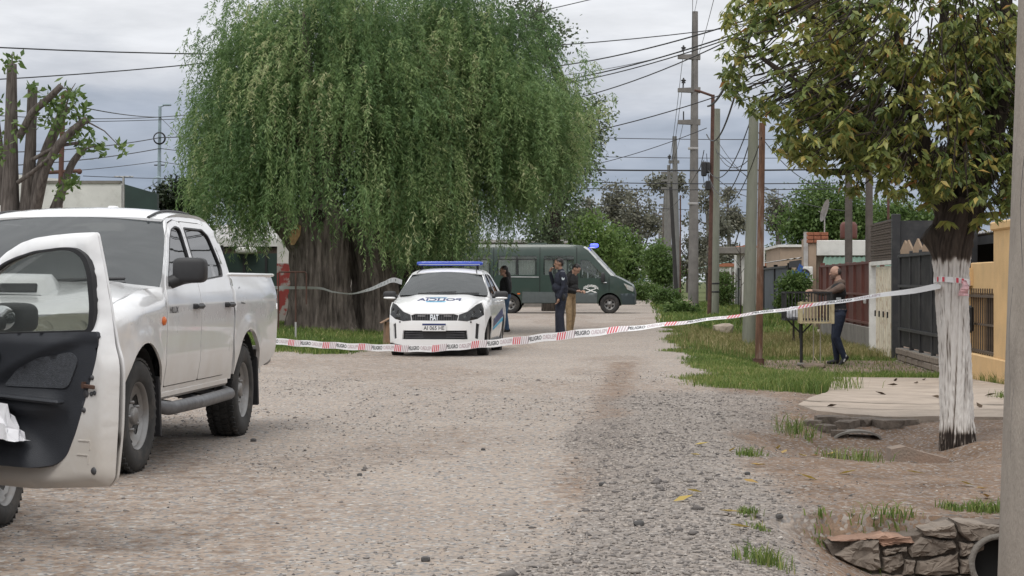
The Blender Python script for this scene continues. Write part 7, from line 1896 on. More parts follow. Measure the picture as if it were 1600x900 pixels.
# the left-hand side
e, tx, tz = pole('lamp_post', 246, 60, (250, 166), .075, .05, M_PALEB, 'pale blue lamp post with coiled cable rings behind the pickup', 'lamp post')
q = MB(); q.tube([rp(e, 250, 167, 60), rp(e, 258, 164, 60)], .025, 6); q.sell(rp(e, 261, 164, 60), (.14, .07, .035), .6, 8); q.build('lamp_head', M_PALEB, e)
for py, r in ((216, .165), (284, .14)):
    q = MB()
    for k in range(4): q.lathe([(r - .012 + .01 * k, -.02 + .012 * k), (r + .006 + .01 * k, -.012 + .012 * k), (r - .002 + .01 * k, .006 + .012 * k)], 24, M=Matrix.Translation(rp(e, 249 if py < 250 else 246.5, py, 59.8)), closed=True)
    q.build('cable_coil', M_CABLE if py < 250 else M_PALEB, e)
q = MB(); q.tube([rp(e, 241, 258, 60), rp(e, 257, 258, 60)], .02, 6); q.build('bracket', M_IRON, e)
e, tx, tz = pole('rusty_post', 86, 30, (99, 146), .045, .04, M_RUST2, 'rust brown steel post with a bent top among the lopped limbs', 'post')
q = MB(); q.tube([rp(e, 99, 148, 30), rp(e, 102, 144, 30), rp(e, 112, 147, 30)], .035, 6); q.build('bent_top', M_RUST2, e)
q = MB(); q.tube([rp(e, 66, 270, 30), rp(e, 124, 267, 30)], .03, 6); q.ball(rp(e, 124, 268, 30), .045, 6); q.build('crossbar', M_RUST2, e)

# ---- overhead wires: (start px,py,Y), (end px,py,Y), sag in metres, radius
ORD = 'first second third fourth fifth sixth seventh eighth ninth tenth eleventh twelfth thirteenth fourteenth fifteenth sixteenth'.split()
def wires(rows, label):
    order = sorted(range(len(rows)), key=lambda i: rows[i][0][1] + rows[i][1][1])
    for k, i in enumerate(order): wire(*rows[i], label + ', ' + ORD[k] + ' from the top')
def wire(a, b, sag, r, label, n=18):
    A, B = at(*a), at(*b); P = []
    for k in range(n + 1):
        t = k / n; p = A.lerp(B, t); p.z -= sag * 4 * t * (1 - t); P.append(p)
    q = MB(); q.tube([p - A for p in P], r, 5, caps=False); o = q.build('overhead_cable', M_CABLE, None, A)
    return tag(o, label, 'cable', 'overhead cables across the street')
W1 = 'thin cable in open sky above the lopped tree'
wires((((-120, 68, 40), (1200, 35, 60), .55, .016), ((-120, 130, 40), (960, -10, 58), .45, .014)), W1)
W2 = 'thin cable tied to the pale blue lamp post'
wires((((-80, 175, 46), (250, 183, 60), .1, .012), ((130, 168, 38), (250, 183, 60), .05, .012), ((250, 183, 60), (420, 160, 52), .05, .012), ((250, 215, 60), (-100, 238, 40), .15, .014), ((250, 215, 60), (430, 200, 50), .05, .016), ((250, 232, 60), (-60, 262, 40), .1, .014), ((250, 232, 60), (430, 238, 52), .08, .012), ((248, 252, 60), (-90, 275, 44), .1, .010), ((248, 252, 60), (420, 262, 54), .1, .010), ((250, 183, 60), (330, 262, 50), .0, .008), ((247, 284, 60), (130, 330, 50), .1, .008), ((130, 275, 50), (430, 277, 60), .06, .010), ((130, 190, 48), (430, 175, 58), .06, .010)), W2)
W3 = 'dark cable sweeping from willow to street tree'
wires((((740, 112, 62), (1170, 30, 40), .30, .017), ((740, 140, 62), (1180, 42, 40), .30, .017), ((740, 145, 62), (1180, 46, 40), .32, .014), ((800, 170, 66), (1170, 48, 44), .35, .016), ((740, 128, 80), (1068, 80, 88), .3, .014), ((700, 235, 70), (1128, 148, 60), .35, .018)), W3)
W4 = 'level cable crossing behind the tall concrete pole'
wires((((820, 212, 100), (1300, 217, 100), .1, .020), ((820, 242, 105), (1330, 246, 105), .1, .018), ((760, 262, 84), (1420, 262, 74), .12, .034), ((820, 282, 90), (1400, 284, 80), .12, .022), ((820, 292, 90), (1400, 293, 80), .12, .020), ((820, 312, 120), (1260, 335, 120), .1, .02)), W4)
W5 = 'cable running along the row of concrete poles'
wires((((1068, 80, 88), (1047, 251, 112), .15, .013), ((1067, 131, 88), (1050, 250, 112), .15, .013), ((1090, 90, 88), (1120, -20, 50), .1, .010), ((1085, 20, 88), (1096, -40, 60), .05, .010), ((1083, 140, 88), (1082, -40, 60), .1, .010), ((1047, 251, 112), (1043, 290, 150), .2, .014), ((1054, 220, 112), (1046, 262, 150), .2, .014), ((1068, 190, 88), (1052, 252, 112), .15, .012)), W5)
W6 = 'service cable hanging from the thin rusty pole'
wires((((1106, 166, 68), (1180, 20, 30), .35, .035), ((1104, 210, 68), (1180, 20, 30), .9, .022), ((1104, 200, 68), (860, 270, 80), .2, .014), ((1100, 235, 68), (1083, 262, 88), .5, .016), ((1106, 265, 68), (1172, 190, 44), .7, .014), ((1106, 270, 68), (1176, 205, 44), 1.1, .014), ((1118, 232, 70), (1178, 240, 44), .5, .012), ((1118, 235, 70), (1330, 330, 56), .5, .012), ((1110, 285, 68), (1190, 215, 33), 1.0, .010), ((1118, 215, 70), (1215, 300, 60), .4, .010), ((1100, 250, 68), (1040, 330, 110), .3, .012), ((1116, 275, 70), (1250, 300, 58), .5, .012), ((1180, 200, 44), (1300, 290, 55), .4, .010), ((1104, 240, 68), (1110, 300, 69), .25, .012), ((1098, 270, 68), (1106, 292, 68), .3, .012)), W6)

# ---- danger tape across the street
M_TAPE = mat('white tape film', (.78, .77, .77), .35, var=.04)
M_TRED = mat('red tape print', (.62, .055, .085), .4, var=.05)
M_TBLK = mat('black tape print', (.03, .03, .035), .4)
M_TGHO = mat('faint tape print', (.52, .42, .44), .4)
def tape_path(pts, n):
    P = np.array([tuple(p) for p in pts]); d = np.concatenate([[0], np.cumsum(np.linalg.norm(np.diff(P, axis=0), axis=1))])
    fs = [curve(list(zip(d, P[:, i]))) for i in range(3)]; s = np.linspace(0, d[-1], n)
    return s, np.stack([f(s) for f in fs], 1), fs, d[-1]
def build_tape():
    pts = [at(405, 529, 26.5), at(440, 534, 25.8), at(540, 541, 24.4), at(650, 544.5, 22.9), at(760, 537, 21.5), at(900, 522, 19.9), at(1050, 506, 18.6), at(1200, 487, 17.5), at(1330, 468, 16.75), at(1420, 455, 16.35), at(1470, 446, 16.22)]
    s, C, fs, L_ = tape_path(pts, 420)
    tw = curve([(0, .15), (L_ * .2, .05), (L_ * .5, .0), (L_ * .62, .2), (L_ * .70, .95), (L_ * .80, 1.25), (L_ * .93, 1.2), (L_, .9)])
    W_ = .085
    def P(si, ti, off=0.):
        c = np.array([float(f(si)) for f in fs]); a = float(tw(si))
        e = np.array([math.sin(a) * .25, math.sin(a), math.cos(a)]); nn = np.array([0, -math.cos(a), math.sin(a)])
        return c + e * (ti * W_ * (1 + .0)) + nn * off + np.array([0, 0, .004 * math.sin(si * 9)])
    o0 = C[0]; q = MB(); V = []
    for si in s: V += [P(si, .5) - o0, P(si, 0) - o0, P(si, -.5) - o0]
    n = len(s); q.add(V, [(3 * k + j, 3 * k + 3 + j, 3 * k + 4 + j, 3 * k + 1 + j) for k in range(n - 1) for j in (0, 1)], smooth=True)
    t = q.build('danger_tape', M_TAPE, None, o0); tag(t, 'long white danger tape with red and black print stretched across the street', 'barrier tape')
    tv, tf = text2d('PELIGRO', .062, bold=.0015, sx=1.15)
    per = .92; k = 0
    while k * per + .9 < L_:
        s0 = .06 + k * per
        for name, m, dx, mir in (('print_word', M_TBLK, .50, 1), ('show_through_word', M_TGHO, .80, -1)):
            q = MB(); q.add([P(s0 + dx + x * mir, y / W_, .003) - o0 for x, y in tv], tf); q.build(name, m, t)
        for base, m in ((.02, M_TRED), (.20, M_TGHO)):
            q = MB()
            for j in range(4):
                a = s0 + base + j * .045
                q.add([P(a, -.46, .003) - o0, P(a + .024, -.46, .003) - o0, P(a + .046, .46, .003) - o0, P(a + .022, .46, .003) - o0], [(0, 1, 2, 3)])
            q.build('print_stripe', m, t)
        k += 1
    # knot round the trunk
    bx, by, bz = base_at(1497, 16.3); cx = at(1488, 0, 16.3).x
    q = MB(); V = []; m_ = 40; zc = at(0, 440, 16.3).z
    for k in range(m_ + 1):
        a = 2 * math.pi * k / m_; r = .152 + .006 * math.sin(5 * a)
        p = np.array([cx + r * math.cos(a), 16.3 + r * math.sin(a), zc + .02 * math.cos(a + 2.5)])
        V += [p + (0, 0, .024) - o0, p - (0, 0, .024) - o0]
    q.add(V, [(2 * k, 2 * k + 2, 2 * k + 3, 2 * k + 1) for k in range(m_)], smooth=True); q.build('trunk_loop', M_TAPE, t)
    for a0 in (3.5, 3.95, 4.7, 5.0, 5.9):
        q = MB(); V = []
        for j in range(4):
            a = a0 + j * .045; r = .158 + .006 * math.sin(5 * a); p = np.array([cx + r * math.cos(a), 16.3 + r * math.sin(a), zc + .02 * math.cos(a + 2.5)]); V += [p + (0, 0, .02) - o0, p - (0, 0, .02) - o0]
        q.add(V, [(2 * k, 2 * k + 2, 2 * k + 3, 2 * k + 1) for k in range(3)]); q.build('print_stripe', M_TRED, t)
    q = MB(); e0 = np.array(at(1506, 438, 16.12)); V = []
    for k in range(8):
        tt = k / 7; p = e0 + np.array([.01 * math.sin(6 * tt), -.02 + .01 * math.cos(5 * tt), -.13 * tt]); w = .018 + .028 * tt
        V += [p + (-w, 0, 0) - o0, p + (w, .02 * math.sin(9 * tt), 0) - o0]
    q.add(V, [(2 * k, 2 * k + 2, 2 * k + 3, 2 * k + 1) for k in range(7)]); q.build('loose_end', mat('pinkish tape', (.66, .40, .42), .4, var=.3, scale=30), t)
    # stake that holds the far end, and the second tape past the willow to the patrol car
    p = at(405, 529, 26.5); st = empty('metal_stake', (p.x, 26.5, gz(p.x, 26.5)), 0, 'thin metal stake holding the tape end behind the pickup', 'stake')
    q = MB(); q.tube([(0, .02, -.1), (0, .02, p.z - st.location.z + .12)], .012, 6); q.build('rod', M_ZINC, st)
    pts = [at(395, 449, 45.5), at(440, 449.5, 44.2), at(495, 450, 43.6), at(520, 456, 42.5), at(545, 459, 40.5), at(575, 453, 38), at(600, 443, 35.6), at(616, 437.5, 34.2), at(628, 441, 33.75)]
    s, C, fs2, L2 = tape_path(pts, 160); o1 = C[0]; q = MB(); V = []
    for i, si in enumerate(s):
        f = si / L2; a = .3 + 1.0 * math.sin(3.0 * f + .3) ** 2; w = .045
        e = np.array([.1, -math.sin(a), math.cos(a)]); V += [C[i] + e * w - o1, C[i] - e * w - o1]
    q.add(V, [(2 * k, 2 * k + 2, 2 * k + 3, 2 * k + 1) for k in range(len(s) - 1)], smooth=True)
    t2 = q.build('danger_tape', mat('dusty tape film', (.50, .50, .51), .4, var=.15, scale=3), None, o1); tag(t2, 'slack white tape from the willow trunk to the police car mirror', 'barrier tape')
    for i in range(100, 155, 6):
        q = MB(); V = []
        for j in range(3):
            si = s[i] + j * .03; f = si / L2; a = .3 + 1.0 * math.sin(3.0 * f + .3) ** 2; e = np.array([.1, -math.sin(a), math.cos(a)]); c = np.array([float(g(si)) for g in fs2]) + np.array([0, -.004, 0]); V += [c + e * .025 - o1, c - e * .02 - o1]
        q.add(V, [(0, 2, 3, 1), (2, 4, 5, 3)]); q.build('print_word', M_TBLK, t2)
build_tape()
# ------------------------------------------------------------------ small things on the verge
M_STN = mat('headwall stone', (.20, .165, .135), .95, var=.3, scale=6, bump=.8, bscale=18)
M_STN2 = mat('reddish rubble', (.28, .17, .12), .95, var=.3, scale=6, bump=.8, bscale=18)
M_EARTH = mat('packed earth', (.15, .115, .088), .95, var=.3, scale=6, bump=.6)
def rock(name, c, size, m, parent=None, seed=0, box=.85, rot=0.):
    rng = np.random.default_rng(seed); bm = bmesh.new(); bmesh.ops.create_icosphere(bm, subdivisions=2, radius=1)
    off = rng.uniform(0, 50, 3)
    for v in bm.verts:
        n = v.co.copy(); k = .72 + .55 * float(vnoise(np.array([n.x * 1.3 + off[0] + n.z]), np.array([n.y * 1.3 + off[1] - n.z * .7]), seed)[0])
        p = [max(-box, min(box, q * k)) / box * .72 for q in n]
        v.co = (p[0] * size[0] / 1.44, p[1] * size[1] / 1.44, p[2] * size[2] / 1.44)
    me = bpy.data.meshes.new(name); bm.to_mesh(me); bm.free(); me.materials.append(m)
    o = link(bpy.data.objects.new(name, me), parent); o.location = c; o.rotation_euler = (0, 0, rot); return o
def headwall():
    Y = 10.28; x0 = at(1288, 0, Y).x; r = empty('culvert_headwall', (x0, Y, -.36), 0, 'broken stone headwall with a round concrete pipe under the dirt crossing', 'culvert')
    H = [(.0, .34, .02, .40), (.20, .30), ]
    # stones traced as flat faced blocks with chipped outlines
    ST = [[(1298, 862), (1329, 838), (1365, 836), (1366, 851), (1368, 881), (1355, 887), (1325, 877)], [(1291, 840), (1336, 834), (1374, 831), (1415, 834), (1419, 842), (1372, 848), (1366, 834), (1330, 836)],
          [(1410, 851), (1431, 834), (1480, 838), (1485, 848), (1453, 862), (1415, 864)], [(1423, 871), (1487, 858), (1488, 889), (1449, 894), (1421, 890)], [(1370, 866), (1400, 857), (1404, 874), (1381, 889), (1371, 886)],
          [(1488, 842), (1525, 841), (1528, 852), (1512, 860), (1491, 863)], [(1490, 867), (1509, 865), (1511, 888), (1490, 889)], [(1482, 809), (1520, 811), (1559, 817), (1559, 836), (1502, 839), (1487, 824)], [(1561, 815), (1640, 813), (1640, 838), (1561, 837)],
          [(1600, 846), (1650, 842), (1650, 900), (1600, 900)], [(1405, 867), (1419, 869), (1418, 889), (1402, 891)], [(1371, 852), (1408, 848), (1408, 854), (1399, 855), (1374, 862)], [(1430, 822), (1480, 812), (1484, 824), (1482, 835), (1436, 831)], [(1340, 889), (1420, 893), (1420, 912), (1340, 912)], [(1424, 895), (1505, 892), (1510, 915), (1424, 915)]]
    rg = np.random.default_rng(5)
    for k, poly in enumerate(ST):
        P = resample([tuple(p) for p in poly], 7); P = [(x + rg.normal(0, .8), y + rg.normal(0, .8)) for x, y in P]
        cx, cy = np.mean([p[0] for p in P]), np.mean([p[1] for p in P]); d = rg.uniform(0, .035)
        L3 = []
        for f, dy in ((1.0, .02), (1.0, -.13 - d), (.90, -.155 - d), (.55, -.160 - d)):
            L3 += [Vector(at(cx + (x - cx) * f, cy + (y - cy) * f, Y)) - Vector(r.location) + Vector((0, dy + .006 * rg.normal(), 0)) for x, y in P]
        n = len(P); Fc = [(i * n + q_, i * n + (q_ + 1) % n, (i + 1) * n + (q_ + 1) % n, (i + 1) * n + q_) for i in range(3) for q_ in range(n)] + [tuple(range(3 * n, 4 * n))]
        q = MB(); q.add(L3, Fc); q.build('stone', M_STN2 if k == 1 else M_STN, r)
    q = MB(); q.prism([tuple((Vector(at(x, y, Y)) - Vector(r.location)).xz) for x, y in ((1286, 845), (1330, 838), (1425, 832), (1480, 812), (1560, 815), (1660, 812), (1660, 915), (1360, 915), (1318, 882), (1296, 866))], -.115, .25)
    q.build('mortar_core', mat('old mortar', (.13, .105, .085), .95, var=.3, scale=8, bump=.8, bscale=30), r)
    c = at(1553, 876, Y - .10) - Vector(r.location)
    q = MB(); q.lathe([(.155, -.02), (.155, .6), (.128, .6), (.128, -.02)], 30, M=Matrix.Translation((c.x, c.y - .09, c.z)), closed=True); pp = q.build('pipe', M_GRC, r)
    q = MB(); q.lathe([(0, 0), (.129, 0)], 24, M=Matrix.Translation((c.x, c.y - .02, c.z))); q.build('pipe_dark', M_WELL, pp)
headwall()
M_CHUNK = mat('earthy concrete rubble', (.13, .105, .085), .95, var=.35, scale=9, bump=.9, bscale=25)
def rubble():
    # broken concrete below the driveway edge, pipe fragment and loose lumps
    data = [(1300, 655, 40, 14, 'broken concrete chunk at the near corner of the driveway slab'), (1322, 662, 34, 12, None), (1290, 668, 26, 10, None), (1312, 676, 22, 9, None), (1350, 657, 40, 12, None), (1385, 660, 44, 12, None), (1270, 660, 22, 9, None), (1410, 659, 36, 10, None)]
    for k, (px, py, w, h, lab) in enumerate(data):
        p = G3(px, py + h * .5); s = p.y / F
        o = rock('concrete_chunk', (p.x, p.y, p.z + h * s * .15), (w * s * 1.25, w * s * .9, h * s * 1.5), M_CHUNK, None, 60 + k, .58, rot=k)
        tag(o, ('largest', 'second largest', 'small dark', 'smallest', 'flat', 'long flat', 'outermost', 'innermost')[k] + ' broken chunk of concrete below the driveway edge', 'rubble', 'broken concrete under the driveway edge')
    p = G3(1338, 682); q = MB(); A = np.linspace(.15, math.pi - .15, 14); V = []
    for y in (-.10, .10):
        for a in A: V += [(.22 * math.cos(a), y, .085 * math.sin(a) - .025), (.20 * math.cos(a), y, .065 * math.sin(a) - .025)]
    n = len(A); Fc = []
    for k in range(n - 1):
        for off in (0, 2 * n): Fc.append((off + 2 * k, off + 2 * k + 2, off + 2 * k + 3, off + 2 * k + 1))
        Fc.append((2 * k, 2 * k + 2, 2 * n + 2 * k + 2, 2 * n + 2 * k)); Fc.append((2 * k + 1, 2 * k + 3, 2 * n + 2 * k + 3, 2 * n + 2 * k + 1))
    q.add(V, Fc); o = q.build('pipe_fragment', M_GRC, None, (p.x, p.y, p.z)); tag(o, 'curved fragment of concrete pipe in the ditch', 'pipe fragment')
    p = G3(1428, 722); q = MB(); q.prism([(-.19, -.03), (.12, -.03), (.25, .02), (.24, .06), (.04, .11), (-.08, .15), (-.18, .13)], -.08, .12); o = q.build('masonry_block', [mat('block with red top', (.20, .165, .135), .95, scale=3, col2=(.27, .18, .13), bump=.5)], None, (p.x, p.y, p.z - .03)); tag(o, 'old masonry block with a reddish top at the ditch edge', 'masonry block')
    o = rock('white_stone', tuple(G3(1130, 522) + Vector((0, 0, .12))), (.55, .45, .36), M_CONC, None, 90); tag(o, 'pale stone lump lying in the dry grass', 'stone')
    p = base_at(1073, 86); o = rock('rubble_lump', (p[0], p[1], p[2] + .2), (.55, .5, .5), M_CONC, None, 91); tag(o, 'pale rubble lump at the foot of the tall concrete pole', 'rubble')
    for k, (px, py, s) in enumerate(((941, 760, .036), (998, 822, .042), (1218, 817, .032), (1168, 742, .028), (396, 690, .036), (755, 704, .026), (562, 744, .026), (665, 878, .032))):
        p = G3(px, py); o = rock('loose_stone', (p.x, p.y, p.z + s * .3), (s * 1.3, s, s * .8), mat('dark stone', (.075, .072, .07), .9) if k == 0 else bpy.data.materials['dark stone'], None, 120 + k)
        tag(o, 'fist sized dark stone lying loose ' + ('at the edge of the crushed stone strip', 'in the crushed stone near the lower edge', 'beside the low weed', 'on the dirt crossing', 'behind the pickup rear wheel', 'on the street straight ahead of the police car', 'on the open street near the pickup', 'nearest the lower edge of the street')[k], 'stone', 'loose stones on the street')
rubble()
def fallen_leaves():
    L = [(1253, 715), (1185, 730), (1217, 702), (1145, 706), (1275, 715), (1325, 742), (1430, 742), (1510, 760), (1535, 768), (1173, 757), (1085, 772), (1140, 804), (1300, 712), (1226, 709), (1540, 780), (1068, 784), (1155, 828), (1086, 714), (1097, 697), (1262, 750)]
    me = None
    for k, (px, py) in enumerate(L):
        p = G3(px, py)
        if me is None:
            me = mesh_np('fallen_leaf', [(-.5, 0, .04), (-.1, .19, .10), (-.05, 0, .02), (-.1, -.19, .08), (.5, .02, .10)], np.array([(0, 1, 2), (1, 4, 2), (0, 2, 3), (2, 4, 3)]))
            me.materials.append(leafmat('fallen yellow leaf', [(0, (.40, .29, .08)), (.7, (.55, .42, .11)), (1, (.30, .17, .05))], attr=False, trans=.2))
        o = link(bpy.data.objects.new('fallen_leaf', me)); o.location = (p.x, p.y, p.z + .012); o.scale = (.13,) * 3; o.rotation_euler = (random.uniform(-.3, .3), random.uniform(-.3, .3), random.uniform(0, 6.28))
        tag(o, 'single yellow fallen leaf on the bare earth of the verge', 'leaf', 'fallen yellow leaves')
fallen_leaves()
def slab_litter():
    L = [(1160, 592), (1400, 598), (1432, 603), (1445, 597), (1376, 620), (1465, 626), (1540, 590), (1420, 590), (1548, 622), (1395, 606), (1530, 640), (1300, 640)]
    me = mesh_np('dead_leaf', [(-.5, 0, .04), (-.1, .22, .16), (-.05, 0, .02), (-.1, -.22, .14), (.5, .02, .16)], np.array([(0, 1, 2), (1, 4, 2), (0, 2, 3), (2, 4, 3)])); me.materials.append(mat('brown dead leaf', (.075, .05, .03), .9))
    for k, (px, py) in enumerate(L[1:]):
        p = G3(px, py); o = link(bpy.data.objects.new('dead_leaf', me)); o.location = (p.x, p.y, p.z + .028); o.scale = (.14,) * 3; o.rotation_euler = (random.uniform(-.4, .4), random.uniform(-.4, .4), random.uniform(0, 6.28))
        tag(o, 'single brown dead leaf lying on the concrete driveway', 'leaf', 'dead leaves on the driveway')
slab_litter()
def weeds():
    W_ = [(1243, 678, .20, 60, 'taller grass clump in the ditch below the driveway corner'), (1172, 712, .09, 50, 'small grass tuft at the edge of the dirt crossing'), (1305, 716, .12, 40, 'green weed in the ditch nearest the dirt crossing'), (1350, 720, .12, 36, 'green weed beside the masonry block'), (1170, 802, .05, 40, 'low weed among the crushed stone'), (1190, 828, .05, 26, 'tiny weed below the low weed among the crushed stone'), (1405, 897, .10, 60, 'grass clump at the foot of the stone headwall'), (1365, 896, .10, 50, 'thin grass left of the clump by the headwall'), (1195, 880, .10, 70, 'dark weed at the lower edge of the picture'), (1530, 800, .08, 70, 'green weeds growing on top of the headwall'), (1490, 797, .06, 50, 'low weeds at the broken top of the headwall'), (1560, 800, .09, 60, 'weeds between headwall and concrete pole'), (1282, 852, .06, 26, 'small weed at the near end of the headwall'), (1310, 612, .30, 46, 'tall seeding grass at the driveway corner'), (1300, 600, .25, 50, 'tall grass overhanging the driveway'), (1445, 590, .10, 60, 'grass along the joint of driveway and gate'), (1568, 627, .10, 30, 'weed on the driveway by the near pole'), (1272, 580, .12, 70, 'grass tuft round the thin posts of the cream basket')]
    for k, (px, py, h, n, lab) in enumerate(W_):
        p = G3(px, py); r = h * 1.0; n = int(n * 2.4); h = h * .78
        X = p.x + RNG.normal(0, r * .55, n); Y = p.y + RNG.normal(0, r * .8, n)
        zb = gh(X, Y) + (.05 if pip(np.array([[p.x, p.y]]), SLAB)[0] else 0)
        V, T, ti = blades(X - p.x, Y - p.y, zb - p.z, h * RNG.uniform(.35, 1.35, n), .007 * RNG.uniform(.7, 1.5, n), RNG.uniform(.2, .9, n), np.clip(RNG.normal(.5, .22, n), 0, 1))
        o = obj_np('grass_tuft', V, T, M_GRASS, tint=ti); o.location = p; tag(o, lab, 'weed')
weeds()
def baskets():
    # black basket stand
    p = base_at(1252, 34.2); e = empty('waste_basket_stand', p, 0, 'black iron waste basket on a single post with a white bag inside', 'waste basket')
    s = F / 34.2; z1, z2 = at(0, 499, 34.2).z - p[2], at(0, 457, 34.2).z - p[2]; xl, xr = (1225 - 1252) / s, (1296 - 1252) / s
    q = MB(); q.tube([(0, 0, 0), (0, 0, z1)], .028, 8); q.build('post', M_IRON, e)
    q = MB(); q.box((0, 0, .03), (.14, .14, .06), b=.02); q.build('foot', M_GRC, e)
    for x in (xl + .04, .27): q = MB(); q.tube([(0, 0, z1 - .26), (x * .95, 0, z1)], .014, 6); q.build('brace', M_IRON, e)
    fr = MB()
    for y in (-.22, .22):
        for z in (z1, z2): fr.box(((xl + xr) / 2, y, z), (xr - xl, .025, .03))
    for x in (xl, xr):
        for z in (z1, z2): fr.box((x, 0, z), (.025, .46, .03))
        for y in (-.22, .22): fr.box((x, y, (z1 + z2) / 2), (.03, .03, z2 - z1))
    f = fr.build('basket_frame', M_IRON, e)
    for k in range(1, 14):
        x = xl + (xr - xl) * k / 14
        for y in (-.22, .22): q = MB(); q.box((x, y, (z1 + z2) / 2), (.010, .010, z2 - z1)); q.build('basket_bar', M_IRON, f)
    for k in range(1, 6):
        y = -.22 + .44 * k / 6
        for x in (xl, xr): q = MB(); q.box((x, y, (z1 + z2) / 2), (.010, .010, z2 - z1)); q.build('basket_bar', M_IRON, f)
    q = MB(); q.box(((xl + xr) / 2, 0, z1), (xr - xl, .44, .012)); q.build('basket_floor', M_IRON, f)
    b = rock('rubbish_bag', (p[0] + xl + .20, p[1], p[2] + z1 + .11), (.30, .26, .24), bpy.data.materials['white plastic bag'], None, 140); tag(b, 'white rubbish bag lying in the black wire basket', 'bag')
    # cream basket on thin posts, nearer
    Y = 33.4; p = base_at(1272, Y); e = empty('waste_basket', p, 0, 'cream painted wire basket with wooden corner posts', 'waste basket'); s = F / Y
    z1, z2 = at(0, 504, Y).z - p[2], at(0, 473, Y).z - p[2]; xl, xr = (1250 - 1272) / s, (1299 - 1272) / s
    M_CR = mat('cream rusty bars', (.42, .36, .22), .7, var=.15, scale=12, dirt=(.18, .10, .05, .6), dscale=8)
    for x in (xl, xr):
        q = MB(); q.box((x, -.15, (z1 + z2) / 2), (.055, .04, z2 - z1 + .04), b=.008); q.build('corner_post', M_CR, e)
        q = MB(); q.box((x, .15, (z1 + z2) / 2), (.03, .03, z2 - z1 + .02)); q.build('corner_post', M_CR, e)
    q = MB()
    for y in (-.15, .15):
        for z in (z1, z2): q.box(((xl + xr) / 2, y, z), (xr - xl - .03, .018, .022))
    for x in (xl, xr):
        for z in (z1, z2): q.box((x, 0, z), (.018, .26, .018))
    q.build('rim', M_CR, e)
    for k in range(1, 10):
        x = xl + (xr - xl) * k / 10
        for y in (-.15, .15): q = MB(); q.box((x, y, (z1 + z2) / 2), (.012, .010, z2 - z1)); q.build('basket_bar', M_CR, e)
    for x in (-.01, .11): q = MB(); q.tube([(x, 0, -.05), (x, 0, z1)], .010, 6); q.build('thin_post', mat('pale wire post', (.24, .22, .17), .8), e)
    q = MB(); q.tube([(-.02, 0, .22), (.10, 0, .06)], .008, 5); q.build('thin_brace', M_CR, e)
    p = base_at(1271, 33.3); o = rock('earth_mound', (p[0], p[1], p[2] + .02), (.42, .3, .14), M_EARTH, None, 141); tag(o, 'small heap of dark earth under the cream basket', 'earth heap')
    # blue ornament behind the bush
    Y = 46; p = at(1249, 428, Y); e = empty('garden_ornament', (p.x, Y, gz(p.x, Y)), 0, 'blue pinwheel ornament on a stick above the bush', 'ornament'); z = p.z - e.location.z
    q = MB(); q.tube([(0, 0, 0), (0, 0, z)], .012, 5); q.build('stick', M_IRON, e)
    for k in range(4):
        q = MB(); a = .5 + k * math.pi / 2; q.prism([(0, -.03), (.20, .0), (.22, .12), (.05, .10)], -.006, .006, M=Matrix.Translation((0, -.02, z)) @ Matrix.Rotation(a, 4, 'Y')); q.build('blade', mat('blue plastic', (.03, .09, .30), .5) if k == 0 else bpy.data.materials['blue plastic'], e)
    # thin sapling by the white house
    p = base_at(1157, 60); e = empty('sapling', p, 0, 'thin bare sapling in front of the white house', 'sapling'); q = MB(); q.tube([(0, 0, 0), (.02, 0, 1.4), (-.02, 0, 2.6)], [.03, .02, .01], 6)
    for k in range(6): q.tube([(0, 0, 1.2 + k * .2), (.25 * (-1) ** k, .05, 1.5 + k * .22)], [.010, .004], 4)
    q.build('stem', M_BARKD, e)
baskets()
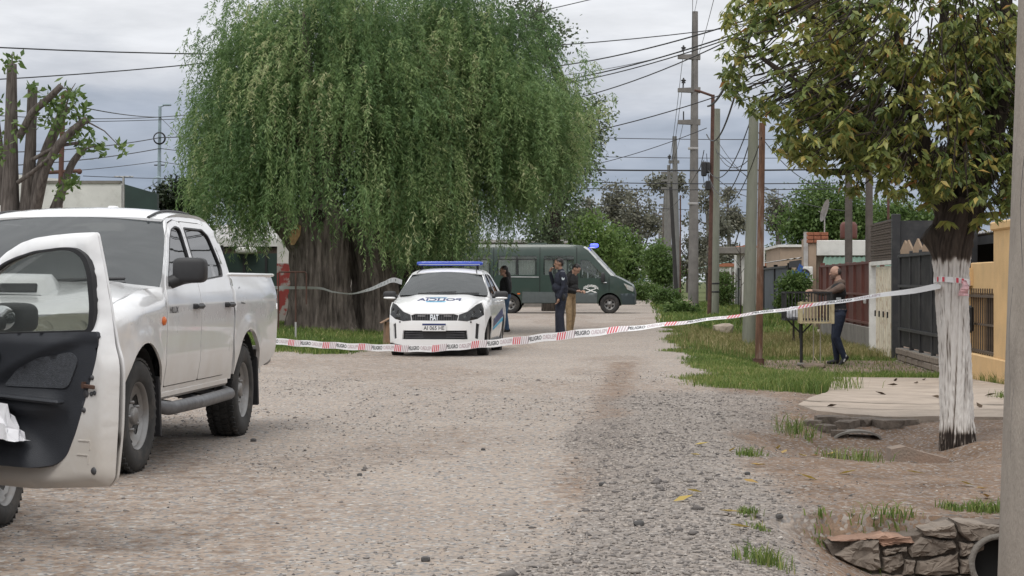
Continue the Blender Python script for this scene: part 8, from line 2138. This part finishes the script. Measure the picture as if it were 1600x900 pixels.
def left_bits():
    p = base_at(462, 39); e = empty('metal_stake', p, 0, 'thin grey stake stuck in the grass in front of the willow', 'stake')
    q = MB(); q.box((0, 0, .16), (.035, .03, .42)); q.build('bar', M_ZINC, e)
    Y = 43.3; p = base_at(460, Y); e = empty('pipe_stand', p, 0, 'rusty rectangular pipe frame standing against the willow trunk', 'frame')
    z2 = at(0, 425, Y).z - p[2]; s = F / Y
    q = MB(); q.tube([(-.36, 0, 0), (-.36, 0, z2 - .03), (-.33, 0, z2), (.24, 0, z2), (.27, 0, z2 - .05), (.27, 0, .62)], .018, 6); q.tube([(.03, 0, -.05), (.03, 0, z2)], .02, 6); q.build('pipe', M_RUST2, e)
    p = base_at(607, 37); e = empty('cardboard_box', p, 0, 'torn brown cardboard box beside the police car', 'box')
    q = MB(); q.box((.05, 0, .24), (.26, .34, .48), (0, .05, .2), b=.01); q.build('carton', mat('cardboard', (.24, .15, .095), .9, var=.15), e)
    q = MB(); q.box((-.06, -.1, .51), (.20, .30, .012), (0, -.5, .2)); q.build('flap', bpy.data.materials['cardboard'], e)
    # vehicles at the end of the street
    Y = 128; a = at(997, 445, Y); s = Y / F
    e = empty('box_truck', (a.x, Y, 0), 0, 'far truck whose box rear has a white frame round a blue green picture', 'truck')
    w, z1, z2 = 27 * s, at(0, 443, Y).z, at(0, 420, Y).z
    q = MB(); q.box((0, 1.6, (z1 + z2) / 2), (w, 3.4, z2 - z1), b=.04); q.build('box_body', M_WHR, e)
    q = MB(); q.box((0, -.13, (z1 + z2) / 2), (w * .82, .04, (z2 - z1) * .80)); q.build('rear_picture', mat('blue green print', (.06, .14, .15), .5, scale=2.4, col2=(.24, .30, .27), mix=(.4, .62)), e)
    q = MB(); q.box((0, 1.8, z1 - .25), (w * 1.05, 4.4, .25), b=.03); q.box((0, -.3, z1 - .22), (w * 1.15, .2, .16)); q.build('chassis', M_GREYM, e)
    q = MB(); q.box((0, 4.6, z1 + .35), (w, 1.6, 1.7), b=.1); q.build('cab', M_WHR, e)
    t, g = wheel_mesh(.42, .24, .24, 6, False); w0 = None
    for x, y in ((w * .38, .6), (-w * .38, .6), (w * .38, 4.4), (-w * .38, 4.4)):
        o = t.build('wheel', M_RUBBER, e) if w0 is None else w0.copy()
        if w0 is None: w0 = o
        else: COL.objects.link(o); o.parent = e
        o.location = (x, y, .42); o.rotation_euler = (0, 0, math.pi / 2)
    a = at(978, 440, 150); e = empty('red_truck', (a.x, 150, 0), 0, 'far red and white pickup beside the box truck', 'truck')
    q = MB(); q.box((-.2, 0, 1.0), (1.7, 1.5, .8), b=.08); q.box((-.4, -1.6, .95), (1.6, 2, .5), b=.05); q.build('body', mat('red paint', (.30, .03, .025), .4), e)
    q = MB(); q.box((.25, .4, 1.5), (1.1, 1.2, .5), b=.1); q.build('cab', M_WHR, e)
    for x in (-.7, .5): q = MB(); q.lathe([(0, -.1), (.35, -.1), (.35, .1), (0, .1)], 16, M=Matrix.Translation((x, -.9, .35)) @ Matrix.Rotation(math.pi / 2, 4, 'Z')); q.build('wheel', M_RUBBER, e)
left_bits()
